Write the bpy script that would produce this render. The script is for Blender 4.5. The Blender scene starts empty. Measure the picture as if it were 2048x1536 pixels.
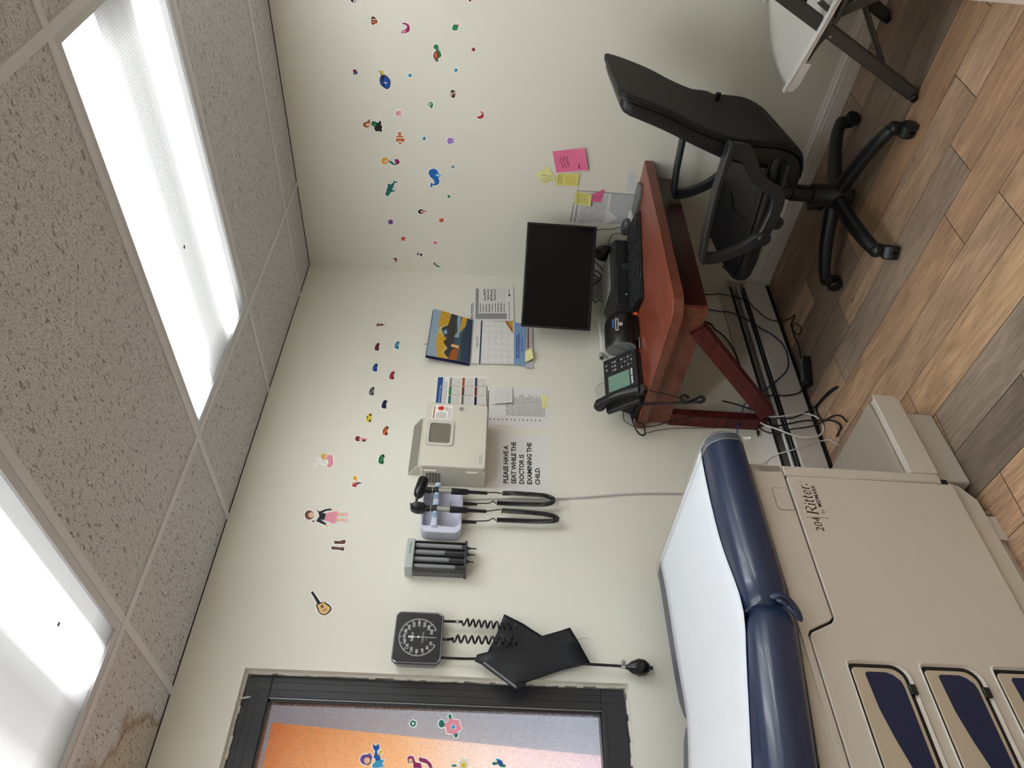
import bpy, bmesh, math, random
from mathutils import Vector, Matrix
R_ = math.radians
scene = bpy.context.scene
C = scene.collection

# ---------------------------------------------------------------- camera
# the photograph lies on its side: the camera is rolled a quarter turn
RIGHT = Vector((0.7288, -0.6821, 0.0601)); DOWN = Vector((0.0122, -0.0748, -0.9971)); FWD = Vector((0.6847, 0.7274, -0.0462))
cam = bpy.data.cameras.new('camera'); cam.sensor_width = 36.0; cam.lens = 1473.457 / 2048 * 36
cam.clip_start = 0.05
co = bpy.data.objects.new('camera', cam); C.objects.link(co)
mat = Matrix((DOWN, RIGHT, -FWD)).transposed().to_4x4(); mat.translation = Vector((-2.890, -2.3022, 1.4097))
co.matrix_world = mat
scene.camera = co
# ---------------------------------------------------------------- light and exposure
scene.view_settings.view_transform = 'Standard'; scene.view_settings.look = 'None'
scene.view_settings.exposure = -0.02; scene.view_settings.gamma = 1.0
LAMP = 13.6; SKY = 9.0
world = bpy.data.worlds.new('world'); scene.world = world; world.use_nodes = True
wn = world.node_tree.nodes; bg = wn['Background']; bg.inputs[0].default_value = (0.80, 0.90, 1.0, 1); bg.inputs[1].default_value = SKY
def area(name, loc, rot, sx, sy, energy, col, portal=False):
    l = bpy.data.lights.new(name, 'AREA'); l.shape = 'RECTANGLE'; l.size = sx; l.size_y = sy; l.energy = energy; l.color = col
    o = bpy.data.objects.new(name, l); C.objects.link(o); o.location = loc; o.rotation_euler = rot
    if portal: l.cycles.is_portal = True
    return o
area('daylight_portal', (-2.62, 0.20, 1.48), (R_(90), 0, 0), 1.2, 1.2, 1, (1, 1, 1), True)

# ---------------------------------------------------------------- materials
MATS = {}
def srgb(h):
    if isinstance(h, str):
        h = h.lstrip('#'); v = [int(h[i:i+2], 16) / 255 for i in (0, 2, 4)]
    else: v = [c / 255 for c in h]
    return tuple((c / 12.92 if c <= 0.04045 else ((c + 0.055) / 1.055) ** 2.4) for c in v) + (1,)
def M(name, col=None, rough=0.5, metal=0.0, spec=0.5, noise=0.0, nscale=40.0, bump=0.0, bscale=200.0, emit=0.0, alpha=1.0, trans=0.0, coat=0.0):
    if name in MATS: return MATS[name]
    m = bpy.data.materials.new(name); m.use_nodes = True; nt = m.node_tree; b = nt.nodes['Principled BSDF']
    c = srgb(col) if not (isinstance(col, tuple) and len(col) == 4) else col
    b.inputs['Base Color'].default_value = c; b.inputs['Roughness'].default_value = rough; b.inputs['Metallic'].default_value = metal
    b.inputs['Specular IOR Level'].default_value = spec; b.inputs['Alpha'].default_value = alpha
    b.inputs['Transmission Weight'].default_value = trans; b.inputs['Coat Weight'].default_value = coat
    if emit: b.inputs['Emission Color'].default_value = c; b.inputs['Emission Strength'].default_value = emit
    tc = nt.nodes.new('ShaderNodeTexCoord')
    if noise:
        n = nt.nodes.new('ShaderNodeTexNoise'); n.inputs['Scale'].default_value = nscale; n.inputs['Detail'].default_value = 4
        mx = nt.nodes.new('ShaderNodeMix'); mx.data_type = 'RGBA'; mx.blend_type = 'MULTIPLY'; mx.inputs[0].default_value = 1
        rp = nt.nodes.new('ShaderNodeMapRange'); rp.inputs[3].default_value = 1 - noise; rp.inputs[4].default_value = 1 + noise
        nt.links.new(tc.outputs['Object'], n.inputs['Vector']); nt.links.new(n.outputs['Fac'], rp.inputs[0])
        mx.inputs[6].default_value = c; nt.links.new(rp.outputs[0], mx.inputs[7]); nt.links.new(mx.outputs[2], b.inputs['Base Color'])
    if bump:
        n2 = nt.nodes.new('ShaderNodeTexNoise'); n2.inputs['Scale'].default_value = bscale; n2.inputs['Detail'].default_value = 3
        bp = nt.nodes.new('ShaderNodeBump'); bp.inputs['Strength'].default_value = bump; bp.inputs['Distance'].default_value = 0.002
        nt.links.new(tc.outputs['Object'], n2.inputs['Vector']); nt.links.new(n2.outputs['Fac'], bp.inputs['Height']); nt.links.new(bp.outputs[0], b.inputs['Normal'])
    MATS[name] = m; return m
def nodes_mat(name):
    m = bpy.data.materials.new(name); m.use_nodes = True; MATS[name] = m
    return m, m.node_tree, m.node_tree.nodes['Principled BSDF']

# ---------------------------------------------------------------- mesh helper
class MB:
    def __init__(s): s.v = []; s.f = []; s.m = []; s.mats = []; s.X = Matrix.Identity(4)
    def mi(s, mat):
        if mat not in s.mats: s.mats.append(mat)
        return s.mats.index(mat)
    def add(s, vs, fs, mat):
        o = len(s.v); k = s.mi(mat); s.v += [tuple(s.X @ Vector(v)) for v in vs]
        s.f += [tuple(i + o for i in f) for f in fs]; s.m += [k] * len(fs); return s
    def box(s, x0, x1, y0, y1, z0, z1, mat):
        vs = [(x, y, z) for x in (x0, x1) for y in (y0, y1) for z in (z0, z1)]
        return s.add(vs, [(0, 1, 3, 2), (4, 6, 7, 5), (0, 4, 5, 1), (2, 3, 7, 6), (0, 2, 6, 4), (1, 5, 7, 3)], mat)
    def prism(s, pts, a, b, mat, axis='z'):
        # polygon extruded along an axis from a to b
        def P(p, t): return {'z': (p[0], p[1], t), 'y': (p[0], t, p[1]), 'x': (t, p[0], p[1])}[axis]
        n = len(pts); vs = [P(p, a) for p in pts] + [P(p, b) for p in pts]
        fs = [tuple(range(n)), tuple(range(2 * n - 1, n - 1, -1))] + [(i, (i + 1) % n, n + (i + 1) % n, n + i) for i in range(n)]
        return s.add(vs, fs, mat)
    def loft(s, rings, mat, cap=True, closed=False):
        n = len(rings[0]); vs = [p for r in rings for p in r]; fs = []
        m = len(rings)
        for i in range(m if closed else m - 1):
            j = (i + 1) % m
            fs += [(i * n + k, i * n + (k + 1) % n, j * n + (k + 1) % n, j * n + k) for k in range(n)]
        if cap and not closed: fs += [tuple(range(n - 1, -1, -1)), tuple((m - 1) * n + k for k in range(n))]
        return s.add(vs, fs, mat)
    def tube(s, pts, r, mat, n=8, closed=False, flat=None):
        pts = [Vector(p) for p in pts]; rings = []; prev = None; m = len(pts)
        rr = r if isinstance(r, (list, tuple)) else [r] * m
        for i, p in enumerate(pts):
            if closed: t = (pts[(i + 1) % m] - pts[i - 1])
            else: t = (pts[min(i + 1, m - 1)] - pts[max(i - 1, 0)])
            t = t.normalized() if t.length > 1e-9 else Vector((0, 0, 1))
            if prev is None:
                a = Vector((0, 0, 1)) if abs(t.z) < 0.9 else Vector((1, 0, 0)); u = t.cross(a).normalized()
            else:
                u = prev - t * prev.dot(t); u = u.normalized() if u.length > 1e-6 else t.orthogonal().normalized()
            prev = u; w = t.cross(u)
            fx, fy = flat or (1, 1)
            rings.append([tuple(p + (u * math.cos(q) * fx + w * math.sin(q) * fy) * rr[i]) for q in [2 * math.pi * k / n for k in range(n)]])
        return s.loft(rings, mat, closed=closed)
    def bar(s, a, b, w, h, mat, up=(0, 0, 1)):
        a = Vector(a); b = Vector(b); t = (b - a).normalized(); up = Vector(up)
        u = t.cross(up).normalized(); v = u.cross(t)
        r = [[tuple(p + u * x * w / 2 + v * y * h / 2) for x, y in ((-1, -1), (1, -1), (1, 1), (-1, 1))] for p in (a, b)]
        return s.loft(r, mat)
    def lathe(s, prof, mat, o=(0, 0, 0), axis=(0, 0, 1), n=20):
        ax = Vector(axis).normalized(); u = ax.orthogonal().normalized(); w = ax.cross(u); o = Vector(o)
        rings = [[tuple(o + ax * h + (u * math.cos(q) + w * math.sin(q)) * max(r, 1e-5)) for q in [2 * math.pi * k / n for k in range(n)]] for r, h in prof]
        return s.loft(rings, mat)
    def build(s, name, parent=None, bevel=0, seg=2, smooth=35, sub=0, recalc=True, local=False):
        me = bpy.data.meshes.new(name)
        vs = s.v
        if parent is not None and not local:
            inv = ROOT[parent.name].inverted(); vs = [tuple(inv @ Vector(v)) for v in vs]
        me.from_pydata(vs, [], s.f)
        for m in s.mats: me.materials.append(m)
        me.polygons.foreach_set('material_index', s.m)
        if recalc:
            bm = bmesh.new(); bm.from_mesh(me); bmesh.ops.recalc_face_normals(bm, faces=bm.faces); bm.to_mesh(me); bm.free()
        if smooth:
            me.polygons.foreach_set('use_smooth', [True] * len(me.polygons)); me.set_sharp_from_angle(angle=R_(smooth))
        me.update()
        o = bpy.data.objects.new(name, me); C.objects.link(o)
        if parent is not None: o.parent = parent; ROOT[o.name] = ROOT[parent.name]
        else: ROOT[o.name] = Matrix.Identity(4)
        if bevel:
            b = o.modifiers.new('bevel', 'BEVEL'); b.width = bevel; b.segments = seg; b.limit_method = 'ANGLE'; b.angle_limit = R_(40)
        if sub:
            b = o.modifiers.new('sub', 'SUBSURF'); b.levels = sub; b.render_levels = sub
        return o
ROOT = {}
def tag(o, label, cat, group=None):
    o['label'] = label; o['category'] = cat
    if group: o['group'] = group
    return o
def thing(name, label, cat, loc=(0, 0, 0), rz=0.0, group=None):
    o = bpy.data.objects.new(name, None); C.objects.link(o); o.location = loc; o.rotation_euler = (0, 0, rz); o.empty_display_size = 0.05
    ROOT[o.name] = Matrix.Translation(Vector(loc)) @ Matrix.Rotation(rz, 4, 'Z')
    return tag(o, label, cat, group)
def struct(o): o['kind'] = 'structure'; return o
def bxo(name, b, m, parent=None, bevel=0, **k): return MB().box(*b, m).build(name, parent, bevel=bevel, **k)
def rrect(x0, x1, y0, y1, r, n=5):
    out = []
    for cx, cy, a in ((x1 - r, y0 + r, -90), (x1 - r, y1 - r, 0), (x0 + r, y1 - r, 90), (x0 + r, y0 + r, 180)):
        out += [(cx + r * math.cos(R_(a + 90 * i / n)), cy + r * math.sin(R_(a + 90 * i / n))) for i in range(n + 1)]
    return out
def spline(pts, k=6):
    P = [Vector(p) for p in pts]; out = []
    for i in range(len(P) - 1):
        a = P[max(i - 1, 0)]; b = P[i]; c = P[i + 1]; d = P[min(i + 2, len(P) - 1)]
        for j in range(k):
            t = j / k
            out.append(0.5 * ((2 * b) + (c - a) * t + (2 * a - 5 * b + 4 * c - d) * t * t + (3 * b - a - 3 * c + d) * t ** 3))
    out.append(P[-1]); return out
def coil(path, r, turns_per_m, wire, mat, mb, k=12):
    P = [Vector(p) for p in path]; L = [0]
    for i in range(1, len(P)): L.append(L[-1] + (P[i] - P[i - 1]).length)
    n = int(L[-1] * turns_per_m * k); pts = []; u = None; i = 0
    for j in range(n + 1):
        d = L[-1] * j / n
        while i < len(P) - 2 and L[i + 1] < d: i += 1
        seg = P[i + 1] - P[i]; t = (d - L[i]) / max(seg.length, 1e-9); p = P[i] + seg * t; tn = seg.normalized()
        if u is None: u = tn.orthogonal().normalized()
        u = (u - tn * u.dot(tn)).normalized(); w = tn.cross(u); q = 2 * math.pi * j / k
        pts.append(p + (u * math.cos(q) + w * math.sin(q)) * r)
    return mb.tube(pts, wire, mat, n=5)
_TX = {}
def text_polys(s, size=1.0, shear=0.0, bold=0.0, space=1.0):
    key = (s, shear, bold, space)
    if key not in _TX:
        cu = bpy.data.curves.new('t', 'FONT'); cu.body = s; cu.size = 1.0; cu.shear = shear; cu.offset = bold; cu.space_character = space; cu.resolution_u = 2
        o = bpy.data.objects.new('t', cu); C.objects.link(o)
        me = bpy.data.meshes.new_from_object(o.evaluated_get(bpy.context.evaluated_depsgraph_get())) if False else None
        bpy.context.view_layer.update(); dg = bpy.context.evaluated_depsgraph_get(); me = o.evaluated_get(dg).to_mesh()
        _TX[key] = ([(v.co.x, v.co.y) for v in me.vertices], [tuple(p.vertices) for p in me.polygons])
        o.evaluated_get(dg).to_mesh_clear(); bpy.data.objects.remove(o); bpy.data.curves.remove(cu)
    vs, fs = _TX[key]
    return [(x * size, y * size) for x, y in vs], fs
def put_text(mb, s, fn, mat, size=1.0, **k):
    vs, fs = text_polys(s, size, **k); mb.add([fn(x, y) for x, y in vs], fs, mat)
# ================================================================ the room
H = 2.2677; T = 0.6096; GX = 0.2334; GY = 0.4537
XL, YF = -3.75, -3.75
wallm = M('cream_wall_paint', '#E0DED2', 0.62, noise=0.025, nscale=3.0, bump=0.12, bscale=90)
trimw = M('white_trim_paint', '#E8E4DE', 0.35, bump=0.05, bscale=60)
# floor: planks with a colour of their own each
fm, nt, b = nodes_mat('wood_plank_floor')
att = nt.nodes.new('ShaderNodeAttribute'); att.attribute_name = 'plank'
tc = nt.nodes.new('ShaderNodeTexCoord'); mp = nt.nodes.new('ShaderNodeMapping'); mp.inputs['Scale'].default_value = (34, 2.4, 1)
sepc = nt.nodes.new('ShaderNodeSeparateColor'); addv = nt.nodes.new('ShaderNodeVectorMath'); addv.operation = 'ADD'
att2 = nt.nodes.new('ShaderNodeAttribute'); att2.attribute_name = 'shift'
nt.links.new(tc.outputs['Object'], addv.inputs[0]); nt.links.new(att2.outputs['Color'], addv.inputs[1]); nt.links.new(addv.outputs[0], mp.inputs['Vector'])
n1 = nt.nodes.new('ShaderNodeTexNoise'); n1.inputs['Scale'].default_value = 3.2; n1.inputs['Detail'].default_value = 9; n1.inputs['Roughness'].default_value = 0.68; n1.inputs['Distortion'].default_value = 0.35
nt.links.new(mp.outputs[0], n1.inputs['Vector'])
mp2 = nt.nodes.new('ShaderNodeMapping'); mp2.inputs['Scale'].default_value = (7, 2.2, 1); nt.links.new(addv.outputs[0], mp2.inputs['Vector'])
n2 = nt.nodes.new('ShaderNodeTexNoise'); n2.inputs['Scale'].default_value = 1.6; n2.inputs['Detail'].default_value = 5; n2.inputs['Distortion'].default_value = 0.5; nt.links.new(mp2.outputs[0], n2.inputs['Vector'])
cr = nt.nodes.new('ShaderNodeValToRGB'); cr.color_ramp.elements[0].position = 0.28; cr.color_ramp.elements[0].color = (0.48, 0.43, 0.39, 1); cr.color_ramp.elements[1].position = 0.62; cr.color_ramp.elements[1].color = (1.12, 1.12, 1.12, 1)
nt.links.new(n1.outputs['Fac'], cr.inputs[0])
cr2 = nt.nodes.new('ShaderNodeValToRGB'); cr2.color_ramp.elements[0].position = 0.3; cr2.color_ramp.elements[0].color = (0.72, 0.70, 0.68, 1); cr2.color_ramp.elements[1].position = 0.7; cr2.color_ramp.elements[1].color = (1.18, 1.16, 1.12, 1)
nt.links.new(n2.outputs['Fac'], cr2.inputs[0])
mA = nt.nodes.new('ShaderNodeMix'); mA.data_type = 'RGBA'; mA.blend_type = 'MULTIPLY'; mA.inputs[0].default_value = 0.75
mB = nt.nodes.new('ShaderNodeMix'); mB.data_type = 'RGBA'; mB.blend_type = 'MULTIPLY'; mB.inputs[0].default_value = 0.85
nt.links.new(att.outputs['Color'], mA.inputs[6]); nt.links.new(cr.outputs[0], mA.inputs[7]); nt.links.new(mA.outputs[2], mB.inputs[6]); nt.links.new(cr2.outputs[0], mB.inputs[7])
# small dark knots
vo = nt.nodes.new('ShaderNodeTexVoronoi'); vo.inputs['Scale'].default_value = 4.5; mp3 = nt.nodes.new('ShaderNodeMapping'); mp3.inputs['Scale'].default_value = (1.6, 0.7, 1); nt.links.new(addv.outputs[0], mp3.inputs['Vector']); nt.links.new(mp3.outputs[0], vo.inputs['Vector'])
kr = nt.nodes.new('ShaderNodeMapRange'); kr.inputs[1].default_value = 0.015; kr.inputs[2].default_value = 0.06; kr.inputs[3].default_value = 0.25; kr.inputs[4].default_value = 1.0; nt.links.new(vo.outputs['Distance'], kr.inputs[0])
mC = nt.nodes.new('ShaderNodeMix'); mC.data_type = 'RGBA'; mC.blend_type = 'MULTIPLY'; mC.inputs[0].default_value = 1; nt.links.new(mB.outputs[2], mC.inputs[6]); nt.links.new(kr.outputs[0], mC.inputs[7])
mp4 = nt.nodes.new('ShaderNodeMapping'); mp4.inputs['Scale'].default_value = (120, 7, 1); nt.links.new(addv.outputs[0], mp4.inputs['Vector'])
n4 = nt.nodes.new('ShaderNodeTexNoise'); n4.inputs['Scale'].default_value = 2.0; n4.inputs['Detail'].default_value = 6; n4.inputs['Roughness'].default_value = .75; n4.inputs['Distortion'].default_value = .4; nt.links.new(mp4.outputs[0], n4.inputs['Vector'])
r4 = nt.nodes.new('ShaderNodeMapRange'); r4.inputs[1].default_value = .30; r4.inputs[2].default_value = .52; r4.inputs[3].default_value = .55; r4.inputs[4].default_value = 1.06; nt.links.new(n4.outputs['Fac'], r4.inputs[0])
mp5 = nt.nodes.new('ShaderNodeMapping'); mp5.inputs['Scale'].default_value = (9, 3.2, 1); nt.links.new(addv.outputs[0], mp5.inputs['Vector'])
n5 = nt.nodes.new('ShaderNodeTexNoise'); n5.inputs['Scale'].default_value = 1.4; n5.inputs['Detail'].default_value = 3; nt.links.new(mp5.outputs[0], n5.inputs['Vector'])
r5 = nt.nodes.new('ShaderNodeMapRange'); r5.inputs[1].default_value = .42; r5.inputs[2].default_value = .62; nt.links.new(n5.outputs['Fac'], r5.inputs[0])
mD = nt.nodes.new('ShaderNodeMix'); mD.data_type = 'RGBA'; mD.blend_type = 'MULTIPLY'; nt.links.new(r5.outputs[0], mD.inputs[0]); nt.links.new(mC.outputs[2], mD.inputs[6]); nt.links.new(r4.outputs[0], mD.inputs[7])
nt.links.new(mD.outputs[2], b.inputs['Base Color']); b.inputs['Roughness'].default_value = 0.42; b.inputs['Specular IOR Level'].default_value = 0.35
bp = nt.nodes.new('ShaderNodeBump'); bp.inputs['Strength'].default_value = 0.25; bp.inputs['Distance'].default_value = 0.001; nt.links.new(n1.outputs['Fac'], bp.inputs['Height']); nt.links.new(bp.outputs[0], b.inputs['Normal'])
PW = 0.1525; PL = 0.914
rnd = random.Random(11)
PAL = ['#A8805C', '#A27A58', '#B08A66', '#8E7460', '#7E6A5C', '#9A8672', '#AC8458', '#947660', '#75604F', '#A58464']
# rows counted from the row edge at x = -0.777; known butt joints per row
JT = {0: -1.253, -1: -0.49, -2: -0.69, -3: -1.272, 1: -1.10, 2: -1.28, 3: -0.62, 4: -0.687, 5: -1.023}
vs, fs, cols, shf = [], [], [], []
G = 0.0012
for r in range(-6, 20):
    x1 = -0.777 - PW * r; x0 = x1 - PW
    j = JT.get(r, rnd.uniform(-1.8, -0.6)); y = j
    while y > YF: y -= PL
    while y < 0.05:
        c = srgb(rnd.choice(PAL)); sh = (rnd.uniform(0, 9), rnd.uniform(0, 9), rnd.uniform(0, 9), 1)
        key = (r, round((y - j) / PL))
        fx = {(0, -1): '#A88058', (0, 0): '#8C7664', (-1, 0): '#7C6858', (-1, -1): '#A08060', (1, -1): '#A57E58', (1, 0): '#A57E58', (2, -1): '#B08860', (2, 0): '#A88462', (3, -1): '#B48C60', (3, 0): '#A47C5A', (4, -1): '#8A7868', (4, 0): '#A88460', (5, 0): '#6E6052', (5, -1): '#B48C62', (6, 0): '#A8805A', (6, -1): '#A8805A', (7, -1): '#7C6A5E', (-2, -1): '#A07850', (-2, 0): '#7A6656', (-3, -1): '#74604F', (-3, 0): '#7C6650', (-4, -1): '#7A6656', (-4, 0): '#86705A'}.get(key)
        if fx: c = srgb(fx)
        g_ = sum(c[:3]) / 3; c = tuple(min(1, (v * .66 + g_ * .34 * w_) * 1.42) for v, w_ in zip(c[:3], (1.0, .98, .92))) + (1,)
        o = len(vs); vs += [(x0 + G, y + G, 0), (x1 - G, y + G, 0), (x1 - G, y + PL - G, 0), (x0 + G, y + PL - G, 0)]
        fs.append((o, o + 1, o + 2, o + 3)); cols.append(c); shf.append(sh); y += PL
fme = bpy.data.meshes.new('floor'); o0 = len(vs)
vs += [(XL - .1, YF - .1, -0.002), (0.1, YF - .1, -0.002), (0.1, 0.1, -0.002), (XL - .1, 0.1, -0.002)]; fs.append((o0, o0 + 1, o0 + 2, o0 + 3)); cols.append(srgb('#2A211B')); shf.append((0, 0, 0, 1))
fme.from_pydata(vs, [], fs); fme.materials.append(fm)
for nm, dat in (('plank', cols), ('shift', shf)):
    at = fme.attributes.new(nm, 'FLOAT_COLOR', 'FACE')
    for i, c in enumerate(dat): at.data[i].color = c
fo = bpy.data.objects.new('floor', fme); C.objects.link(fo); struct(fo)

# ceiling tiles
cm, nt, b = nodes_mat('fissured_ceiling_tile')
tc = nt.nodes.new('ShaderNodeTexCoord')
def fiss(scale, stretch, lo, hi, rot):
    mp = nt.nodes.new('ShaderNodeMapping'); mp.inputs['Scale'].default_value = stretch; mp.inputs['Rotation'].default_value = (0, 0, rot); nt.links.new(tc.outputs['Object'], mp.inputs['Vector'])
    n = nt.nodes.new('ShaderNodeTexNoise'); n.inputs['Scale'].default_value = scale; n.inputs['Detail'].default_value = 2.5; n.inputs['Distortion'].default_value = 0.6; nt.links.new(mp.outputs[0], n.inputs['Vector'])
    r = nt.nodes.new('ShaderNodeMapRange'); r.inputs[1].default_value = lo; r.inputs[2].default_value = hi; nt.links.new(n.outputs['Fac'], r.inputs[0]); return r
f1 = fiss(115, (1, 0.42, 1), 0.30, 0.40, 0.3); f2 = fiss(420, (1, 0.7, 1), 0.28, 0.42, 0.0)
mn = nt.nodes.new('ShaderNodeMath'); mn.operation = 'MINIMUM'; nt.links.new(f1.outputs[0], mn.inputs[0]); nt.links.new(f2.outputs[0], mn.inputs[1])
mx = nt.nodes.new('ShaderNodeMix'); mx.data_type = 'RGBA'; mx.inputs[6].default_value = srgb('#8E8B87'); mx.inputs[7].default_value = srgb('#CFCFCF'); nt.links.new(mn.outputs[0], mx.inputs[0])
# brown water stain at the window end
st = nt.nodes.new('ShaderNodeVectorMath'); st.operation = 'DISTANCE'; nt.links.new(tc.outputs['Object'], st.inputs[0]); st.inputs[1].default_value = (-2.62, 0.05, H)
sn = nt.nodes.new('ShaderNodeTexNoise'); sn.inputs['Scale'].default_value = 9; nt.links.new(tc.outputs['Object'], sn.inputs['Vector'])
sa = nt.nodes.new('ShaderNodeMath'); sa.operation = 'MULTIPLY_ADD'; sa.inputs[1].default_value = 0.22; nt.links.new(sn.outputs['Fac'], sa.inputs[0]); nt.links.new(st.outputs['Value'], sa.inputs[2])
sr = nt.nodes.new('ShaderNodeValToRGB'); e = sr.color_ramp.elements; e[0].position = 0.50; e[0].color = (0.88, 0.80, 0.66, 1); e[1].position = 0.60; e[1].color = (1, 1, 1, 1); k = e.new(0.565); k.color = (0.60, 0.46, 0.32, 1); k = e.new(0.545); k.color = (0.86, 0.78, 0.66, 1)
nt.links.new(sa.outputs[0], sr.inputs[0]); ms = nt.nodes.new('ShaderNodeMix'); ms.data_type = 'RGBA'; ms.blend_type = 'MULTIPLY'; ms.inputs[0].default_value = 1; nt.links.new(mx.outputs[2], ms.inputs[6]); nt.links.new(sr.outputs[0], ms.inputs[7])
nt.links.new(ms.outputs[2], b.inputs['Base Color']); b.inputs['Roughness'].default_value = 0.9
bp = nt.nodes.new('ShaderNodeBump'); bp.inputs['Strength'].default_value = 0.9; bp.inputs['Distance'].default_value = 0.003; nt.links.new(mn.outputs[0], bp.inputs['Height']); nt.links.new(bp.outputs[0], b.inputs['Normal'])
xs = [0.0 - GX - T * k for k in range(-1, 7)]; ys = [-GY - 2 * T * k for k in range(-1, 4)]
LIGHTS = {(1, 0), (3, 0)}     # cells (x index, y index) that hold a lamp
mb = MB()
xe = [0.0] + [x for x in xs if -0.01 > x > XL] + [XL]; ye = [0.0] + [y for y in ys if -0.01 > y > YF] + [YF]
cells = []
for i in range(len(xe) - 1):
    for j in range(len(ye) - 1):
        x1, x0, y1, y0 = xe[i], xe[i + 1], ye[j], ye[j + 1]
        lamp = (j == 1 and i in (2, 4)) or (j == 2 and i in (1, 4))  # row further back: unseen fill panels added to brighten walls and table
        if lamp: cells.append((x0, x1, y0, y1)); continue
        mb.box(x0, x1, y0, y1, H + 0.002, H + 0.03, cm)
struct(mb.build('ceiling', smooth=0))
tee = M('ceiling_tee', '#D2D2D2', 0.4)
tb = MB(); W2 = 0.012
for x in xe[1:-1]: tb.box(x - W2, x + W2, YF, 0, H - 0.002, H + 0.004, tee)
for y in ye[1:-1]: tb.box(XL, 0, y - W2, y + W2, H - 0.0025, H + 0.004, tee)
gapm = M('ceiling_gap', '#1E1A17', .9); tb.box(-0.0022, 0, YF, 0, H - 0.0012, H + 0.004, gapm); tb.box(XL, 0, -0.0022, 0, H - 0.0012, H + 0.004, gapm)
struct(tb.build('trim_1', smooth=0))
# recessed fluorescent panels
def diffuser_mat(name, xc, s, a):
    m, nt, b = nodes_mat(name)
    tc = nt.nodes.new('ShaderNodeTexCoord'); sp = nt.nodes.new('ShaderNodeSeparateXYZ'); nt.links.new(tc.outputs['Object'], sp.inputs[0])
    out = None
    # two tubes behind the prismatic lens: brighter along each tube
    cr = nt.nodes.new('ShaderNodeValToRGB'); e = cr.color_ramp.elements; e[0].position = 0; e[0].color = (.07,) * 3 + (1,); e[1].position = 1; e[1].color = (.045,) * 3 + (1,)
    for p, v in ((.06, .30), (.14, 1.6), (.24, 1.5), (.34, .10), (.43, .058), (.55, .050), (.62, .062), (.70, .25), (.76, 1.5), (.82, .6), (.88, .055)):
        k = e.new(p); k.color = (v, v, v, 1)
    mr = nt.nodes.new('ShaderNodeMapRange'); mr.inputs[1].default_value = -T / 2; mr.inputs[2].default_value = T / 2; nt.links.new(sp.outputs['X'], mr.inputs[0]); nt.links.new(mr.outputs[0], cr.inputs[0])
    w = nt.nodes.new('ShaderNodeTexWave'); w.bands_direction = 'DIAGONAL'; w.inputs['Scale'].default_value = 55; nt.links.new(tc.outputs['Object'], w.inputs['Vector'])
    w2 = nt.nodes.new('ShaderNodeTexWave'); w2.bands_direction = 'Y'; w2.inputs['Scale'].default_value = 40; nt.links.new(tc.outputs['Object'], w2.inputs['Vector'])
    ad = nt.nodes.new('ShaderNodeMapRange'); ad.inputs[3].default_value = 0.86; ad.inputs[4].default_value = 1.08; nt.links.new(w2.outputs['Fac'], ad.inputs[0])
    mu = nt.nodes.new('ShaderNodeMath'); mu.operation = 'MULTIPLY'; nt.links.new(cr.outputs[0], mu.inputs[0]); nt.links.new(ad.outputs[0], mu.inputs[1])
    # tubes stop short of both ends
    ab = nt.nodes.new('ShaderNodeMath'); ab.operation = 'ABSOLUTE'; nt.links.new(sp.outputs['Y'], ab.inputs[0])
    er = nt.nodes.new('ShaderNodeMapRange'); er.inputs[1].default_value = 0.46; er.inputs[2].default_value = 0.60; er.inputs[3].default_value = 1.0; er.inputs[4].default_value = 0.05; nt.links.new(ab.outputs[0], er.inputs[0])
    m2 = nt.nodes.new('ShaderNodeMath'); m2.operation = 'MULTIPLY'; nt.links.new(mu.outputs[0], m2.inputs[0]); nt.links.new(er.outputs[0], m2.inputs[1])
    m3 = nt.nodes.new('ShaderNodeMath'); m3.operation = 'MULTIPLY'; m3.inputs[1].default_value = s; nt.links.new(m2.outputs[0], m3.inputs[0])
    b.inputs['Base Color'].default_value = (.25, .25, .25, 1); b.inputs['Emission Color'].default_value = a; nt.links.new(m3.outputs[0], b.inputs['Emission Strength']); b.inputs['Roughness'].default_value = 0.3
    return m
LENS = [diffuser_mat('prismatic_lens_%d' % k, 0, LAMP * f, (0.96, 0.99, 1.0, 1)) for k, f in enumerate((1.0, .80, 1.9, 1.0))]  # last two strengths drive the added fill panels
fr = M('lamp_frame_enamel', '#C4C4C4', 0.35)
cells.sort(key=lambda c: (-c[3], -c[0]))
for n_, (x0, x1, y0, y1) in enumerate(cells):
    xc, yc = (x0 + x1) / 2, (y0 + y1) / 2
    t = thing('ceiling_light', ['recessed fluorescent ceiling panel nearer the sea creature wall, seen whole length', 'recessed fluorescent ceiling panel nearer the window, cut by the photo edge', 'added fill ceiling panel, out of view by the right wall', 'added fill ceiling panel, out of view over the viewer'][n_], 'ceiling light', (xc, yc, H), 0, 'ceiling panel lights')
    mb = MB(); a, bb = W2, 0.034
    for q in ((x0 + a, x0 + bb, y0 + a, y1 - a), (x1 - bb, x1 - a, y0 + a, y1 - a), (x0 + bb, x1 - bb, y0 + a, y0 + bb), (x0 + bb, x1 - bb, y1 - bb, y1 - a)):
        mb.box(*q, H - 0.001, H + 0.02, fr)
    mb.build('lamp_frame', t, bevel=0.001)
    MB().box(x0 + bb - .002, x1 - bb + .002, y0 + bb - .002, y1 - bb + .002, H + 0.006, H + 0.010, LENS[n_]).build('diffuser', t, smooth=0)
    mb = MB(); spot = M('dead_fly_brown', '#8A847C', .8)
    for q in (((-.02, .10),), ((.17, .33),), ((.1, .1),), ((.1, .2),))[n_]:
        mb.lathe([(0.0, 0), (.006, .0005), (.006, .001), (0, .0015)], spot, (xc + q[0], yc + q[1], H + 0.0045), n=8)
    mb.build('speck', t)

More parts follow.
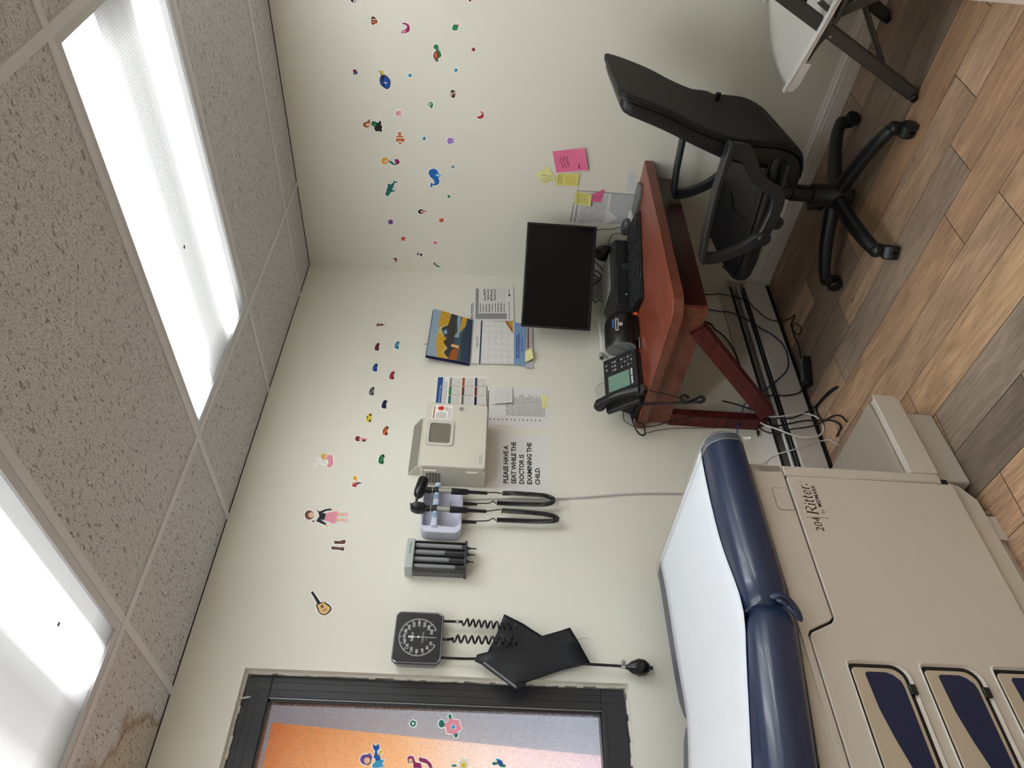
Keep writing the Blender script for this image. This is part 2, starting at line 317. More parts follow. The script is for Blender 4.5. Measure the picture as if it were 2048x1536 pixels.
# walls
WX0, WX1, WZ0, WZ1 = -3.25, -1.985, 0.881, 2.070
mb = MB(); D = 0.12
mb.box(WX1, 0.12, 0, D, 0, H + 0.03, wallm); mb.box(XL - .12, WX0, 0, D, 0, H + 0.03, wallm)
mb.box(WX0, WX1, 0, D, 0, WZ0, wallm); mb.box(WX0, WX1, 0, D, WZ1, H + 0.03, wallm)
struct(mb.build('wall_back', smooth=0))
struct(bxo('wall_right', (0, .12, YF - .12, 0, 0, H + .03), wallm, smooth=0))
struct(bxo('wall_left', (XL - .12, XL, YF - .12, 0, 0, H + .03), wallm, smooth=0))
struct(bxo('wall_front', (XL, 0, YF - .12, YF, 0, H + .03), wallm, smooth=0))
# baseboard on the right wall with a moulded profile
prof = [(0, 0), (-.014, 0), (-.014, .036), (-.011, .039), (-.014, .042), (-.014, .052), (-.008, .055), (-.012, .060), (-.012, .066), (-.006, .070), (-.005, .080), (-.002, .086), (0, .086)]
struct(MB().prism([(p[0], p[1]) for p in prof], YF, -0.094, trimw, axis='y').build('baseboard_right', smooth=25))
# corner filler block by the heater
struct(bxo('trim_2', (-.022, 0, -.094, 0, 0, .207), M('heater_enamel_beige', '#CFC8BC', .4), bevel=.002))

# window
blk = M('black_window_frame', '#26262A', 0.38, bump=0.03, bscale=40)
plas = M('chipped_plaster', '#D2CEC4', 0.8, noise=0.12, nscale=60, bump=1.0, bscale=120)
rv = MB(); e_ = 0.0006
rnd = random.Random(3)
def ragged(p, q, width, ax):
    # rough caulk line between plaster reveal and frame
    n = 60; out = []
    for i in range(n + 1):
        t = i / n; out.append((p + (q - p) * t, width * (1 + rnd.uniform(-.45, .45))))
    return out
for (a, bq, side) in ((WZ0, WZ1, 'v'), (WX0, WX1, 'b'), (WX0, WX1, 't')):
    L = ragged(a, bq, 0.006, 0)
    for (s0, w0), (s1, w1) in zip(L[:-1], L[1:]):
        if side == 'v': rv.box(WX1 - w0, WX1, 0.024, 0.031, s0, s1 + .0005, plas)
        elif side == 'b': rv.box(s0, s1 + .0005, 0.022, 0.031, WZ0, WZ0 + w0, plas)
        else: rv.box(s0, s1 + .0005, 0.022, 0.031, WZ1 - w0 * 1.2, WZ1, plas)
struct(rv.build('trim_3', smooth=0))
win = thing('window_1', '', ''); del win['label']; del win['category']; win['kind'] = 'structure'; win.location = (0, 0, 0)
mb = MB(); yF = 0.030
fx1, fz0, fz1 = WX1 - .010, WZ0 + .010, WZ1 - .008
FT = .075; FB = .075; FS = .063
mb.box(WX0, fx1, yF, .10, fz1 - FT, fz1, blk); mb.box(WX0, fx1, yF, .10, fz0, fz0 + FB, blk); mb.box(fx1 - FS, fx1, yF, .10, fz0 + FB, fz1 - FT, blk)
mb.build('window_frame', win, bevel=.002)
mb = MB()    # stepped beads and seams
for q, s_ in ((0.018, .0012), (.040, .0012)):
    mb.box(WX0, fx1 - q, yF - .0006, yF, fz1 - q - s_, fz1 - q, M('frame_seam', '#0B0B0C', .6)); mb.box(fx1 - q - s_, fx1 - q, yF - .0006, yF, fz0 + q, fz1 - q, M('frame_seam')); 
mb.box(WX0, fx1 - .063, yF - .0006, yF, fz0 + .060, fz0 + .0615, M('frame_seam'))
mb.build('frame_seams', win)
gx1, gz0, gz1 = fx1 - FS, fz0 + FB, fz1 - FT
mb = MB(); bead = M('glazing_bead_steel', '#8E9298', .25, metal=.8)
mb.box(gx1 - .004, gx1, yF + .004, yF + .010, gz0, gz1, bead); mb.build('glazing_bead', win)
mb = MB(); gk = M('rubber_gasket', '#141416', .5)
mb.box(gx1 - .012, gx1 - .004, yF + .006, yF + .018, gz0, gz1, gk); mb.box(WX0, gx1 - .004, yF + .006, yF + .018, gz1 - .006, gz1, gk); mb.box(WX0, gx1 - .004, yF + .006, yF + .018, gz0, gz0 + .004, gk)
mb.build('gasket', win)
# frosted pane: see-through glass broken up by grain
pm = bpy.data.materials.new('frosted_glass'); pm.use_nodes = True; nt = pm.node_tree; nt.nodes.remove(nt.nodes['Principled BSDF']); out = nt.nodes['Material Output']
tr = nt.nodes.new('ShaderNodeBsdfTransparent'); tl = nt.nodes.new('ShaderNodeBsdfTranslucent'); tl.inputs[0].default_value = (.80, .78, .77, 1); gl = nt.nodes.new('ShaderNodeBsdfGlossy'); gl.inputs['Roughness'].default_value = 0.03
tc = nt.nodes.new('ShaderNodeTexCoord'); mp = nt.nodes.new('ShaderNodeMapping'); mp.inputs['Scale'].default_value = (1, 1, .3); n = nt.nodes.new('ShaderNodeTexNoise'); n.inputs['Scale'].default_value = 330; n.inputs['Detail'].default_value = 2
nt.links.new(tc.outputs['Object'], mp.inputs['Vector']); nt.links.new(mp.outputs[0], n.inputs['Vector'])
r = nt.nodes.new('ShaderNodeMapRange'); r.inputs[1].default_value = .35; r.inputs[2].default_value = .65; r.inputs[3].default_value = .08; r.inputs[4].default_value = .40; nt.links.new(n.outputs['Fac'], r.inputs[0])
m1 = nt.nodes.new('ShaderNodeMixShader'); nt.links.new(r.outputs[0], m1.inputs[0]); nt.links.new(tr.outputs[0], m1.inputs[1]); nt.links.new(tl.outputs[0], m1.inputs[2])
lw = nt.nodes.new('ShaderNodeFresnel'); lw.inputs[0].default_value = 1.45; m2 = nt.nodes.new('ShaderNodeMixShader'); nt.links.new(lw.outputs[0], m2.inputs[0]); nt.links.new(m1.outputs[0], m2.inputs[1]); nt.links.new(gl.outputs[0], m2.inputs[2]); nt.links.new(m2.outputs[0], out.inputs[0])
MB().add([(WX0, .045, gz0), (gx1 - .004, .045, gz0), (gx1 - .004, .045, gz1), (WX0, .045, gz1)], [(0, 1, 2, 3)], pm).build('window_pane', win, smooth=0)
# twisted wire ends sticking out over the frame
wire = M('bare_wire', '#C9C6C0', .4)
mb = MB()
for ph in (0, math.pi):
    pts = []
    for i in range(30):
        t = i / 29; pts.append((-2.075 + .003 * math.cos(t * 18 + ph) + .012 * t, 0.022 - .006 * math.sin(t * 3), 2.085 - .045 * t + .003 * math.sin(t * 18 + ph)))
    mb.tube(pts, .0012, wire, n=5)
tag(mb.build('wire_end'), 'short twisted pale wire poking out over the top of the black window frame', 'wire')
# behind the glass: fabric shade, grey wall, pier and overhang added for shading
om, nt, b = nodes_mat('painted_backlit_fabric'); nt.nodes.remove(b); out = nt.nodes['Material Output']
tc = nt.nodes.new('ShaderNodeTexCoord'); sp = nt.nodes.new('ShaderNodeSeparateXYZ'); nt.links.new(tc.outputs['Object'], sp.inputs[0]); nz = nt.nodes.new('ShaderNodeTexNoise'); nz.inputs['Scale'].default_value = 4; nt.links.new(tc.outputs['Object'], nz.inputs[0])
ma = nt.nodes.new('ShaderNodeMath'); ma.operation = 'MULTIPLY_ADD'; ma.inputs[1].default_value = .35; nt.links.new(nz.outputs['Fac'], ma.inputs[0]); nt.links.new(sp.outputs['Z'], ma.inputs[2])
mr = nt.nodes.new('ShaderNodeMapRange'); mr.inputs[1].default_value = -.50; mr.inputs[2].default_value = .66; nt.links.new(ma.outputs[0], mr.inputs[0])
cr = nt.nodes.new('ShaderNodeValToRGB'); e = cr.color_ramp.elements; e[0].color = srgb('#EEDDE2'); e[1].color = srgb('#E8A868'); k = e.new(.45); k.color = srgb('#F6E2D6'); k = e.new(.72); k.color = srgb('#F5CDA2'); nt.links.new(mr.outputs[0], cr.inputs[0])  # backlight fade painted into the fabric colour, paling downward
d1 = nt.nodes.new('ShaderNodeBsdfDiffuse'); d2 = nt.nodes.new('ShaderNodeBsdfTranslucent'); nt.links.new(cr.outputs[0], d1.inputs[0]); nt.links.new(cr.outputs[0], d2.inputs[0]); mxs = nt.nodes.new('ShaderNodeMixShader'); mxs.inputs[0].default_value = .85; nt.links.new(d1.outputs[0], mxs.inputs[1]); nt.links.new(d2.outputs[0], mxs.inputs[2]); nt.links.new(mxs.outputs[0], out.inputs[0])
bd = thing('window_shade', 'orange fabric shade with a painted backlight fade to pale pink, hanging askew right behind the frosted window glass', 'window shade', (-2.6, .15, 1.5))
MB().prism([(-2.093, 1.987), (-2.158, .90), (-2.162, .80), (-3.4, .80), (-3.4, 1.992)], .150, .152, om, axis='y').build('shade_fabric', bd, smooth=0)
gw = thing('neighbouring_wall', 'pale grey rendered wall with added pier and shading overhang behind the frosted window', 'outdoor wall', (-2.4, 2.2, 0))
MB().box(-4.5, 1.5, 2.2, 2.3, 0, 2.9, M('grey_render', '#7C8088', .9, noise=.1, nscale=5)).build('wall_panel', gw, smooth=0)
MB().box(-2.30, -1.6, .50, .60, 0, 2.12, M('grey_pier', '#A9AEBC', .9)).build('added_pier', gw, smooth=0)  # added pier, so the grey strip dims towards its top
MB().box(-4.5, 1.5, .16, .62, 2.12, 2.2, M('eave_dark', '#4A4846', .9)).build('added_eave', gw, smooth=0)  # added overhang that blocks sky light from the window top
struct(bxo('trim_4', (-5, 2, .12, 4, -.12, -.02), M('outdoor_paving', '#C8C6C0', .9), smooth=0))
STICKERS=[
('B','penguin_sticker','black and white penguin sticker cut by the photo edge, beside the ceiling end','sticker',[('black',[(-1240.9,1949.2),(-1238.4,1953.5),(-1238.6,1958.5),(-1241.6,1962.4),(-1246.1,1963.6),(-1250.4,1961.6),(-1252.9,1957.4),(-1252.7,1952.4),(-1249.7,1948.5),(-1245.2,1947.3)]),('white',[(-1243.6,1947.3),(-1241.3,1948.1),(-1239.7,1950),(-1239.6,1952.1),(-1240.8,1953.8),(-1243,1954.2),(-1245.3,1953.4),(-1246.9,1951.5),(-1247,1949.4),(-1245.8,1947.8)])]),
('B','butterflyfish_sticker','brown and orange striped fish sticker nearest the folding chair end, high on the wall','sticker',[('brown',[(-1191.9,1891.4),(-1196.7,1883.9),(-1190.3,1875.5),(-1179.6,1868.8),(-1171,1869.9),(-1168.9,1878.3),(-1163.2,1885.9),(-1166.4,1892.5),(-1179.1,1892.8)]),('cream',[(-1184.9,1890.4),(-1186.8,1874.3),(-1183.6,1872.1),(-1181.5,1891.5)]),('orange',[(-1178.6,1891.7),(-1178.6,1871.2),(-1172.3,1871.6),(-1170.7,1891.6)])]),
('B','shrimp_sticker','magenta curled shrimp sticker on the wall','sticker',[('magenta',[(-1181.3,1776.5),(-1181.2,1760.4),(-1174.9,1750.2),(-1162.3,1747),(-1150.5,1750.9),(-1144.4,1761.4),(-1142.2,1782.2),(-1152.8,1776),(-1157.4,1765.5),(-1164.2,1758.5),(-1171.3,1759.2),(-1175,1766.4),(-1175.7,1775.2)]),('pink',[(-1149.7,1779),(-1155.2,1764.1),(-1148.2,1761.3),(-1144.1,1776.3)])]),
('B','hermit_crab_sticker','green shell sticker with a small pink claw','sticker',[('green',[(-1182.2,1586.7),(-1191.2,1581),(-1190.5,1572.1),(-1181,1566),(-1169.3,1568.7),(-1168.1,1583.5),(-1173.5,1588.1)]),('pink',[(-1190.1,1559.4),(-1187,1560.1),(-1185,1562),(-1184.8,1564.3),(-1186.5,1566.3),(-1189.5,1567.1),(-1192.5,1566.4),(-1194.5,1564.6),(-1194.7,1562.2),(-1193,1560.2)])]),
('B','ladybug_sticker','small dark red sticker cut by the photo edge','sticker',[('darkred',[(-1279.8,1518.3),(-1277.5,1519.2),(-1275.9,1521.8),(-1275.6,1525),(-1276.8,1527.6),(-1279,1528.7),(-1281.3,1527.8),(-1282.8,1525.2),(-1283.1,1522),(-1281.9,1519.4)])]),
('B','turtle_sticker','brown shelled turtle sticker with a green head','sticker',[('green',[(-1101.8,1638.4),(-1095.8,1640.4),(-1091.7,1645.5),(-1091.2,1651.8),(-1094.4,1656.9),(-1100.2,1658.9),(-1106.3,1656.9),(-1110.4,1651.8),(-1110.9,1645.5),(-1107.6,1640.4)]),('green',[(-1092.9,1645.6),(-1092.6,1639),(-1082.2,1630.5),(-1067.4,1627.4),(-1062.3,1634.1),(-1076.7,1642.6)]),('brown',[(-1072.4,1659.2),(-1084.3,1653.2),(-1088.6,1644.1),(-1074,1638.9),(-1065.3,1635),(-1050.8,1645.6),(-1051.7,1653.2),(-1063.3,1660.2)]),('orange',[(-1071.2,1655.6),(-1079.6,1651.1),(-1081,1645.6),(-1070.7,1643.2),(-1056.7,1648),(-1057.8,1653.2)]),('green',[(-1050.3,1651.1),(-1052.2,1638.9),(-1043.4,1642.5),(-1045.5,1647.1)])]),
('B','starfish_sticker','small dark red starfish sticker beyond the turtle','sticker',[('darkred',[(-1099.6,1493.1),(-1098.8,1501.6),(-1090.8,1504.6),(-1098.6,1507.6),(-1098.5,1516.1),(-1104.1,1509.4),(-1112,1511.7),(-1107.7,1504.6),(-1112.7,1497.6),(-1104.5,1499.8)])]),
('B','flower_sticker','small purple and red flower sticker nearest the ceiling','sticker',[('purple',[(-976.4,1957.2),(-971.8,1959.1),(-968.7,1963.3),(-968.3,1968.3),(-970.8,1972.1),(-975.1,1973.3),(-979.6,1971.4),(-982.7,1967.1),(-983.1,1962.2),(-980.7,1958.4)]),('darkred',[(-983.6,1964),(-979.5,1965.6),(-976.7,1969.2),(-976.3,1973.4),(-978.6,1976.6),(-982.5,1977.6),(-986.7,1975.9),(-989.5,1972.3),(-989.8,1968.2),(-987.6,1965)]),('teal',[(-970.7,1969),(-968.1,1970),(-966.3,1972.3),(-966.1,1975),(-967.5,1977.1),(-970,1977.7),(-972.7,1976.6),(-974.5,1974.3),(-974.7,1971.7),(-973.3,1969.6)])]),
('B','blue_fish_sticker','royal blue fish sticker with a yellow tail','sticker',[('black',[(-992.2,1876.6),(-989.8,1867.5),(-975.1,1856),(-968.2,1844),(-959.5,1835.1),(-943.9,1831.2),(-927.7,1833.4),(-916.6,1843.3),(-921.1,1855.6),(-931.4,1867.6),(-946.8,1873.6),(-964.4,1871.4),(-974.4,1865.3)]),('yellow',[(-990.9,1873.6),(-992.4,1854.5),(-975.2,1854.4),(-973.9,1859.7)]),('blue',[(-973.8,1852.3),(-966.9,1840.9),(-953.3,1832.9),(-934.1,1833.8),(-918.7,1844.8),(-926,1853.8),(-941.5,1860.2),(-960.9,1856.7)]),('blue',[(-959.7,1871.6),(-964.9,1865.8),(-928.6,1862.1),(-935.9,1870.4)]),('white',[(-942.6,1843.9),(-941.2,1845.6),(-940.8,1849.2),(-941.6,1853.3),(-943.3,1856.2),(-945.2,1857),(-946.6,1855.2),(-947,1851.6),(-946.2,1847.6),(-944.6,1844.6)])]),
('B','bubble_sticker','round blue bubble sticker below the royal blue fish','bubble sticker',[('bubble',[(-982.5,1744.9),(-977.9,1746.4),(-974.9,1750.2),(-974.5,1754.8),(-977,1758.4),(-981.3,1759.7),(-985.8,1758.2),(-988.9,1754.4),(-989.2,1749.8),(-986.8,1746.2)]),('ltblue',[(-983.8,1751.6),(-982.7,1752.1),(-981.9,1753.4),(-981.8,1754.9),(-982.4,1756.1),(-983.4,1756.6),(-984.6,1756.1),(-985.4,1754.8),(-985.5,1753.3),(-984.9,1752.1)])]),
('B','bubble_sticker','round blue bubble sticker between the turtle and the oval beetle','bubble sticker',[('bubble',[(-1018,1563.5),(-1013.5,1564.8),(-1010.5,1568.4),(-1010.1,1573),(-1012.6,1576.7),(-1016.8,1578.2),(-1021.3,1576.9),(-1024.3,1573.2),(-1024.7,1568.7),(-1022.3,1565)]),('ltblue',[(-1019.3,1570.3),(-1018.2,1570.7),(-1017.4,1571.9),(-1017.3,1573.4),(-1017.9,1574.7),(-1018.9,1575.2),(-1020.1,1574.7),(-1020.8,1573.5),(-1021,1572),(-1020.4,1570.7)])]),
('B','beetle_sticker','oval brown and white beetle sticker','sticker',[('brown',[(-920.8,1569.9),(-912.2,1571.7),(-906.6,1576.9),(-906.1,1583.3),(-910.9,1588.6),(-919.1,1590.7),(-927.7,1588.8),(-933.3,1583.7),(-933.8,1577.3),(-929,1572.1)]),('cream',[(-917.7,1582.7),(-913.8,1584.6),(-911.7,1586.9),(-912.2,1588.7),(-915.2,1589.4),(-919.4,1588.6),(-923.3,1586.7),(-925.4,1584.4),(-924.9,1582.6),(-921.9,1581.9)]),('cream',[(-924.5,1572.8),(-921.4,1573.3),(-919.4,1574.7),(-919.2,1576.4),(-921,1577.9),(-924,1578.5),(-927.1,1578),(-929.1,1576.6),(-929.3,1574.9),(-927.5,1573.4)]),('black',[(-930.6,1577.3),(-928.3,1578.1),(-926.7,1580.3),(-926.4,1583),(-927.7,1585.3),(-929.9,1586.1),(-932.2,1585.3),(-933.8,1583.2),(-934.1,1580.4),(-932.8,1578.2)]),('black',[(-910.3,1574.8),(-907.9,1575.6),(-906.3,1577.8),(-906.1,1580.5),(-907.3,1582.7),(-909.6,1583.6),(-912,1582.8),(-913.6,1580.6),(-913.8,1577.9),(-912.5,1575.7)])]),
('B','seahorse_sticker','bright green seahorse sticker near the turtle','sticker',[('green',[(-860.9,1687),(-864.7,1680.6),(-876.4,1680.5),(-879.5,1670.9),(-874.6,1661.4),(-864.7,1660.8),(-850.9,1665.3),(-853.7,1672.6),(-861.2,1674.2),(-860.7,1680.6)]),('white',[(-869.6,1669.4),(-866.4,1670.2),(-864.3,1672.3),(-864.1,1674.8),(-865.9,1676.9),(-869,1677.7),(-872.2,1676.8),(-874.3,1674.8),(-874.5,1672.2),(-872.7,1670.1)])]),
('B','jellyfish_sticker','pale pink jellyfish sticker','sticker',[('ltpink',[(-819.3,1792.8),(-811.1,1795.6),(-805.6,1802.2),(-804.9,1810.2),(-809.4,1816.4),(-817.2,1818.6),(-825.4,1815.8),(-830.8,1809.2),(-831.5,1801.2),(-827.1,1795)]),('pink',[(-820.1,1795.7),(-814.7,1797.6),(-811.1,1802.2),(-810.7,1807.8),(-813.6,1812.2),(-818.6,1813.7),(-824,1811.8),(-827.5,1807.2),(-828,1801.6),(-825.1,1797.2)]),('ltpink',[(-833.4,1797.8),(-832.7,1786.6),(-822.2,1790.1),(-812.3,1787.3),(-804.5,1798.8)])]),
('B','crab_sticker','red crab sticker with one raised claw, lowest near the chair','sticker',[('red',[(-830.3,1481.7),(-834.8,1468.3),(-845.8,1457.5),(-839.6,1450.7),(-829.1,1453.5),(-821.4,1464.5),(-823.2,1475.9)]),('red',[(-854.9,1470.8),(-854.1,1459.5),(-848.8,1462.5),(-849.1,1467.3)]),('red',[(-852.6,1457.8),(-847.9,1452.8),(-842,1454.1),(-847.4,1459.2)])]),
('B','mermaid_sticker','long haired mermaid sticker sitting on a black rock','sticker',[('black',[(-774.5,1914.2),(-773.8,1902),(-769.6,1889.2),(-781.1,1883.7),(-779.2,1877.4),(-758.5,1876.9),(-752,1870.7),(-749.1,1875.8),(-729.4,1875.8),(-733,1888.1),(-730.2,1901.3),(-740.3,1907.2),(-750.8,1907.2),(-758.8,1915.2)]),('green',[(-773.9,1913.3),(-773.6,1903.6),(-762.1,1896.2),(-749.5,1901.8),(-757.6,1909.4),(-762.3,1915)]),('redhair',[(-760.8,1954.6),(-768.3,1947.6),(-772.7,1936),(-783.8,1926.5),(-788.1,1924.3),(-777.3,1922.7),(-763.4,1922.7),(-749.1,1927.8),(-744.1,1937.9),(-748.9,1952.2)]),('skin',[(-761.9,1941.6),(-766.3,1929.9),(-763.8,1918.8),(-756.9,1917.6),(-752.5,1929.2),(-753.3,1940.5)])]),
('B','clownfish_sticker','orange fish sticker with white bands','sticker',[('orange',[(-732.2,1811.2),(-736.7,1800.3),(-733.6,1794.8),(-724.4,1798.4),(-720.5,1803.5),(-725.4,1808.2)]),('orange',[(-715.8,1817.4),(-721.2,1803.4),(-719,1786.4),(-713,1785.6),(-704.4,1780.9),(-695.3,1782.9),(-687.4,1791.4),(-680.4,1801.6),(-684.8,1809.7),(-695.9,1820.2),(-704.9,1818.9),(-709.4,1816.4)]),('white',[(-709.4,1816.4),(-713.5,1801.1),(-712.6,1785.6),(-707.6,1785.8),(-708.5,1801.3),(-704.3,1817.2)]),('white',[(-691.8,1812.8),(-695.6,1801.7),(-692.4,1787.3),(-687,1791.4),(-690.5,1801.9),(-687.1,1808.6)])]),
('B','bubble_sticker','round blue bubble sticker beside the banded orange fish','bubble sticker',[('bubble',[(-716.1,1691.3),(-710.9,1692.9),(-707.4,1696.9),(-707,1701.8),(-709.8,1705.7),(-714.8,1707.1),(-719.9,1705.6),(-723.4,1701.6),(-723.8,1696.7),(-721,1692.7)]),('ltblue',[(-717.6,1698.5),(-716.3,1699),(-715.4,1700.4),(-715.3,1702),(-716,1703.3),(-717.2,1703.8),(-718.5,1703.3),(-719.4,1702),(-719.5,1700.3),(-718.8,1699)])]),
('B','jellyfish_sticker','lilac jellyfish sticker with trailing arms','sticker',[('lilac',[(-714.4,1579.5),(-705,1581.6),(-698.7,1587.1),(-698.2,1594.1),(-703.5,1599.8),(-712.6,1602),(-722,1600),(-728.2,1594.5),(-728.8,1587.5),(-723.5,1581.8)]),('lilac',[(-724.1,1584.3),(-727.1,1569.5),(-717.5,1577.6),(-712.9,1567.6),(-710.3,1577.5),(-705.4,1570.8),(-704.3,1584)])]),
('B','dot_sticker','tiny grey dot sticker nearest the small crab','dot sticker',[('grey',[(-665.4,1503.3),(-663.4,1503.8),(-662,1505.3),(-661.9,1507.2),(-663,1508.7),(-664.9,1509.3),(-666.9,1508.8),(-668.2,1507.4),(-668.3,1505.5),(-667.3,1504)])]),
('B','mermaid_sticker','blond mermaid sticker with teal tail and pink fin','sticker',[('blond',[(-597.5,1854.2),(-586.6,1857.8),(-579.3,1866.3),(-578.5,1876.4),(-584.4,1884.2),(-594.9,1886.7),(-605.7,1883),(-612.9,1874.6),(-613.8,1864.6),(-607.9,1856.8)]),('skin',[(-597.7,1875.4),(-600.7,1861.8),(-594.2,1848.6),(-586.2,1854),(-587.2,1865.8),(-588.4,1874.2)]),('teal',[(-601.3,1853.3),(-596.8,1840),(-585.7,1828.7),(-591.5,1813.2),(-581.6,1818.7),(-578.6,1832.4),(-583.3,1844),(-592.1,1851.4)]),('magenta',[(-610.9,1827.6),(-609.5,1822.6),(-604,1821.2),(-613.8,1815.7),(-601.4,1807.1),(-592,1806.4),(-583,1815.2),(-586.9,1823.5),(-599.7,1828.1)])]),
('B','bubble_sticker','round blue bubble sticker just right of the whale','bubble sticker',[('bubble',[(-591.5,1568.4),(-587.4,1569.5),(-584.7,1572.5),(-584.4,1576.3),(-586.6,1579.4),(-590.5,1580.6),(-594.6,1579.5),(-597.4,1576.5),(-597.7,1572.7),(-595.4,1569.6)]),('ltblue',[(-593.4,1573.9),(-592,1574.4),(-591,1575.7),(-590.9,1577.4),(-591.6,1578.8),(-592.9,1579.3),(-594.3,1578.8),(-595.2,1577.5),(-595.4,1575.8),(-594.6,1574.4)])]),
('B','whale_sticker','large blue whale sticker with curled tail','sticker',[('whaleblue',[(-562.4,1681.2),(-570.6,1674.3),(-576.5,1658.9),(-571.1,1645.3),(-556.3,1637.8),(-543.9,1624.7),(-533,1638.4),(-513.9,1633.2),(-499.7,1637.6),(-492.7,1650.5),(-493.7,1662.6),(-480,1669.6),(-486.8,1674.8),(-508.8,1671.2),(-499.5,1664.3),(-504.3,1653.9),(-519.6,1659.1),(-532.1,1672.8),(-547,1681.3)]),('ltblue',[(-549.5,1650.4),(-552.4,1638.4),(-543.6,1628.1),(-539.1,1635),(-538.4,1643.6),(-541.8,1649.4)])]),
('B','dot_sticker','tiny grey dot sticker directly right of the whale tail','dot sticker',[('grey',[(-536.4,1583.6),(-534.3,1584.2),(-532.9,1585.7),(-532.7,1587.6),(-533.9,1589.2),(-535.9,1589.8),(-538,1589.2),(-539.4,1587.7),(-539.5,1585.8),(-538.4,1584.2)])]),
('B','dot_sticker','tiny grey dot sticker lowest of the three dots','dot sticker',[('grey',[(-537,1485.9),(-534.9,1486.4),(-533.5,1487.9),(-533.3,1489.8),(-534.5,1491.4),(-536.5,1492.1),(-538.6,1491.6),(-540,1490.1),(-540.2,1488.2),(-539,1486.6)])]),
('B','shark_sticker','teal green shark sticker left of the blue whale','sticker',[('teal',[(-508.1,1837),(-499.4,1832.2),(-498.7,1817.7),(-493.9,1818.6),(-489.6,1832.6),(-473.4,1836.7),(-458.7,1845),(-451.1,1841.2),(-454.2,1827.8),(-446.4,1834.4),(-443.6,1848.5),(-420.9,1863.5),(-420.2,1872.3),(-431.8,1878.7),(-444.1,1876.4),(-467.1,1864.1),(-485,1863.9),(-486.6,1858.7),(-480.1,1852.1),(-493.1,1837.6)]),('white',[(-444.1,1877.1),(-454.8,1868.9),(-438.4,1872.5),(-436,1876.8)])]),
('B','frog_sticker','tiny dark green frog sticker below the whale','sticker',[('green',[(-440.3,1580.3),(-436.8,1587.6),(-429.3,1592.4),(-437.7,1595),(-442.8,1601.1),(-446.2,1593.8),(-453.6,1589),(-445.4,1586.4)])]),
('B','mermaid_sticker','small black haired mermaid sticker with pink tail','sticker',[('black',[(-351.9,1703.5),(-343.8,1706.4),(-338.2,1713.6),(-337.5,1722.5),(-341.8,1729.6),(-349.5,1732.2),(-357.7,1729.3),(-363.2,1722.1),(-363.9,1713.3),(-359.6,1706.2)]),('skin',[(-351.7,1706.1),(-347.6,1707.5),(-344.9,1711.1),(-344.5,1715.5),(-346.7,1719.1),(-350.5,1720.4),(-354.6,1719),(-357.3,1715.3),(-357.7,1710.9),(-355.6,1707.4)]),('pink',[(-359.7,1706),(-360.5,1697),(-355.1,1685.6),(-349.1,1697.1),(-345,1706.1)])]),
('B','octopus_sticker','purple octopus sticker near the room corner','sticker',[('purple',[(-283.6,1843.2),(-278.7,1851.6),(-269.1,1848.7),(-272.4,1856.8),(-262.2,1860.8),(-271.8,1863.9),(-267.1,1872.4),(-277.3,1868.6),(-280.8,1876.6),(-285.7,1868.2),(-295.3,1871),(-292,1862.9),(-302.1,1859),(-292.6,1855.9),(-297.3,1847.5),(-287.1,1851.2)])]),
('B','orange_fish_sticker','little orange fish sticker close to the black haired mermaid','sticker',[('orange',[(-311.5,1612.6),(-304.2,1614.7),(-299.3,1620.5),(-298.7,1627.7),(-302.6,1633.5),(-309.5,1635.7),(-316.8,1633.5),(-321.6,1627.8),(-322.2,1620.7),(-318.3,1614.8)]),('orange',[(-319.4,1619.9),(-326.5,1612),(-315.8,1612.6),(-314.1,1616.9)])]),
('B','starfish_sticker','orange red starfish sticker on the creature wall','sticker',[('vermil',[(-199.9,1787.5),(-190.6,1797.5),(-176.6,1795.4),(-184.5,1804.8),(-176.2,1815.4),(-190.4,1811.1),(-199.3,1819.8),(-200.1,1807.8),(-213.8,1802.6),(-200.3,1799.4)])]),
('B','squid_sticker','pink squid sticker below the orange red starfish','sticker',[('pink',[(-183.1,1644.7),(-176,1646.5),(-171.3,1651.4),(-170.8,1657.4),(-174.7,1662.2),(-181.5,1664),(-188.6,1662.1),(-193.2,1657.3),(-193.7,1651.4),(-189.9,1646.5)]),('ltpink',[(-189.7,1646.9),(-189.5,1633.9),(-177.2,1634.6),(-174.8,1646.9)])]),
('B','angelfish_sticker','black and white striped fish sticker','sticker',[('white',[(-108.5,1712.9),(-100.6,1715.7),(-95.2,1722.9),(-94.5,1731.8),(-98.6,1738.9),(-106.1,1741.5),(-114,1738.6),(-119.3,1731.4),(-120.1,1722.6),(-115.9,1715.5)]),('black',[(-106.1,1741.1),(-118.4,1733.4),(-116.3,1730.8),(-97.3,1735.6)]),('black',[(-119.2,1724),(-110.4,1718.5),(-112.3,1712.1),(-101,1718.6),(-92.8,1721.4),(-102.6,1727.3)])]),
('B','red_fish_sticker','small dark red fish sticker nearest the room corner','sticker',[('darkred',[(-78.4,1858.8),(-75.9,1849.5),(-76.6,1841.2),(-61.5,1835.7),(-50.3,1844.8),(-52.2,1850.5),(-66.2,1852.9)]),('cream',[(-59.8,1844.9),(-57.2,1845.6),(-55.5,1847.4),(-55.4,1849.5),(-56.8,1851.1),(-59.2,1851.7),(-61.8,1850.9),(-63.5,1849.2),(-63.7,1847.1),(-62.3,1845.4)])]),
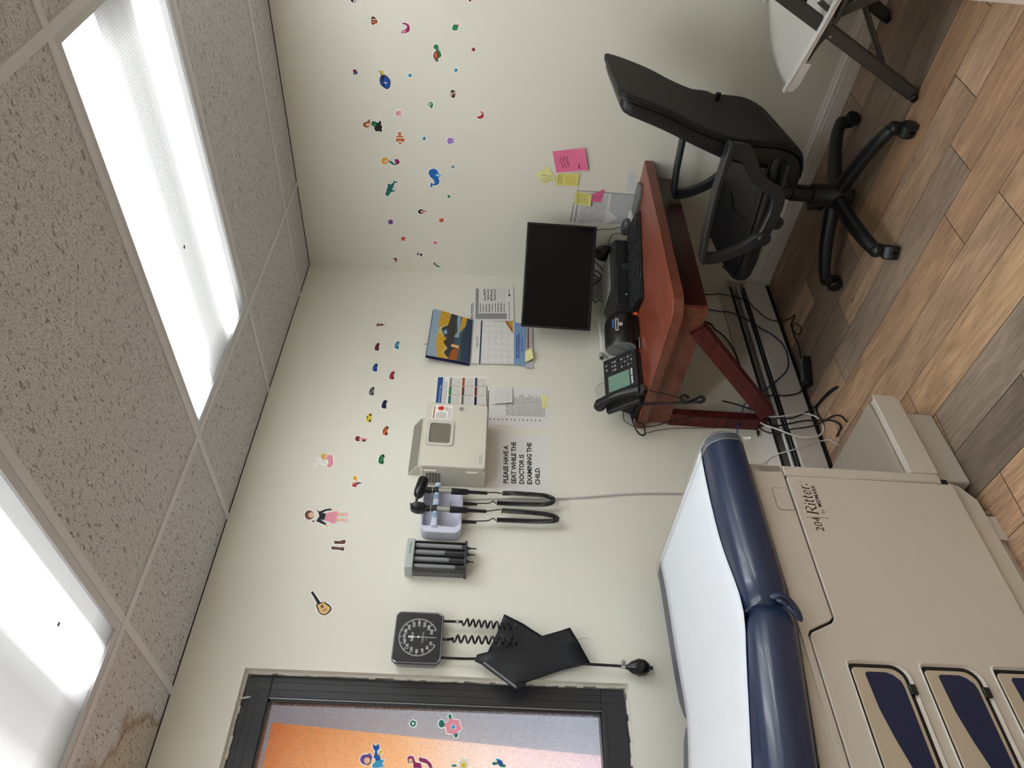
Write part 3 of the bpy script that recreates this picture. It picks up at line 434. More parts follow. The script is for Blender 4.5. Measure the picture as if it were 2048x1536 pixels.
('B','mermaid_sticker','tiny brown haired mermaid sticker nearest the room corner','sticker',[('brown',[(-50.9,1646.6),(-47.3,1650.1),(-47,1655.3),(-50.1,1660.2),(-55.5,1662.9),(-61,1662.4),(-64.5,1658.9),(-64.8,1653.7),(-61.7,1648.8),(-56.4,1646.1)]),('skin',[(-56.4,1648.8),(-53.5,1649.7),(-51.6,1652),(-51.4,1654.8),(-52.9,1657.1),(-55.6,1657.9),(-58.5,1657.1),(-60.4,1654.8),(-60.7,1652),(-59.1,1649.7)]),('teal',[(-50,1650.7),(-52.9,1645),(-45.2,1634.3),(-45,1625.9),(-37.1,1634.3),(-36.8,1643.1)])]),
('A','goggles_sticker','brown figure sticker, nearest the room corner on the window wall','sticker',[('brown',[(-417.9,1885.1),(-396.9,1886.3),(-390.8,1878.2),(-400.8,1871.6),(-389.8,1867.7),(-396.9,1857.9),(-398.2,1844.3),(-406.3,1856.7),(-410,1868.6),(-409.3,1877.5)])]),
('A','car_sticker','maroon car sticker, the car nearest the room corner','car sticker',[('maroon',[(-542,1871.9),(-554.1,1873.6),(-564,1872.9),(-571.1,1864.4),(-569.4,1856.4),(-555.4,1854.9),(-530.7,1856.9),(-521.9,1860.1),(-523.6,1867.5),(-531.9,1870.5)]),('black',[(-528.6,1856.1),(-533.3,1856.6),(-535.4,1859),(-533.7,1861.9),(-529.3,1863.6),(-524.6,1863.1),(-522.5,1860.7),(-524.2,1857.8)]),('black',[(-561.3,1854.5),(-565.9,1854.9),(-568,1857.3),(-566.4,1860.2),(-562,1861.9),(-557.4,1861.4),(-555.3,1859),(-556.9,1856.2)]),('black',[(-535.9,1870.6),(-550,1871.4),(-550.6,1867.2),(-533.6,1867.5)])]),
('A','car_sticker','sky blue car sticker beside the maroon car','car sticker',[('sky',[(-523.4,1787.3),(-535.6,1789.3),(-545.5,1788.8),(-552.7,1780.4),(-551,1772.3),(-536.9,1770.5),(-511.9,1772.1),(-503.1,1775.2),(-504.8,1782.6),(-513.2,1785.8)]),('black',[(-509.8,1771.3),(-514.5,1771.8),(-516.7,1774.3),(-515,1777.2),(-510.5,1778.8),(-505.8,1778.3),(-503.7,1775.8),(-505.3,1772.9)]),('black',[(-542.9,1770.2),(-547.5,1770.7),(-549.6,1773.2),(-548,1776),(-543.5,1777.7),(-538.9,1777.1),(-536.8,1774.7),(-538.4,1771.8)]),('black',[(-517.2,1786),(-531.4,1787.1),(-532,1782.9),(-514.9,1782.8)])]),
('A','car_sticker','royal blue car sticker','car sticker',[('blue',[(-669.6,1862.9),(-681.6,1864.7),(-691.4,1864),(-698.5,1855.3),(-696.9,1847.2),(-683,1845.6),(-658.4,1847.5),(-649.7,1850.8),(-651.3,1858.4),(-659.6,1861.5)]),('black',[(-656.3,1846.8),(-660.9,1847.3),(-663,1849.7),(-661.4,1852.7),(-657,1854.4),(-652.3,1853.9),(-650.2,1851.5),(-651.9,1848.5)]),('black',[(-688.8,1845.1),(-693.4,1845.6),(-695.5,1848.1),(-693.9,1851),(-689.5,1852.7),(-684.9,1852.2),(-682.8,1849.8),(-684.5,1846.9)]),('black',[(-663.5,1861.6),(-677.5,1862.5),(-678.1,1858.2),(-661.3,1858.4)])]),
('A','car_sticker','bright red car sticker between the royal blue and grey cars','car sticker',[('red',[(-709.9,1786.5),(-721.8,1788.5),(-731.4,1788),(-738.4,1779.5),(-736.8,1771.3),(-723.1,1769.5),(-698.9,1771.1),(-690.3,1774.2),(-691.9,1781.7),(-700,1784.9)]),('black',[(-696.8,1770.3),(-701.4,1770.8),(-703.4,1773.3),(-701.8,1776.2),(-697.5,1777.9),(-692.9,1777.3),(-690.8,1774.9),(-692.5,1771.9)]),('black',[(-728.9,1769.2),(-733.3,1769.7),(-735.4,1772.2),(-733.8,1775.1),(-729.5,1776.7),(-725,1776.2),(-722.9,1773.7),(-724.5,1770.8)]),('black',[(-704,1785.1),(-717.7,1786.2),(-718.3,1782),(-701.7,1781.9)])]),
('A','car_sticker','dark grey car sticker beside the royal blue one','car sticker',[('grey',[(-807.9,1857.9),(-819.5,1859.8),(-829,1859.1),(-835.9,1850.4),(-834.3,1842.3),(-820.9,1840.7),(-797,1842.6),(-788.6,1845.9),(-790.2,1853.5),(-798.2,1856.5)]),('black',[(-795,1841.9),(-799.5,1842.4),(-801.5,1844.8),(-800,1847.8),(-795.7,1849.5),(-791.2,1849),(-789.1,1846.6),(-790.7,1843.6)]),('black',[(-826.6,1840.3),(-831,1840.8),(-833,1843.2),(-831.4,1846.1),(-827.2,1847.9),(-822.7,1847.4),(-820.7,1844.9),(-822.3,1842)]),('black',[(-802,1856.7),(-815.5,1857.6),(-816.2,1853.3),(-799.8,1853.5)])]),
('A','car_sticker','dark navy car sticker under the dark grey car','car sticker',[('navy',[(-876.1,1797.4),(-887.6,1799.4),(-897,1798.9),(-903.8,1790.3),(-902.2,1782.1),(-888.9,1780.3),(-865.3,1781.9),(-857,1785.1),(-858.6,1792.7),(-866.5,1795.9)]),('black',[(-863.4,1781.1),(-867.8,1781.6),(-869.8,1784.1),(-868.2,1787.1),(-864,1788.8),(-859.6,1788.2),(-857.5,1785.7),(-859.1,1782.8)]),('black',[(-894.5,1779.9),(-898.9,1780.5),(-900.9,1782.9),(-899.3,1785.9),(-895.1,1787.5),(-890.8,1787),(-888.8,1784.5),(-890.3,1781.6)]),('black',[(-870.3,1796.1),(-883.6,1797.1),(-884.2,1792.8),(-868.1,1792.8)])]),
('A','car_sticker','yellow car sticker between the navy and orange cars','car sticker',[('yellow',[(-953.2,1849.8),(-964.8,1851.7),(-974.3,1851),(-981.2,1842.1),(-979.6,1833.7),(-966.2,1832),(-942.4,1834),(-934,1837.3),(-935.6,1845.1),(-943.5,1848.3)]),('black',[(-940.4,1833.2),(-944.9,1833.7),(-946.9,1836.2),(-945.3,1839.3),(-941,1841),(-936.6,1840.5),(-934.5,1838),(-936.1,1834.9)]),('black',[(-971.9,1831.6),(-976.3,1832.1),(-978.2,1834.6),(-976.7,1837.6),(-972.5,1839.4),(-968,1838.9),(-966,1836.4),(-967.6,1833.3)]),('black',[(-947.4,1848.4),(-960.8,1849.4),(-961.5,1845),(-945.2,1845.1)])]),
('A','car_sticker','orange car sticker above the sharps container','car sticker',[('orange',[(-1016,1774.7),(-1027.5,1776.9),(-1037,1776.4),(-1043.9,1767.4),(-1042.3,1758.9),(-1028.9,1757),(-1005.2,1758.5),(-996.8,1761.8),(-998.3,1769.7),(-1006.3,1773.1)]),('black',[(-1003.2,1757.7),(-1007.7,1758.3),(-1009.7,1760.9),(-1008.1,1764),(-1003.8,1765.7),(-999.3,1765.1),(-997.3,1762.5),(-998.9,1759.4)]),('black',[(-1034.6,1756.6),(-1039,1757.2),(-1040.9,1759.8),(-1039.4,1762.9),(-1035.2,1764.6),(-1030.8,1764),(-1028.8,1761.4),(-1030.3,1758.3)]),('black',[(-1010.1,1773.3),(-1023.6,1774.5),(-1024.2,1770),(-1008,1769.9)])]),
('A','car_sticker','green car sticker farthest from the room corner','car sticker',[('green',[(-1157.4,1772.2),(-1168.9,1774.4),(-1178.2,1773.9),(-1185.1,1764.7),(-1183.6,1756),(-1170.3,1754),(-1146.8,1755.6),(-1138.5,1758.9),(-1140,1767),(-1147.8,1770.5)]),('black',[(-1144.8,1754.7),(-1149.3,1755.3),(-1151.2,1758),(-1149.7,1761.1),(-1145.4,1762.9),(-1141,1762.3),(-1139,1759.6),(-1140.6,1756.5)]),('black',[(-1175.9,1753.6),(-1180.3,1754.3),(-1182.2,1756.9),(-1180.7,1760),(-1176.5,1761.8),(-1172.1,1761.1),(-1170.2,1758.5),(-1171.7,1755.4)]),('black',[(-1151.7,1770.7),(-1165,1771.9),(-1165.6,1767.3),(-1149.5,1767.2)])]),
('A','girl_sticker','girl figure sticker with a red frilled hat','sticker',[('darkred',[(-1067,1856.2),(-1072,1858.6),(-1078.3,1858),(-1079.1,1862.8),(-1083.4,1865.8),(-1079.7,1870.2),(-1079.5,1875.1),(-1073.3,1876.4),(-1068.8,1880.3),(-1063.8,1877.9),(-1057.4,1878.5),(-1056.6,1873.7),(-1052.2,1870.7),(-1056,1866.3),(-1056.2,1861.4),(-1062.5,1860)]),('skin',[(-1068.7,1851.9),(-1072.4,1852.4),(-1074.9,1854.8),(-1075.1,1858.1),(-1073.1,1861.2),(-1069.5,1862.8),(-1065.7,1862.3),(-1063.3,1860),(-1063,1856.6),(-1065.1,1853.5)]),('pink',[(-1061.8,1854.8),(-1062.8,1842.4),(-1068.3,1820.2),(-1070.6,1839.7),(-1079,1837),(-1078.2,1847.7)]),('maroon',[(-1069.3,1849.1),(-1072.3,1836.4),(-1079.1,1838.5),(-1078.2,1847.1)])]),
('A','bunny_sticker','white rabbit and blond doll sticker in pink','sticker',[('pink',[(-1159.2,1972.9),(-1152.5,1959.2),(-1159.4,1949.1),(-1196.3,1941),(-1211.4,1945.7),(-1215.1,1956.8),(-1205.3,1964.5),(-1190,1958.4),(-1179.4,1966.3)]),('blond',[(-1163,1968.1),(-1171.9,1969.1),(-1177.7,1974.8),(-1178.3,1983.1),(-1173.4,1990.9),(-1164.9,1995.1),(-1155.9,1994.2),(-1150,1988.4),(-1149.4,1980),(-1154.4,1972.3)]),('skin',[(-1163.7,1967.9),(-1169.5,1968.4),(-1173.3,1971.5),(-1173.6,1976.2),(-1170.4,1980.7),(-1164.8,1983.2),(-1159,1982.8),(-1155.2,1979.6),(-1154.9,1974.9),(-1158.1,1970.4)]),('white',[(-1188.8,1966.9),(-1196.2,1967.9),(-1201.2,1973.2),(-1201.7,1980.8),(-1197.6,1987.7),(-1190.4,1991.5),(-1182.9,1990.5),(-1177.9,1985.2),(-1177.4,1977.6),(-1181.5,1970.6)]),('white',[(-1192.3,1992),(-1215.8,2011),(-1208.4,2009.5),(-1185.1,1994.8)]),('white',[(-1186.6,1990.1),(-1176.7,2008.3),(-1172.9,2007.5),(-1180.3,1989.8)]),('black',[(-1185.8,1978.7),(-1187.2,1979.1),(-1187.2,1980.2),(-1186,1981),(-1184.7,1980.7),(-1184.6,1979.5)]),('black',[(-1194.3,1977.7),(-1195.6,1978.1),(-1195.7,1979.2),(-1194.5,1980.1),(-1193.2,1979.7),(-1193.1,1978.5)])]),
('A','dancer_sticker','tiny yellow haired dancer sticker in a red dress','sticker',[('blond',[(-1256,1839.8),(-1259.5,1841.7),(-1263.9,1840.9),(-1264.8,1844.4),(-1268.4,1846),(-1266.3,1849.5),(-1267.4,1852.9),(-1263.3,1854.6),(-1261.4,1858.2),(-1257.2,1857.5),(-1253.1,1859.5),(-1250.8,1856.6),(-1246.4,1856.2),(-1247.2,1852.5),(-1244.5,1849.8),(-1248,1847),(-1248.3,1843.3),(-1252.8,1842.7)]),('skin',[(-1281,1860.9),(-1272.2,1852.1),(-1271.7,1843.5),(-1266,1839.4),(-1271.2,1836.8),(-1278.6,1840.9),(-1282.9,1851.9)]),('red',[(-1284.9,1854.4),(-1280.4,1840.6),(-1284.4,1836.5),(-1298.7,1839.2),(-1295.5,1854.2)]),('black',[(-1279.6,1839.3),(-1273.3,1830.1),(-1283.1,1816.4),(-1280.3,1828.5),(-1284.3,1835.7)])]),
('A','doll_sticker','large doll sticker in black top and pink skirt','sticker',[('brownhair',[(-1427.5,1970.4),(-1439.6,1971.1),(-1447.4,1977.6),(-1448,1987.4),(-1441.1,1996.8),(-1429.5,2002.3),(-1417.4,2001.6),(-1409.5,1995.1),(-1408.9,1985.2),(-1415.8,1975.8)]),('skin',[(-1427.3,1966.5),(-1434.3,1967.4),(-1438.9,1972.3),(-1439.4,1979.5),(-1435.5,1986.1),(-1428.7,1989.6),(-1421.7,1988.8),(-1417,1983.9),(-1416.6,1976.7),(-1420.5,1970.1)]),('brownhair',[(-1453.2,1960.7),(-1455.5,1961.3),(-1457.1,1963.8),(-1457.3,1967.1),(-1456.1,1970.1),(-1453.9,1971.6),(-1451.5,1971),(-1450,1968.6),(-1449.8,1965.2),(-1451,1962.2)]),('black',[(-1405.5,1962.9),(-1411.5,1952),(-1400.4,1934.5),(-1395.8,1914.2),(-1404,1911.3),(-1408.5,1930.2),(-1417.5,1941.1),(-1418.3,1927.8),(-1446.4,1928.7),(-1445.5,1941.4),(-1460.4,1917.9),(-1467.1,1920.8),(-1461.5,1937),(-1453,1956.6),(-1446.3,1955.1),(-1431.2,1949.6),(-1418.3,1954.9)]),('skin',[(-1396.4,1914.1),(-1395.2,1904.5),(-1400.2,1905),(-1403,1911.5)]),('skin',[(-1463.7,1919.5),(-1475,1906.9),(-1476.2,1912.2),(-1468.1,1922)]),('pink',[(-1418.3,1927.8),(-1410.6,1910.2),(-1405.9,1888.6),(-1450.4,1886.4),(-1462.1,1892.7),(-1451.9,1911.1),(-1446.4,1928.2)]),('skin',[(-1412.5,1888),(-1412.8,1864.9),(-1424.3,1863),(-1424.7,1886.7)]),('skin',[(-1435.8,1889),(-1436.4,1861),(-1446.9,1856.4),(-1447.8,1886.9)]),('ltpink',[(-1412.1,1865),(-1408.5,1848.8),(-1423.2,1845),(-1424.6,1863)]),('ltpink',[(-1436.4,1861),(-1434.3,1848.8),(-1451,1843.3),(-1448.5,1854.8)])]),
('A','boot_sticker','brown boot sticker, the one nearer the room corner','boot sticker',[('bootbrown',[(-1526.4,1884),(-1527.7,1878.4),(-1528.1,1859.3),(-1521.8,1846.7),(-1523.9,1839.5),(-1534.8,1838.6),(-1539.1,1843.8),(-1540.2,1878.9),(-1532.3,1877.6)])]),
('A','boot_sticker','brown boot sticker, the one nearer the guitar','boot sticker',[('bootbrown',[(-1559.2,1885),(-1549.8,1883.1),(-1550.8,1874.3),(-1552.2,1855.1),(-1550.5,1841.9),(-1559.6,1837.7),(-1567.5,1841.8),(-1563.5,1853.2),(-1563.5,1880.2)])]),
('A','guitar_sticker','acoustic guitar sticker above the window corner','sticker',[('black',[(-1726.2,1922),(-1721.6,1915.2),(-1743.1,1896.9),(-1771,1873.8),(-1776.7,1877.8),(-1763.7,1894.2),(-1746.4,1906.5)]),('black',[(-1772.1,1896.5),(-1766.5,1893.7),(-1763.1,1880.4),(-1759.7,1868.2),(-1765.9,1854.4),(-1775.1,1845.1),(-1784.5,1842.1),(-1795.7,1849),(-1804.2,1858.8),(-1803.6,1872.8),(-1794.6,1883.3),(-1781.4,1890.9)]),('tan',[(-1773.3,1892.4),(-1767.5,1887.2),(-1762.9,1877.8),(-1759.8,1869.5),(-1765.2,1867.2),(-1774,1851.6),(-1782,1846.9),(-1791.8,1852.2),(-1801.1,1860.6),(-1800,1872.2),(-1791.8,1881.3),(-1781.2,1885.8)]),('brown',[(-1774.4,1869.9),(-1777.6,1870.2),(-1779.7,1872.4),(-1779.8,1875.5),(-1778,1878.4),(-1774.9,1879.9),(-1771.6,1879.6),(-1769.5,1877.4),(-1769.4,1874.3),(-1771.2,1871.4)]),('black',[(-1789.9,1870.3),(-1780.7,1860.6),(-1783.1,1858.9),(-1791.7,1867.9)])]),
('W','flower_sticker','teal flower cling on the window glass','window cling',[('teal',[(-2114.4,1532.1),(-2117.6,1535.9),(-2122.4,1534.7),(-2121.9,1539.9),(-2126,1542.6),(-2122.2,1546.1),(-2123,1551.1),(-2118.1,1550.9),(-2115.3,1555.4),(-2112.1,1551.6),(-2107.2,1552.8),(-2107.7,1547.6),(-2103.6,1544.9),(-2107.5,1541.4),(-2106.6,1536.3),(-2111.6,1536.5)]),('white',[(-2114.7,1539.9),(-2116.9,1540.4),(-2118.3,1542.2),(-2118.4,1544.6),(-2117.2,1546.6),(-2115,1547.6),(-2112.8,1547.1),(-2111.3,1545.3),(-2111.3,1542.9),(-2112.5,1540.8)])]),
('W','mermaid_sticker','blue tailed mermaid cling with purple hair on the window glass','window cling',[('purple',[(-2219.8,1655),(-2228.4,1656.9),(-2233.9,1664.2),(-2234.3,1674.1),(-2229.3,1682.9),(-2220.9,1687.3),(-2212.3,1685.5),(-2206.7,1678.2),(-2206.3,1668.2),(-2211.4,1659.3)]),('skin',[(-2222.8,1656.7),(-2228.3,1657.7),(-2231.8,1661.9),(-2232,1667.7),(-2228.8,1672.8),(-2223.4,1675.4),(-2217.9,1674.4),(-2214.4,1670.2),(-2214.2,1664.5),(-2217.4,1659.3)]),('purple',[(-2207,1665.3),(-2201,1661.4),(-2213.9,1651.8),(-2221.3,1657)]),('blue',[(-2175.5,1655.6),(-2182.6,1646.7),(-2174.9,1638.2),(-2188.2,1634.9),(-2197.3,1640.9),(-2207.5,1637),(-2211.6,1628.6),(-2221.9,1630.3),(-2220.8,1639.9),(-2213.7,1648.7),(-2197.5,1646.2),(-2188.8,1653.7)]),('yellow',[(-2197.1,1635.2),(-2191,1629.8),(-2201.2,1626.8),(-2207.4,1633.9)]),('sky',[(-2222.2,1639.7),(-2220.3,1625.9),(-2218.5,1616.7),(-2228.9,1621.6),(-2237.3,1615.8),(-2241.3,1632.4),(-2242.2,1649.3),(-2232.7,1649.1)])]),
('W','mermaid_sticker','magenta tailed mermaid cling on the window glass','window cling',[('magenta',[(-2211.9,1551.6),(-2205.8,1544.4),(-2206.9,1533.2),(-2222.7,1525.3),(-2225.1,1509.4),(-2237.4,1505.1),(-2238.2,1530),(-2222.9,1531.6),(-2221.9,1544.2)]),('magenta',[(-2209.3,1517.2),(-2212.9,1494.8),(-2224.1,1479.7),(-2236.4,1474.5),(-2236.7,1483.2),(-2225.9,1490.5),(-2219.4,1514.7)]),('skin',[(-2218.6,1533.6),(-2222.1,1534.4),(-2224.3,1537.3),(-2224.4,1541.2),(-2222.4,1544.5),(-2219,1546.1),(-2215.6,1545.3),(-2213.3,1542.4),(-2213.2,1538.5),(-2215.2,1535.1)])]),
('W','flower_sticker','pink flower cling with teal leaves on the window glass','window cling',[('pink',[(-2124.1,1395.5),(-2132.9,1405.4),(-2143.9,1412.5),(-2140,1425.6),(-2139.5,1439.2),(-2126.8,1442.6),(-2115.2,1449.4),(-2106.3,1439.6),(-2095.1,1432.6),(-2099,1419.3),(-2099.6,1405.5),(-2112.5,1402.2)]),('white',[(-2120,1413.2),(-2124.6,1414.5),(-2127.6,1418.4),(-2127.7,1423.4),(-2125.1,1427.7),(-2120.6,1429.5),(-2115.9,1428.3),(-2112.9,1424.4),(-2112.8,1419.4),(-2115.4,1415.1)]),('sky',[(-2120.1,1415.6),(-2123.3,1416.5),(-2125.4,1419.3),(-2125.6,1422.8),(-2123.7,1425.8),(-2120.5,1427.2),(-2117.2,1426.3),(-2115.1,1423.5),(-2114.9,1419.9),(-2116.9,1416.9)]),('teal',[(-2111.8,1448.9),(-2118.8,1450.1),(-2123.2,1454.1),(-2123.4,1459.6),(-2119.3,1464.3),(-2112.5,1466.5),(-2105.5,1465.4),(-2101.1,1461.3),(-2100.9,1455.8),(-2105,1451.1)]),('teal',[(-2089.7,1428.9),(-2093.6,1429.6),(-2096.1,1431.8),(-2096.2,1434.8),(-2093.9,1437.3),(-2090.1,1438.5),(-2086.1,1437.9),(-2083.6,1435.6),(-2083.5,1432.7),(-2085.8,1430.1)]),('teal',[(-2144.2,1406.3),(-2148,1407.1),(-2150.5,1409.6),(-2150.6,1412.9),(-2148.4,1415.8),(-2144.6,1417.1),(-2140.8,1416.3),(-2138.4,1413.7),(-2138.3,1410.4),(-2140.5,1407.5)])]),
('W','flower_sticker','cream flower cling on the window glass near the lower edge','window cling',[('cream',[(-2224.2,1364.6),(-2228.4,1374.8),(-2238.5,1376.6),(-2232.5,1385.7),(-2236,1396.1),(-2225.8,1395.2),(-2219.2,1403.9),(-2214.9,1393.8),(-2204.6,1392.1),(-2210.8,1382.8),(-2207.2,1372.3),(-2217.5,1373.3)]),('yellow',[(-2226,1376.8),(-2230,1377.9),(-2232.5,1381.4),(-2232.7,1385.9),(-2230.4,1389.6),(-2226.5,1391.2),(-2222.5,1390.1),(-2219.9,1386.6),(-2219.8,1382.1),(-2222.1,1378.4)]),('teal',[(-2227.8,1404),(-2229.7,1405.4),(-2230.9,1409.3),(-2231.1,1414.1),(-2230.1,1418.1),(-2228.4,1419.8),(-2226.5,1418.4),(-2225.3,1414.5),(-2225.1,1409.6),(-2226.1,1405.6)])]),
('W','flower_sticker','small blue and teal posy cling on the window glass','window cling',[('blue',[(-2215.7,1269.5),(-2219.7,1270.9),(-2222.3,1274.5),(-2222.4,1279),(-2220.1,1282.7),(-2216.2,1284.2),(-2212.2,1282.9),(-2209.6,1279.3),(-2209.4,1274.7),(-2211.8,1271)]),('teal',[(-2218.4,1286.1),(-2220.9,1287.4),(-2222.6,1291),(-2222.8,1295.5),(-2221.3,1299.2),(-2218.9,1300.7),(-2216.3,1299.4),(-2214.6,1295.8),(-2214.5,1291.2),(-2215.9,1287.6)]),('sky',[(-2207.4,1280.7),(-2209.6,1281.6),(-2211.1,1283.8),(-2211.2,1286.7),(-2209.9,1289.1),(-2207.8,1290),(-2205.6,1289.2),(-2204.1,1286.9),(-2204,1284),(-2205.3,1281.7)]),('teal',[(-2223.6,1259.8),(-2225.8,1261.4),(-2227.3,1265.7),(-2227.5,1271),(-2226.3,1275.3),(-2224.2,1277),(-2222,1275.4),(-2220.5,1271.1),(-2220.3,1265.8),(-2221.5,1261.5)])]),
]
# ================================================================ flat things on the walls
PC = dict(black='#1C1A1C', white='#ECEAE4', brown='#6A3A26', cream='#E8DCC0', orange='#C8643A', magenta='#94205E', pink='#E090A4', green='#1E7A4A', darkred='#7A1F22', purple='#6A4590', teal='#167068', yellow='#D8C23C', blue='#1A4FA4', whaleblue='#2268BC', bubble='#2E7FA8', ltblue='#A8D4EC', ltpink='#E8BCC4', red='#B0323A', redhair='#8E5A34', skin='#E4B898', lilac='#9A7CC0', blond='#D8A83C', grey='#6E6C66', vermil='#C8442A', maroon='#6A1E26', sky='#3C9CC8', navy='#1C1C4A', brownhair='#6E4426', bootbrown='#5C3A30', tan='#DDB478',
    paper='#DEDDDB', ink='#3A3A40', midgrey='#8C8C8E', ltgrey='#B6B8BA', pinknote='#F07CA4', pinkline='#C85E88', yelnote='#DDD77C', yelpale='#E2DFA0', txt='#101012', hdrblue='#2A4C8C', skyblue='#7C9CC4', gold='#C89A2C', dkblue='#2C3E54', rock='#3A3834', water='#3E5660', rust='#A0562C', mist='#C8B878', snow='#8FA4B8')
def pm_(k): return M('print_' + k, PC[k], 0.55, spec=0.3)
def on(w, off):
    if w == 'A': return lambda h, z: (h, -off, z)
    if w == 'B': return lambda h, z: (-off, h, z)
    return lambda h, z: (h, .0445 - off, z)
def grow(poly, d):
    n = len(poly); out = []
    ar = sum(poly[i][0] * poly[(i + 1) % n][1] - poly[(i + 1) % n][0] * poly[i][1] for i in range(n)); sg = 1 if ar > 0 else -1
    for i in range(n):
        p, q, r = Vector(poly[i - 1]), Vector(poly[i]), Vector(poly[(i + 1) % n])
        a = (q - p); b = (r - q)
        if a.length < 1e-9 or b.length < 1e-9: out.append(tuple(q)); continue
        na = Vector((a.y, -a.x)).normalized() * sg; nb = Vector((b.y, -b.x)).normalized() * sg; m = (na + nb)
        m = m.normalized() if m.length > .2 else na
        out.append(tuple(q + m * d))
    return out
def flat_sticker(w, name, label, cat, layers):
    mb = MB(); k = 0.001
    back = M('sticker_backing', '#FCFCFA', .5)
    for c, p in layers:
        q = [(x * k, z * k) for x, z in p]; g = grow(q, .0030)
        f = on(w, 0.0); f2 = on(w, .0006); n = len(g)
        mb.add([f(*a) for a in g] + [f2(*a) for a in g], [tuple(range(n, 2 * n))] + [(i, (i + 1) % n, n + (i + 1) % n, n + i) for i in range(n)], back)
    for i, (c, p) in enumerate(layers):
        f = on(w, .0008 + .00015 * i); mb.add([f(x * k, z * k) for x, z in p], [tuple(range(len(p)))], pm_(c))
    o = mb.build(name, smooth=0, recalc=False); tag(o, label, cat)
    if cat == 'car sticker': o['group'] = 'car stickers on the window wall'
    if cat == 'bubble sticker': o['group'] = 'blue bubble stickers'
    if cat == 'dot sticker': o['group'] = 'tiny grey dot stickers'
    if cat == 'boot sticker': o['group'] = 'brown boot stickers'
    return o
for w, nm, lb, cat, ly in STICKERS: flat_sticker(w, nm, lb, cat, ly)

class Sheet:
    # a sheet of paper given by its four wall corners TL TR BR BL; u runs right, v runs down
    def __init__(s, w, cs, off=.0006, th=.0005, base='paper', lift=None):
        s.w = w; s.c = [Vector(c) for c in cs]; s.off = off; s.mb = MB(); s.lift = lift; s.k = 0
        N = 10; g = []
        for j in range(N + 1):
            for i in range(N + 1): g.append(s.P(i / N, j / N))
        fs = [(j * (N + 1) + i, j * (N + 1) + i + 1, (j + 1) * (N + 1) + i + 1, (j + 1) * (N + 1) + i) for j in range(N) for i in range(N)]
        s.mb.add(g, fs, pm_(base))
        e = [i for i in range(N + 1)] + [(j + 1) * (N + 1) - 1 for j in range(1, N + 1)] + [N * (N + 1) + i for i in range(N - 1, -1, -1)] + [j * (N + 1) for j in range(N - 1, 0, -1)]
        wall = on(w, 0.0); vs = [g[i] for i in e]; n = len(vs)
        bk = []
        for i in e:
            bk.append(s.P((i % (N + 1)) / N, (i // (N + 1)) / N, -th))
        s.mb.add(vs + bk, [(i, (i + 1) % n, n + (i + 1) % n, n + i) for i in range(n)], pm_(base))
    def P(s, u, v, d=0):
        a, b, c, e = s.c; p = (a * (1 - u) + b * u) * (1 - v) + (e * (1 - u) + c * u) * v
        l = s.lift(u, v) if s.lift else 0
        return on(s.w, s.off + l + d)(p.x, p.y)
    def quad(s, u0, u1, v0, v1, col, d=.0004, n=1):
        vs = []
        m = max(1, int((v1 - v0) * 10)) if s.lift else 1
        for j in range(m + 1):
            v = v0 + (v1 - v0) * j / m; vs += [s.P(u0, v, d), s.P(u1, v, d)]
        s.mb.add(vs, [(2 * j, 2 * j + 1, 2 * j + 3, 2 * j + 2) for j in range(m)], pm_(col)); return s
    def poly(s, pts, col, d=.0005): s.mb.add([s.P(u, v, d) for u, v in pts], [tuple(range(len(pts)))], pm_(col)); return s
    def text(s, t, u, v, h, col='txt', d=.0006, asp=1.0, **k):
        put_text(s.mb, t, lambda x, y: s.P(u + x * asp, v - y, d), pm_(col), h, **k); return s
    def lines(s, u0, u1, v0, v1, n, col='ink', th=.5, rnd=None, words=True, d=.0005):
        rnd = rnd or random.Random(n); dv = (v1 - v0) / n
        for i in range(n):
            v = v0 + dv * i; u = u0; end = u1 - (rnd.random() * .25 * (u1 - u0) if words else 0)
            while u < end:
                w = min(rnd.uniform(.02, .09), end - u) if words else end - u
                s.quad(u, u + w, v, v + dv * th, col, d); u += w + .012
        return s
    def scrawl(s, u0, u1, v0, v1, n, col='ink', seed=1, d=.0006):
        rnd = random.Random(seed)
        for i in range(n):
            v = v0 + (v1 - v0) * (i + .5) / n; u = u0; px = (u, v)
            while u < u1:
                u += rnd.uniform(.015, .04) * (u1 - u0) * 2; q = (u, v + rnd.uniform(-.35, .35) * (v1 - v0) / n)
                a, b = Vector(px), Vector(q); m = (b - a).normalized(); nn = Vector((-m.y, m.x)) * .008
                s.poly([tuple(a - nn), tuple(b - nn), tuple(b + nn), tuple(a + nn)], col, d); px = q
        return s
    def done(s, name, label, cat, group=None): return tag(s.mb.build(name, smooth=0, recalc=False), label, cat, group)
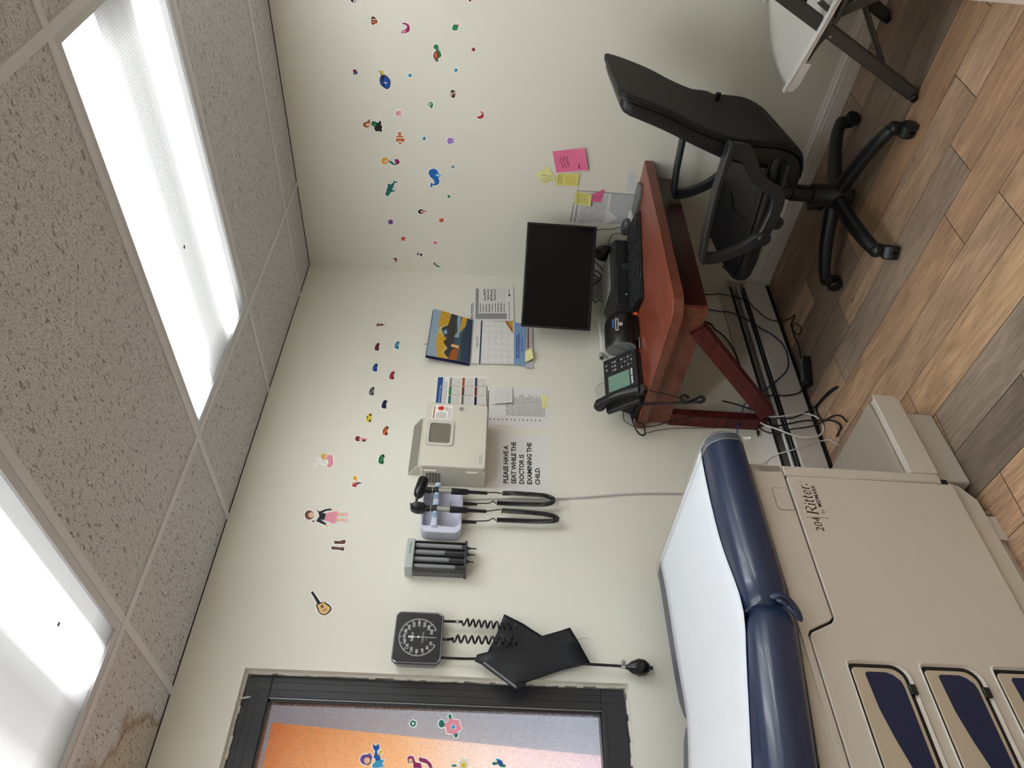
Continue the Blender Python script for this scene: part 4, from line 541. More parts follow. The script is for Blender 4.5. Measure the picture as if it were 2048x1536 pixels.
# --- wall with the sea creatures (h is y; the viewer's right is -y)
s = Sheet('B', [(-.599, 1.123), (-.700, 1.151), (-.731, 1.017), (-.631, .987)][0:1] + [(-.700, 1.151), (-.731, 1.017), (-.631, .987)], base='pinknote', lift=lambda u, v: .012 * v * v)
for i in range(1, 13): s.quad(0.02, .98, i / 13.2, i / 13.2 + .012, 'pinkline')
s.scrawl(.2, .7, .18, .46, 3, 'maroon', 5); s.scrawl(.1, .3, .68, .8, 1, 'maroon', 8)
s.done('sticky_note', 'large lined pink note with handwriting stuck on the wall', 'note', 'notes stuck on the sea creature wall')
s = Sheet('B', [(-.539, 1.172), (-.585, 1.218), (-.630, 1.161), (-.566, 1.120)][:0] + [(-.585, 1.218), (-.630, 1.161), (-.566, 1.120), (-.539, 1.172)], base='yelpale', lift=lambda u, v: .004 * v)
s.scrawl(.1, .85, .55, .95, 3, 'ink', 2); s.poly([(.3, .3), (.6, .45), (.6, .48), (.3, .33)], 'ink'); s.done('sticky_note', 'pale yellow square note stuck askew, uppermost of the wall notes', 'note', 'notes stuck on the sea creature wall')
s = Sheet('B', [(-.537, 1.118), (-.596, 1.120), (-.609, 1.022), (-.545, 1.021)], off=.0014, base='yelnote', lift=lambda u, v: .006 * v * v)
s.scrawl(.1, .9, .05, .3, 2, 'ink', 4); s.scrawl(.1, .8, .4, .9, 4, 'gold', 9); s.done('sticky_note', 'mustard yellow note tucked against the lined pink note', 'note', 'notes stuck on the sea creature wall')
s = Sheet('B', [(-.354, .865), (-.517, .905), (-.521, .760), (-.361, .770)], off=.0004, base='ltgrey')
s.poly([(.0, .05), (.6, .0), (.2, .55)], 'paper'); s.done('paper_sheet', 'blank pale sheet taped low on the wall right above the desk', 'paper')
s = Sheet('B', [(-.348, 1.037), (-.510, 1.035), (-.516, .864), (-.359, .858)], off=.0012)
s.lines(.04, .7, .05, .09, 1, words=True)
s.lines(.03, .97, .14, .20, 2)
for i in range(24): s.quad(.02 + .04 * i, .0225 + .04 * i, .25, .93, 'midgrey')
for j in range(18): s.quad(.02, .96, .25 + .04 * j, .2525 + .04 * j, 'midgrey')
rnd = random.Random(5)
for i in range(23):
    for j in range(17):
        if rnd.random() < .8: s.quad(.026 + .04 * i, .048 + .04 * i, .262 + .04 * j, .278 + .04 * j, 'ltgrey' if rnd.random() < .6 else 'midgrey', .0005)
s.done('growth_chart', 'white sheet printed with a dense number grid, taped above the desk', 'chart')
s = Sheet('B', [(-.450, 1.024), (-.515, 1.026), (-.509, .952), (-.450, .950)], off=.003, base='yelnote', lift=lambda u, v: .01 * v * v); s.scrawl(.1, .9, .1, .8, 5, 'ink', 14)
s.done('sticky_note', 'yellow note stuck on the upper corner of the number grid sheet', 'note', 'notes stuck on the sea creature wall')
s = Sheet('B', [(-.477, .946), (-.515, .952), (-.538, .897), (-.470, .904)], off=.004, base='pinknote', lift=lambda u, v: .012 * (1 - v)); s.scrawl(.3, .7, .1, .9, 3, 'pinkline', 3)
s.done('sticky_note', 'small crumpled hot pink note on the edge of the number grid sheet', 'note', 'notes stuck on the sea creature wall')
s = Sheet('B', [(-.529, .802), (-.642, .812), (-.643, .776), (-.528, .767)], off=.0012, base='paper', lift=lambda u, v: .002 * u); s.scrawl(.1, .9, .1, .9, 3, 'hdrblue', 21)
s.done('paper_slip', 'narrow white slip with blue handwriting just over the desk end', 'paper')
tag(MB().box(-.0024, -.001, -.5205, -.5190, .765, 1.02, M('thin_cord_grey', '#55504C', .5)).build('string'), 'thin dark string hanging down the edge of the grid sheet', 'string')
# --- window wall
s = Sheet('A', [(-.339, 1.466), (-.102, 1.475), (-.083, 1.265), (-.324, 1.260)], off=.0030, lift=lambda u, v: .003 * v)
s.lines(.05, .65, .03, .10, 2); s.quad(.05, .98, .13, .20, 'midgrey'); s.quad(.05, .22, .20, .84, 'midgrey'); s.lines(.25, .97, .24, .84, 11, 'ltgrey', .12, words=False); s.lines(.25, .55, .23, .84, 9, 'ink', .3); s.scrawl(.6, .95, .3, .6, 4, 'ink', 12)
s.lines(.05, .60, .89, .93, 1, 'midgrey'); s.quad(.74, .80, .885, .925, 'txt'); s.lines(.82, .97, .89, .92, 1)
s.done('form_sheet', 'white printed form with grey header, topmost sheet beside the monitor', 'form')
# wall calendar: an open spiral bound calendar hanging on a hook
cal = thing('wall_calendar', 'open spiral bound wall calendar with a mountain lake photograph', 'calendar', (-.48, 0, 1.64))
def sheet_part(sh, name): o = sh.mb.build(name, cal, smooth=0, recalc=False); return o
for k, (dx, dz, cc) in enumerate(((-.004, -.004, 'dkblue'), (-.002, .0, 'maroon'), (-.006, .004, 'navy'))):
    s = Sheet('A', [(-.618 + dx, 1.640 + dz), (-.306 + dx, 1.634 + dz), (-.342 + dx, 1.452), (-.628 + dx, 1.453)], off=.004 + .002 * k, base=cc, lift=lambda u, v: .022 * (1 - v)); sheet_part(s, 'spare_page')
s = Sheet('A', [(-.614, 1.640), (-.307, 1.634), (-.342, 1.452), (-.623, 1.453)], off=.012, base='mist', lift=lambda u, v: .024 * (1 - v))
s.poly([(0, 0), (1, 0), (1, .18), (.7, .22), (.4, .16), (0, .25)], 'snow'); s.poly([(.0, .25), (.3, .17), (.5, .20), (.45, .48), (.12, .34), (0, .5)], 'gold', .0006); s.poly([(.62, .18), (1, .2), (1, .42), (.85, .45), (.7, .34)], 'gold', .0006)
s.poly([(0, .52), (.12, .38), (.22, .46), (.34, .34), (.44, .44), (.52, .30), (.62, .26), (.72, .40), (.86, .44), (1, .45), (1, .60), (0, .60)], 'rock', .0007); s.poly([(.40, .42), (.52, .30), (.60, .28), (.68, .40), (.56, .46)], 'dkblue', .0008); s.poly([(.50, .34), (.56, .31), (.62, .38), (.54, .42)], 'snow', .0009)
s.poly([(0, .58), (1, .54), (1, 1), (0, 1)], 'water', .0007); s.poly([(0, .50), (.2, .56), (.3, .74), (0, .70)], 'rust', .0009); s.quad(.27, .33, .54, .72, 'tan', .0010); s.poly([(.5, .58), (.62, .66), (.9, .62), (1, .64), (1, .70), (.7, .72), (.5, .70)], 'snow', .0009); s.poly([(.6, .70), (1, .74), (1, .86), (.8, .84)], 'gold', .0009); s.poly([(0, .8), (.5, .76), (1, .9), (1, 1), (0, 1)], 'dkblue', .0010)
sheet_part(s, 'photo_page')
s = Sheet('A', [(-.623, 1.449), (-.340, 1.451), (-.336, 1.259), (-.612, 1.257)], off=.010, base='paper')
s.quad(0, 1, .20, .235, 'dkblue'); s.text('August 2023', .36, .155, .085, 'dkblue', asp=.6)
for i in range(8): s.quad(min(.99, i / 7), min(.99, i / 7) + .004, .24, .99, 'ltgrey')
for j in range(6): s.quad(0, 1, .24 + .15 * j, .244 + .15 * j, 'ltgrey')
n_ = 1
for j in range(5):
    for i in range(7):
        if n_ <= 31: s.text(str(n_), i / 7 + .02, .295 + .15 * j, .055, 'midgrey', asp=.6); n_ += 1
s.poly([(.72, .97), (1, .78), (1, .97)], 'rust', .0007); s.poly([(.80, .97), (1, .84), (1, .97)], 'gold', .0009)
sheet_part(s, 'month_page')
s = Sheet('A', [(-.612, 1.257), (-.336, 1.259), (-.343, 1.206), (-.616, 1.208)], off=.010, base='skyblue'); s.lines(.15, .85, .2, .55, 2, 'hdrblue', .6); s.lines(.3, .75, .62, .85, 2, 'hdrblue', .4); sheet_part(s, 'footer_band')
s = Sheet('A', [(-.625, 1.208), (-.345, 1.206), (-.357, 1.172), (-.626, 1.174)], off=.007, base='ltgrey'); s.lines(.45, .95, .3, .6, 1, 'maroon', .6); sheet_part(s, 'lower_backing')
mb = MB(); wr = M('spiral_wire', '#2A2A2C', .3, metal=.6)
for i in range(44):
    x = -.618 + .276 * i / 43; mb.tube([(x + .002 * math.sin(a), -.012 - .005 * math.cos(a) , 1.452 + .006 * math.sin(a)) for a in [2 * math.pi * k / 8 for k in range(8)]], .0007, wr, n=4, closed=True)
mb.build('spiral_binding', cal)
mb = MB(); mb.tube([(-.53, -.001, 1.640), (-.53, -.02, 1.642), (-.53, -.022, 1.652), (-.528, -.016, 1.656)], .0018, M('hook_steel', '#8A8A8A', .3, metal=1)); mb.build('hook', cal)
s = Sheet('A', [(-.600, 1.210), (-.529, 1.208), (-.518, 1.181), (-.578, 1.172)], off=.014, base='yelpale', lift=lambda u, v: .012 * v * v)
s.done('sticky_note', 'pale yellow note stuck on the lower corner of the mountain calendar', 'note')
# one-sheet year calendar behind the sharps container
s = Sheet('A', [(-.867, 1.583), (-.704, 1.585), (-.687, 1.370), (-.862, 1.366)], off=.0008, base='white')
s.quad(.04, .97, .015, .12, 'hdrblue'); s.text('Pediatric Specialty Imaging', .06, .095, .062, 'ltblue', asp=.95); s.lines(.05, .95, .14, .22, 3, 'midgrey', .4)
cols = ['midgrey', 'rust', 'dkblue', 'green', 'brown', 'maroon', 'teal', 'grey', 'navy']
for j in range(3):
    for i in range(3):
        u0 = .66 - .31 * i; v0 = .25 + .25 * j; cc = cols[(j + 3 * i) % 9]
        s.quad(u0, u0 + .29, v0, v0 + .05, cc); s.quad(u0 - .008, u0 + .006, v0, v0 + .23, ['rust', 'vermil', 'dkblue'][(i + j) % 3])
        for a in range(6):
            for b_ in range(7): s.quad(u0 + .02 + .038 * b_, u0 + .04 + .038 * b_, v0 + .065 + .028 * a, v0 + .078 + .028 * a, 'midgrey', .0005)
s.done('year_calendar', 'single sheet year calendar with colored month blocks behind the sharps container', 'calendar')
s = Sheet('A', [(-.959, 1.368), (-.746, 1.372), (-.737, 1.097), (-.951, 1.093)], off=.0008)
s.lines(.25, .82, .30, .90, 26, 'midgrey', .5); s.lines(.13, .18, .06, .86, 13, 'ink', .2); s.lines(.25, .9, .02, .06, 1)
s.done('protocol_sheet', 'white sheet of dense small print taped below the year calendar', 'paper')
s = Sheet('A', [(-.853, 1.345), (-.751, 1.347), (-.746, 1.262), (-.838, 1.261)], off=.004, base='paper', lift=lambda u, v: .008 * (1 - u)); s.scrawl(.1, .9, .1, .9, 5, 'ltgrey', 31)
s.done('folded_note', 'small folded white note with faint scribbles on the dense print sheet', 'note')
s = Sheet('A', [(-.854, 1.136), (-.772, 1.138), (-.784, 1.112), (-.850, 1.109)], off=.003, base='yelpale'); s.scrawl(.1, .6, .2, .9, 2, 'ltgrey', 32)
s.done('sticky_note', 'pale yellow note on the bottom of the dense print sheet', 'note')
s = Sheet('A', [(-1.284, 1.320), (-1.001, 1.325), (-.993, 1.110), (-1.284, 1.110)], off=.0008)
for i, t in enumerate(['PLEASE HAVE A', 'SEAT WHILE THE', 'DOCTOR IS', 'EXAMINING THE', 'CHILD.']): s.text(t, .14, .228 + .145 * i, .120, 'txt', asp=.80, bold=.030, space=.97)
s.done('wall_notice', 'white notice reading PLEASE HAVE A SEAT WHILE THE DOCTOR IS EXAMINING THE CHILD.', 'notice')

# ================================================================ sharps container cabinet
bei = M('beige_plastic', '#C9C5B8', .42, bump=.04, bscale=400); beid = M('beige_plastic_side', '#C9C5B8', .42)
t = thing('sharps_container', 'beige locking sharps container cabinet with a small viewing window', 'sharps container', (-1.12, 0, 1.36))
mb = MB(); mb.box(-1.270, -.968, -.095, 0, 1.360, 1.602, bei); mb.build('cabinet_body', t, bevel=.006, seg=3)
MB().prism(rrect(-1.272, -.962, 1.364, 1.604, .012), -.124, -.098, bei, axis='y').build('front_door', t, bevel=.004, seg=3)
mb = MB(); fr_ = M('window_surround', '#BFBCB2', .35)
ring = lambda r0, r1, y0, y1, m: mb.loft([[(x, y, z) for x, z in r0] for y in (y0,)] + [[(x, y1, z) for x, z in r0]] + [[(x, y1, z) for x, z in r1]] + [[(x, y0, z) for x, z in r1]], m, cap=False, closed=True)
ring(rrect(-1.178, -1.055, 1.490, 1.594, .012), rrect(-1.166, -1.070, 1.502, 1.581, .010), -.1245, -.129, fr_)
d = mb.build('viewing_window_surround', t, bevel=.001)
mb = MB(); mb.prism(rrect(-1.166, -1.070, 1.502, 1.581, .010), -.1248, -.1242, M('smoky_window', '#6E6B60', .12), axis='y'); mb.box(-1.150, -1.086, -.1256, -.1248, 1.541, 1.5418, M('waste_edge', '#4C4A44', .5)); mb.build('viewing_window', t)
s = Sheet('A', [(-1.047, 1.580), (-.977, 1.578), (-.976, 1.502), (-1.046, 1.504)], off=.1246, base='white')
s.lines(.05, .95, .05, .13, 1, 'rust', .9); s.lines(.05, .95, .80, .97, 3, 'midgrey', .5); s.lines(.05, .55, .2, .75, 6, 'midgrey', .5); s.lines(.6, .95, .66, .78, 2, 'ink', .5)
s.poly([(.78 + .16 * math.cos(a), .42 + .17 * math.sin(a)) for a in [2 * math.pi * k / 16 for k in range(16)]], 'vermil', .0006)
for k in range(3):
    a0 = R_(-90 + 120 * k); cx, cy = .78 + .055 * math.cos(a0), .42 + .058 * math.sin(a0); s.poly([(cx + .045 * math.cos(a), cy + .045 * math.sin(a)) for a in [2 * math.pi * q / 10 for q in range(10)]], 'txt', .0008)
    s.poly([(cx + .025 * math.cos(a), cy + .025 * math.sin(a)) for a in [2 * math.pi * q / 10 for q in range(10)]], 'vermil', .0010)
s.mb.build('biohazard_label', t, smooth=0, recalc=False)
mb = MB(); ch = M('chrome', '#C8CACC', .15, metal=1); mb.lathe([(.0, 0), (.010, 0), (.010, .004), (.008, .007), (.0, .007)], ch, (-.992, -.124, 1.467), (0, -1, 0), 20); mb.box(-.994, -.990, -.1315, -.131, 1.464, 1.470, M('keyhole', '#101010', .5)); mb.build('key_lock', t)
s = Sheet('A', [(-1.258, 1.392), (-1.190, 1.392), (-1.190, 1.372), (-1.258, 1.372)], off=.1242, base='ltgrey'); s.lines(.1, .9, .25, .9, 2, 'midgrey', .4); s.mb.mats[0] = bei; s.mb.build('embossed_maker_plate', t, smooth=0, recalc=False)
mb = MB(); gm = M('grille_dark', '#5A5648', .7)
mb.add([(-1.2704, y, z) for y, z in rrect(-.078, -.018, 1.528, 1.582, .010)], [tuple(range(24))], gm)
for i in range(1, 5): mb.box(-1.2716, -1.2702, -.078 + .012 * i - .001, -.078 + .012 * i + .001, 1.528, 1.582, bei); mb.box(-1.2716, -1.2702, -.078, -.018, 1.528 + .0108 * i - .001, 1.528 + .0108 * i + .001, bei)
mb.build('side_vent', t)
hg = M('hinge_white', '#E6E2D6', .4)
for z0 in (1.545, 1.39):
    mb = MB(); mb.tube([(-1.272, -.097, z0), (-1.272, -.097, z0 + .043)], .0035, hg)
    for k in range(3): mb.tube([(-1.272, -.097, z0 + .016 * k), (-1.272, -.097, z0 + .016 * k + .011)], .0045, hg)
    mb.build('hinge', t)
# open bin on top, leaning against the wall
mb = MB(); bi = M('bin_beige_grey', '#BDBAAD', .45)
mb.box(-1.225, -.985, -.004, -.001, 1.602, 1.655, M('bin_inside', '#8C897D', .5)); mb.prism([(-.001, 1.602), (-.055, 1.602), (-.050, 1.625), (-.001, 1.655)], -1.228, -1.224, bi, axis='x'); mb.prism([(-.001, 1.602), (-.055, 1.602), (-.050, 1.625), (-.001, 1.655)], -.989, -.985, bi, axis='x'); mb.box(-1.228, -.985, -.056, -.052, 1.602, 1.618, bi); mb.box(-1.225, -.985, -.055, -.001, 1.602, 1.606, bi)
mb.build('top_tray', t, bevel=.001)

# ================================================================ wall transformer with two diagnostic handles
wp_ = M('cool_white_plastic', '#C9CCDD', .38)
t = thing('diagnostic_wall_unit', 'white wall unit cradling two black examination instruments on coiled cords', 'medical wall unit', (-1.38, 0, 1.50))
mb = MB(); x0, x1, z0, z1 = -1.505, -1.300, 1.437, 1.583
mb.prism(rrect(x0, x1, z0, z1, .030, 6), -.022, 0, wp_, axis='y'); mb.build('housing', t, bevel=.006, seg=3)
cap_ = [(x, z) for x, z in rrect(x0, x1, z0, z1, .030, 6) if x < -1.455]; cap_.sort(key=lambda p: math.atan2(p[1] - 1.51, p[0] + 1.465))
mb = MB(); mb.prism([(-1.472, z0)] + [(x0 + .030 - .030 * math.sin(R_(15 * k)), z0 + .030 - .030 * math.cos(R_(15 * k))) for k in range(7)] + [(x0 + .030 - .030 * math.cos(R_(15 * k)), z1 - .030 + .030 * math.sin(R_(15 * k))) for k in range(7)] + [(-1.468, z1), (-1.478, 1.570), (-1.480, 1.552), (-1.468, 1.546), (-1.468, 1.524), (-1.478, 1.512), (-1.480, 1.462), (-1.466, 1.446)], -.054, -.020, wp_, axis='y'); mb.build('side_shell', t, bevel=.006, seg=3)
for za, zb in ((z0, z0 + .010), (z1 - .009, z1)): MB().box(-1.474, x1 - .006, -.050, -.020, za, zb, wp_).build('tray_lip', t, bevel=.004)
MB().box(-1.470, x1 - .004, -.055, -.020, 1.524, 1.546, wp_).build('centre_rib', t, bevel=.006, seg=3)
mb = MB(); mb.box(-1.486, -1.300, -.066, -.050, 1.523, 1.545, wp_); mb.build('cradle_bar', t, bevel=.005)
mb = MB(); lb = M('cradle_blue', '#A5CDE6', .3)
for xc in (-1.352, -1.430):
    mb.box(xc - .022, xc - .013, -.095, -.060, 1.526, 1.541, lb); mb.box(xc + .013, xc + .022, -.095, -.060, 1.526, 1.541, lb)
mb.build('handle_clip', t, bevel=.003)
bkp = M('black_rubber', '#0B0B0D', .42); bks = M('black_satin', '#0C0C0F', .30)
mb = MB(); put_text(mb, 'WelchAllyn', lambda x, y: (-1.385 + x, -.0228, 1.481 + y), M('print_hdrblue'), .007); mb.build('maker_lettering', t, smooth=0)
def handle(xc, name):
    mb = MB(); y = -.086
    mb.lathe([(.006, -.0), (.0065, .065), (.011, .072), (.012, .115), (.012, .130)], bkp, (xc, y, 1.352), n=16)      # strain relief and grip
    mb.lathe([(.0095, 0), (.0095, .046)], ch, (xc, y, 1.482), n=16)
    mb.lathe([(.0125, 0), (.013, .010), (.012, .016), (.009, .018), (.009, .024), (.0115, .026), (.0115, .040)], bkp, (xc, y, 1.528), n=16)
    mb.lathe([(.0098, .0), (.0098, .003)], ch, (xc, y, 1.548), n=16)
    return mb.build(name, t)
h1 = handle(-1.352, 'otoscope_handle'); h2 = handle(-1.430, 'ophthalmoscope_handle')
mb = MB(); hd = Vector((-1.330, -.086, 1.590)); ax = Vector((-.88, -.05, -.10)).normalized()
mb.lathe([(.0, -.028), (.018, -.026), (.0205, -.018), (.0205, .030), (.017, .048), (.010, .056), (.0055, .062), (.003, .084), (.0, .085)], bks, hd, (-.95, 0, .18), 18); mb.tube([(-1.352, -.086, 1.566), (-1.350, -.086, 1.585)], .011, bks); mb.build('otoscope_head', t)
mb = MB(); mb.loft([[(-1.430 + .012 * sx * math.cos(q), -.086 + .020 * sx * math.sin(q), z) for q in [2 * math.pi * k / 16 for k in range(16)]] for z, sx in ((1.566, .8), (1.573, 1.3), (1.592, 1.5), (1.606, 1.4), (1.618, 1.0), (1.622, .4))], bks)
mb.lathe([(.0, 0), (.010, 0), (.010, .006), (0, .006)], bkp, (-1.440, -.086, 1.594), (-1, -.3, 0), 14); mb.tube([(-1.425, -.086, 1.617), (-1.416, -.090, 1.623)], .003, bks); mb.build('ophthalmoscope_head', t)
mb = MB()
oc1 = [(-1.352, -.086, 1.352), (-1.344, -.080, 1.340), (-1.330, -.060, 1.318), (-1.319, -.042, 1.298)]; co1 = [(-1.317, -.040, 1.294), (-1.311, -.035, 1.251), (-1.312, -.035, 1.185), (-1.314, -.035, 1.136), (-1.322, -.035, 1.111), (-1.334, -.035, 1.105), (-1.346, -.035, 1.116), (-1.354, -.035, 1.145), (-1.356, -.035, 1.185), (-1.358, -.035, 1.250), (-1.357, -.035, 1.314)]
oe1 = [(-1.357, -.030, 1.318), (-1.348, -.030, 1.328), (-1.357, -.030, 1.345), (-1.360, -.030, 1.384), (-1.363, -.028, 1.437)]
oc2 = [(-1.430, -.086, 1.352), (-1.423, -.080, 1.340), (-1.405, -.060, 1.318), (-1.390, -.042, 1.300)]; co2 = [(-1.393, -.040, 1.296), (-1.391, -.035, 1.218), (-1.394, -.035, 1.153), (-1.401, -.035, 1.105), (-1.411, -.035, 1.092), (-1.421, -.035, 1.104), (-1.427, -.035, 1.150), (-1.429, -.035, 1.218), (-1.430, -.035, 1.312)]
oe2 = [(-1.430, -.030, 1.316), (-1.421, -.030, 1.326), (-1.432, -.030, 1.344), (-1.436, -.030, 1.381), (-1.440, -.028, 1.437)]
for a, c_, e_, nm in ((oc1, co1, oe1, 'otoscope_cord'), (oc2, co2, oe2, 'ophthalmoscope_cord')):
    mb = MB(); mb.tube(spline(a), .0022, bkp, n=6); coil(spline(c_, 8), .0076, 190, .0021, bkp, mb, 9); mb.tube(spline(e_), .0022, bkp, n=6)
    mb.lathe([(.0055, 0), (.0065, .028), (.0065, .055)], bkp, (e_[-1][0], -.028, 1.385), n=12); mb.build(nm, t)
# conduit running down from it
tag(MB().tube(spline([(-1.330, -.006, 1.437), (-1.318, -.006, 1.30), (-1.305, -.006, 1.10), (-1.292, -.006, .989), (-1.262, -.006, .78), (-1.245, -.006, .50), (-1.24, -.006, .3)]), .0035, M('painted_cable', '#BEBCBA', .5), n=8).build('power_cable'), 'pale grey power cable running down the wall behind the exam table', 'cable')

# ================================================================ specula dispenser
t = thing('specula_dispenser', 'grey wall dispenser of clear tubes holding black ear specula', 'dispenser', (-1.595, 0, 1.50))
bxo('top_cap', (-1.652, -1.538, -.062, 0, 1.592, 1.620), M('cap_grey', '#AEB4B4', .4), t, bevel=.003)
mb = MB(); put_text(mb, 'WelchAllyn', lambda x, y: (-1.600 + x, -.0626, 1.603 + y), M('print_green', PC['green']), .0100, bold=.01); mb.build('maker_lettering', t, smooth=0)
gt = M('smoked_tube', '#85868A', .18); dk = M('dispenser_dark', '#2C2D31', .4)
bxo('back_plate', (-1.648, -1.541, -.030, 0, 1.418, 1.592), M('dispenser_back', '#5E5F64', .4), t)
xs_ = [-1.555, -1.580, -1.607, -1.634]; lv = [1.430, 1.488, 1.472, 1.450]
for i, x in enumerate(xs_):
    o = MB().lathe([(.0105, 0), (.0105, .170)], gt, (x, -.040, 1.420), n=16).build('specula_tube', t)
    MB().lathe([(.0109, 0), (.0109, lv[i] - 1.420)], dk, (x, -.040, 1.4205), n=16).build('specula_stack', o)
mb = MB()
for x in (-1.5425, -1.5675, -1.594, -1.6205, -1.6465): mb.box(x - .0012, x + .0012, -.053, -.0, 1.418, 1.592, dk)
mb.build('divider_rib', t); MB().lathe([(.003, 0), (.003, .003), (0, .003)], M('screw_steel', '#88888C', .3, metal=1), (-1.594, -.053, 1.510), (0, -1, 0), 10).build('screw', t)
bxo('bottom_plate', (-1.652, -1.538, -.062, 0, 1.412, 1.420), dk, t, bevel=.002)
for x, l in ((-1.555, .033), (-1.580, .028), (-1.607, .026)): MB().lathe([(.0085, 0), (.005, -.006), (.0028, -.012), (.0022, -l), (.0, -l)], dk, (x, -.040, 1.4125), n=12).build('ear_speculum', t)

# ================================================================ blood pressure gauge
t = thing('blood_pressure_gauge', 'square black wall blood pressure gauge with a white numbered dial', 'blood pressure gauge', (-1.885, 0, 1.55))
bp_ = M('gauge_black', '#17171A', .22, coat=.5)
mb = MB(); cx, cz = -1.885, 1.549
def sq(w, h, y, r=.018, bow=.004):
    out = []
    for x, z in rrect(-w, w, -h, h, r, 5): out.append((cx + x, y, cz + z))
    return out
mb.loft([sq(.078, .068, 0), sq(.080, .070, -.010), sq(.0845, .0765, -.038), sq(.0845, .0765, -.044), sq(.081, .073, -.048), sq(.079, .071, -.045)], bp_); mb.build('case', t, smooth=30)
mb = MB(); mb.loft([sq(.0835, .0755, -.0478), sq(.0815, .0735, -.0492), sq(.0795, .0715, -.0478)], M('bezel_edge', '#8E9094', .25, metal=.7), cap=False); mb.build('bezel', t)
F = lambda x, z: (cx + x, -.0488, cz + z)
mb = MB(); mb.prism([(cx + x, cz + z) for x, z in rrect(-.079, .079, -.071, .071, .015)], -.0482, -.0475, M('dial_face', '#1D1D21', .3), axis='y'); wt = M('dial_white', '#D8DADC', .5)
face = mb.build('dial_face', t, smooth=0)
mb = MB(); RR = .061
def ang(v): return R_(-90 - 25 - (v - 20) / 280 * 310)   # clockwise from lower left
for v in range(20, 301, 4):
    a = ang(v); r0 = RR - (.009 if v % 20 == 0 else .0045); dx, dz = math.cos(a), math.sin(a); w_ = .0009 if v % 20 == 0 else .0004
    mb.add([F(dx * r0 - dz * w_, dz * r0 + dx * w_), F(dx * r0 + dz * w_, dz * r0 - dx * w_), F(dx * RR + dz * w_, dz * RR - dx * w_), F(dx * RR - dz * w_, dz * RR + dx * w_)], [(0, 1, 2, 3)], wt)
for k in range(72):
    a0, a1 = ang(20 + 280 * k / 72), ang(20 + 280 * (k + 1) / 72)
    mb.add([F(math.cos(a) * r, math.sin(a) * r) for a, r in ((a0, RR), (a1, RR), (a1, RR - .0012), (a0, RR - .0012))], [(0, 1, 2, 3)], wt)
for v in range(20, 301, 20):
    a = ang(v); s_ = str(v); h = .0118; w_ = len(s_) * .0064; px, pz = math.cos(a) * (RR - .0165), math.sin(a) * (RR - .0165)
    put_text(mb, s_, lambda x, y: F(px + x - w_ / 2, pz + y - h * .36), wt, h, bold=.012)
for z, w_ in ((-.014, .040), (-.0175, .034), (-.027, .020)): put_text(mb, 'NOT MADE WITH LATEX' if z > -.02 else 'mmHg', lambda x, y: F(x - w_ / 2, z + y), wt, .0032)
put_text(mb, 'ba', lambda x, y: F(-.013 + x, .016 + y), wt, .012, bold=.02); put_text(mb, 'um', lambda x, y: F(.002 + x, .016 + y), wt, .011)
mb.build('dial_markings', face, smooth=0)
mb = MB(); mb.add([(cx - .0035, -.0496, cz + .031), (cx + .0035, -.0496, cz + .031), (cx + .0028, -.0496, cz + .016), (cx + .0009, -.0496, cz + .012), (cx + .0006, -.0496, cz - .058), (cx - .0006, -.0496, cz - .058), (cx - .0009, -.0496, cz + .012), (cx - .0028, -.0496, cz + .016)], [tuple(range(8))], wt); mb.add([F(x, z) for x, z in ()], [], wt)
mb.lathe([(.0, 0), (.0035, 0), (.0035, .001), (0, .001)], wt, (cx, -.0497, cz), (0, -1, 0), 12); mb.build('needle', t, smooth=0)
# cuff hanging below on its hoses
t2 = thing('blood_pressure_cuff', 'crumpled black nylon cuff and bulb hanging below the square gauge', 'blood pressure cuff', (-1.93, 0, 1.2))
ny = M('black_nylon', '#0D1017', .55, bump=.35, bscale=28)
def cloth(poly, y, name, seed, th=.010, amp=.006):
    # quilted cloth panel: triangulated fan grid with gentle wrinkles
    bm = bmesh.new(); vs = [bm.verts.new((x, y, z)) for x, z in poly]; f = bm.faces.new(vs)
    bmesh.ops.triangulate(bm, faces=[f]); bmesh.ops.subdivide_edges(bm, edges=bm.edges[:], cuts=5, use_grid_fill=True); bmesh.ops.triangulate(bm, faces=bm.faces[:])
    rn = random.Random(seed); ks = [(rn.uniform(-60, 60), rn.uniform(-60, 60), rn.uniform(0, 6)) for _ in range(5)]
    for v in bm.verts: v.co.y += amp * sum(math.sin(v.co.x * a + v.co.z * b + c) for a, b, c in ks) / 3
    me = bpy.data.meshes.new(name); bm.to_mesh(me); bm.free(); me.materials.append(ny)
    inv = ROOT[t2.name].inverted(); me.transform(inv)
    for p in me.polygons: p.use_smooth = True
    o = bpy.data.objects.new(name, me); C.objects.link(o); o.parent = t2; ROOT[o.name] = ROOT[t2.name]
    sd = o.modifiers.new('thick', 'SOLIDIFY'); sd.thickness = th; sd.offset = 0; return o
cloth([(-1.782, 1.278), (-1.815, 1.212), (-1.857, 1.146), (-1.90, 1.12), (-1.955, 1.16), (-1.945, 1.26), (-1.930, 1.362), (-1.912, 1.328), (-1.85, 1.300)], -.020, 'cuff_back_flap', 2, amp=.003)
cloth([(-1.857, 1.150), (-1.826, 1.064), (-1.875, 1.038), (-1.940, 1.006), (-1.950, 1.045), (-1.965, 1.095), (-1.981, 1.141), (-2.008, 1.205), (-2.014, 1.228), (-2.030, 1.240), (-1.995, 1.290), (-1.957, 1.345), (-1.948, 1.367), (-1.930, 1.362), (-1.916, 1.32), (-1.90, 1.25)], -.036, 'cuff_front_flap', 5, amp=.004)
MB().bar((-1.955, -.045, 1.340), (-2.028, -.046, 1.238), .002, .006, M('cuff_edge_tape', '#77777C', .4)).build('edge_tape', t2)
hose = M('black_hose', '#121214', .3)
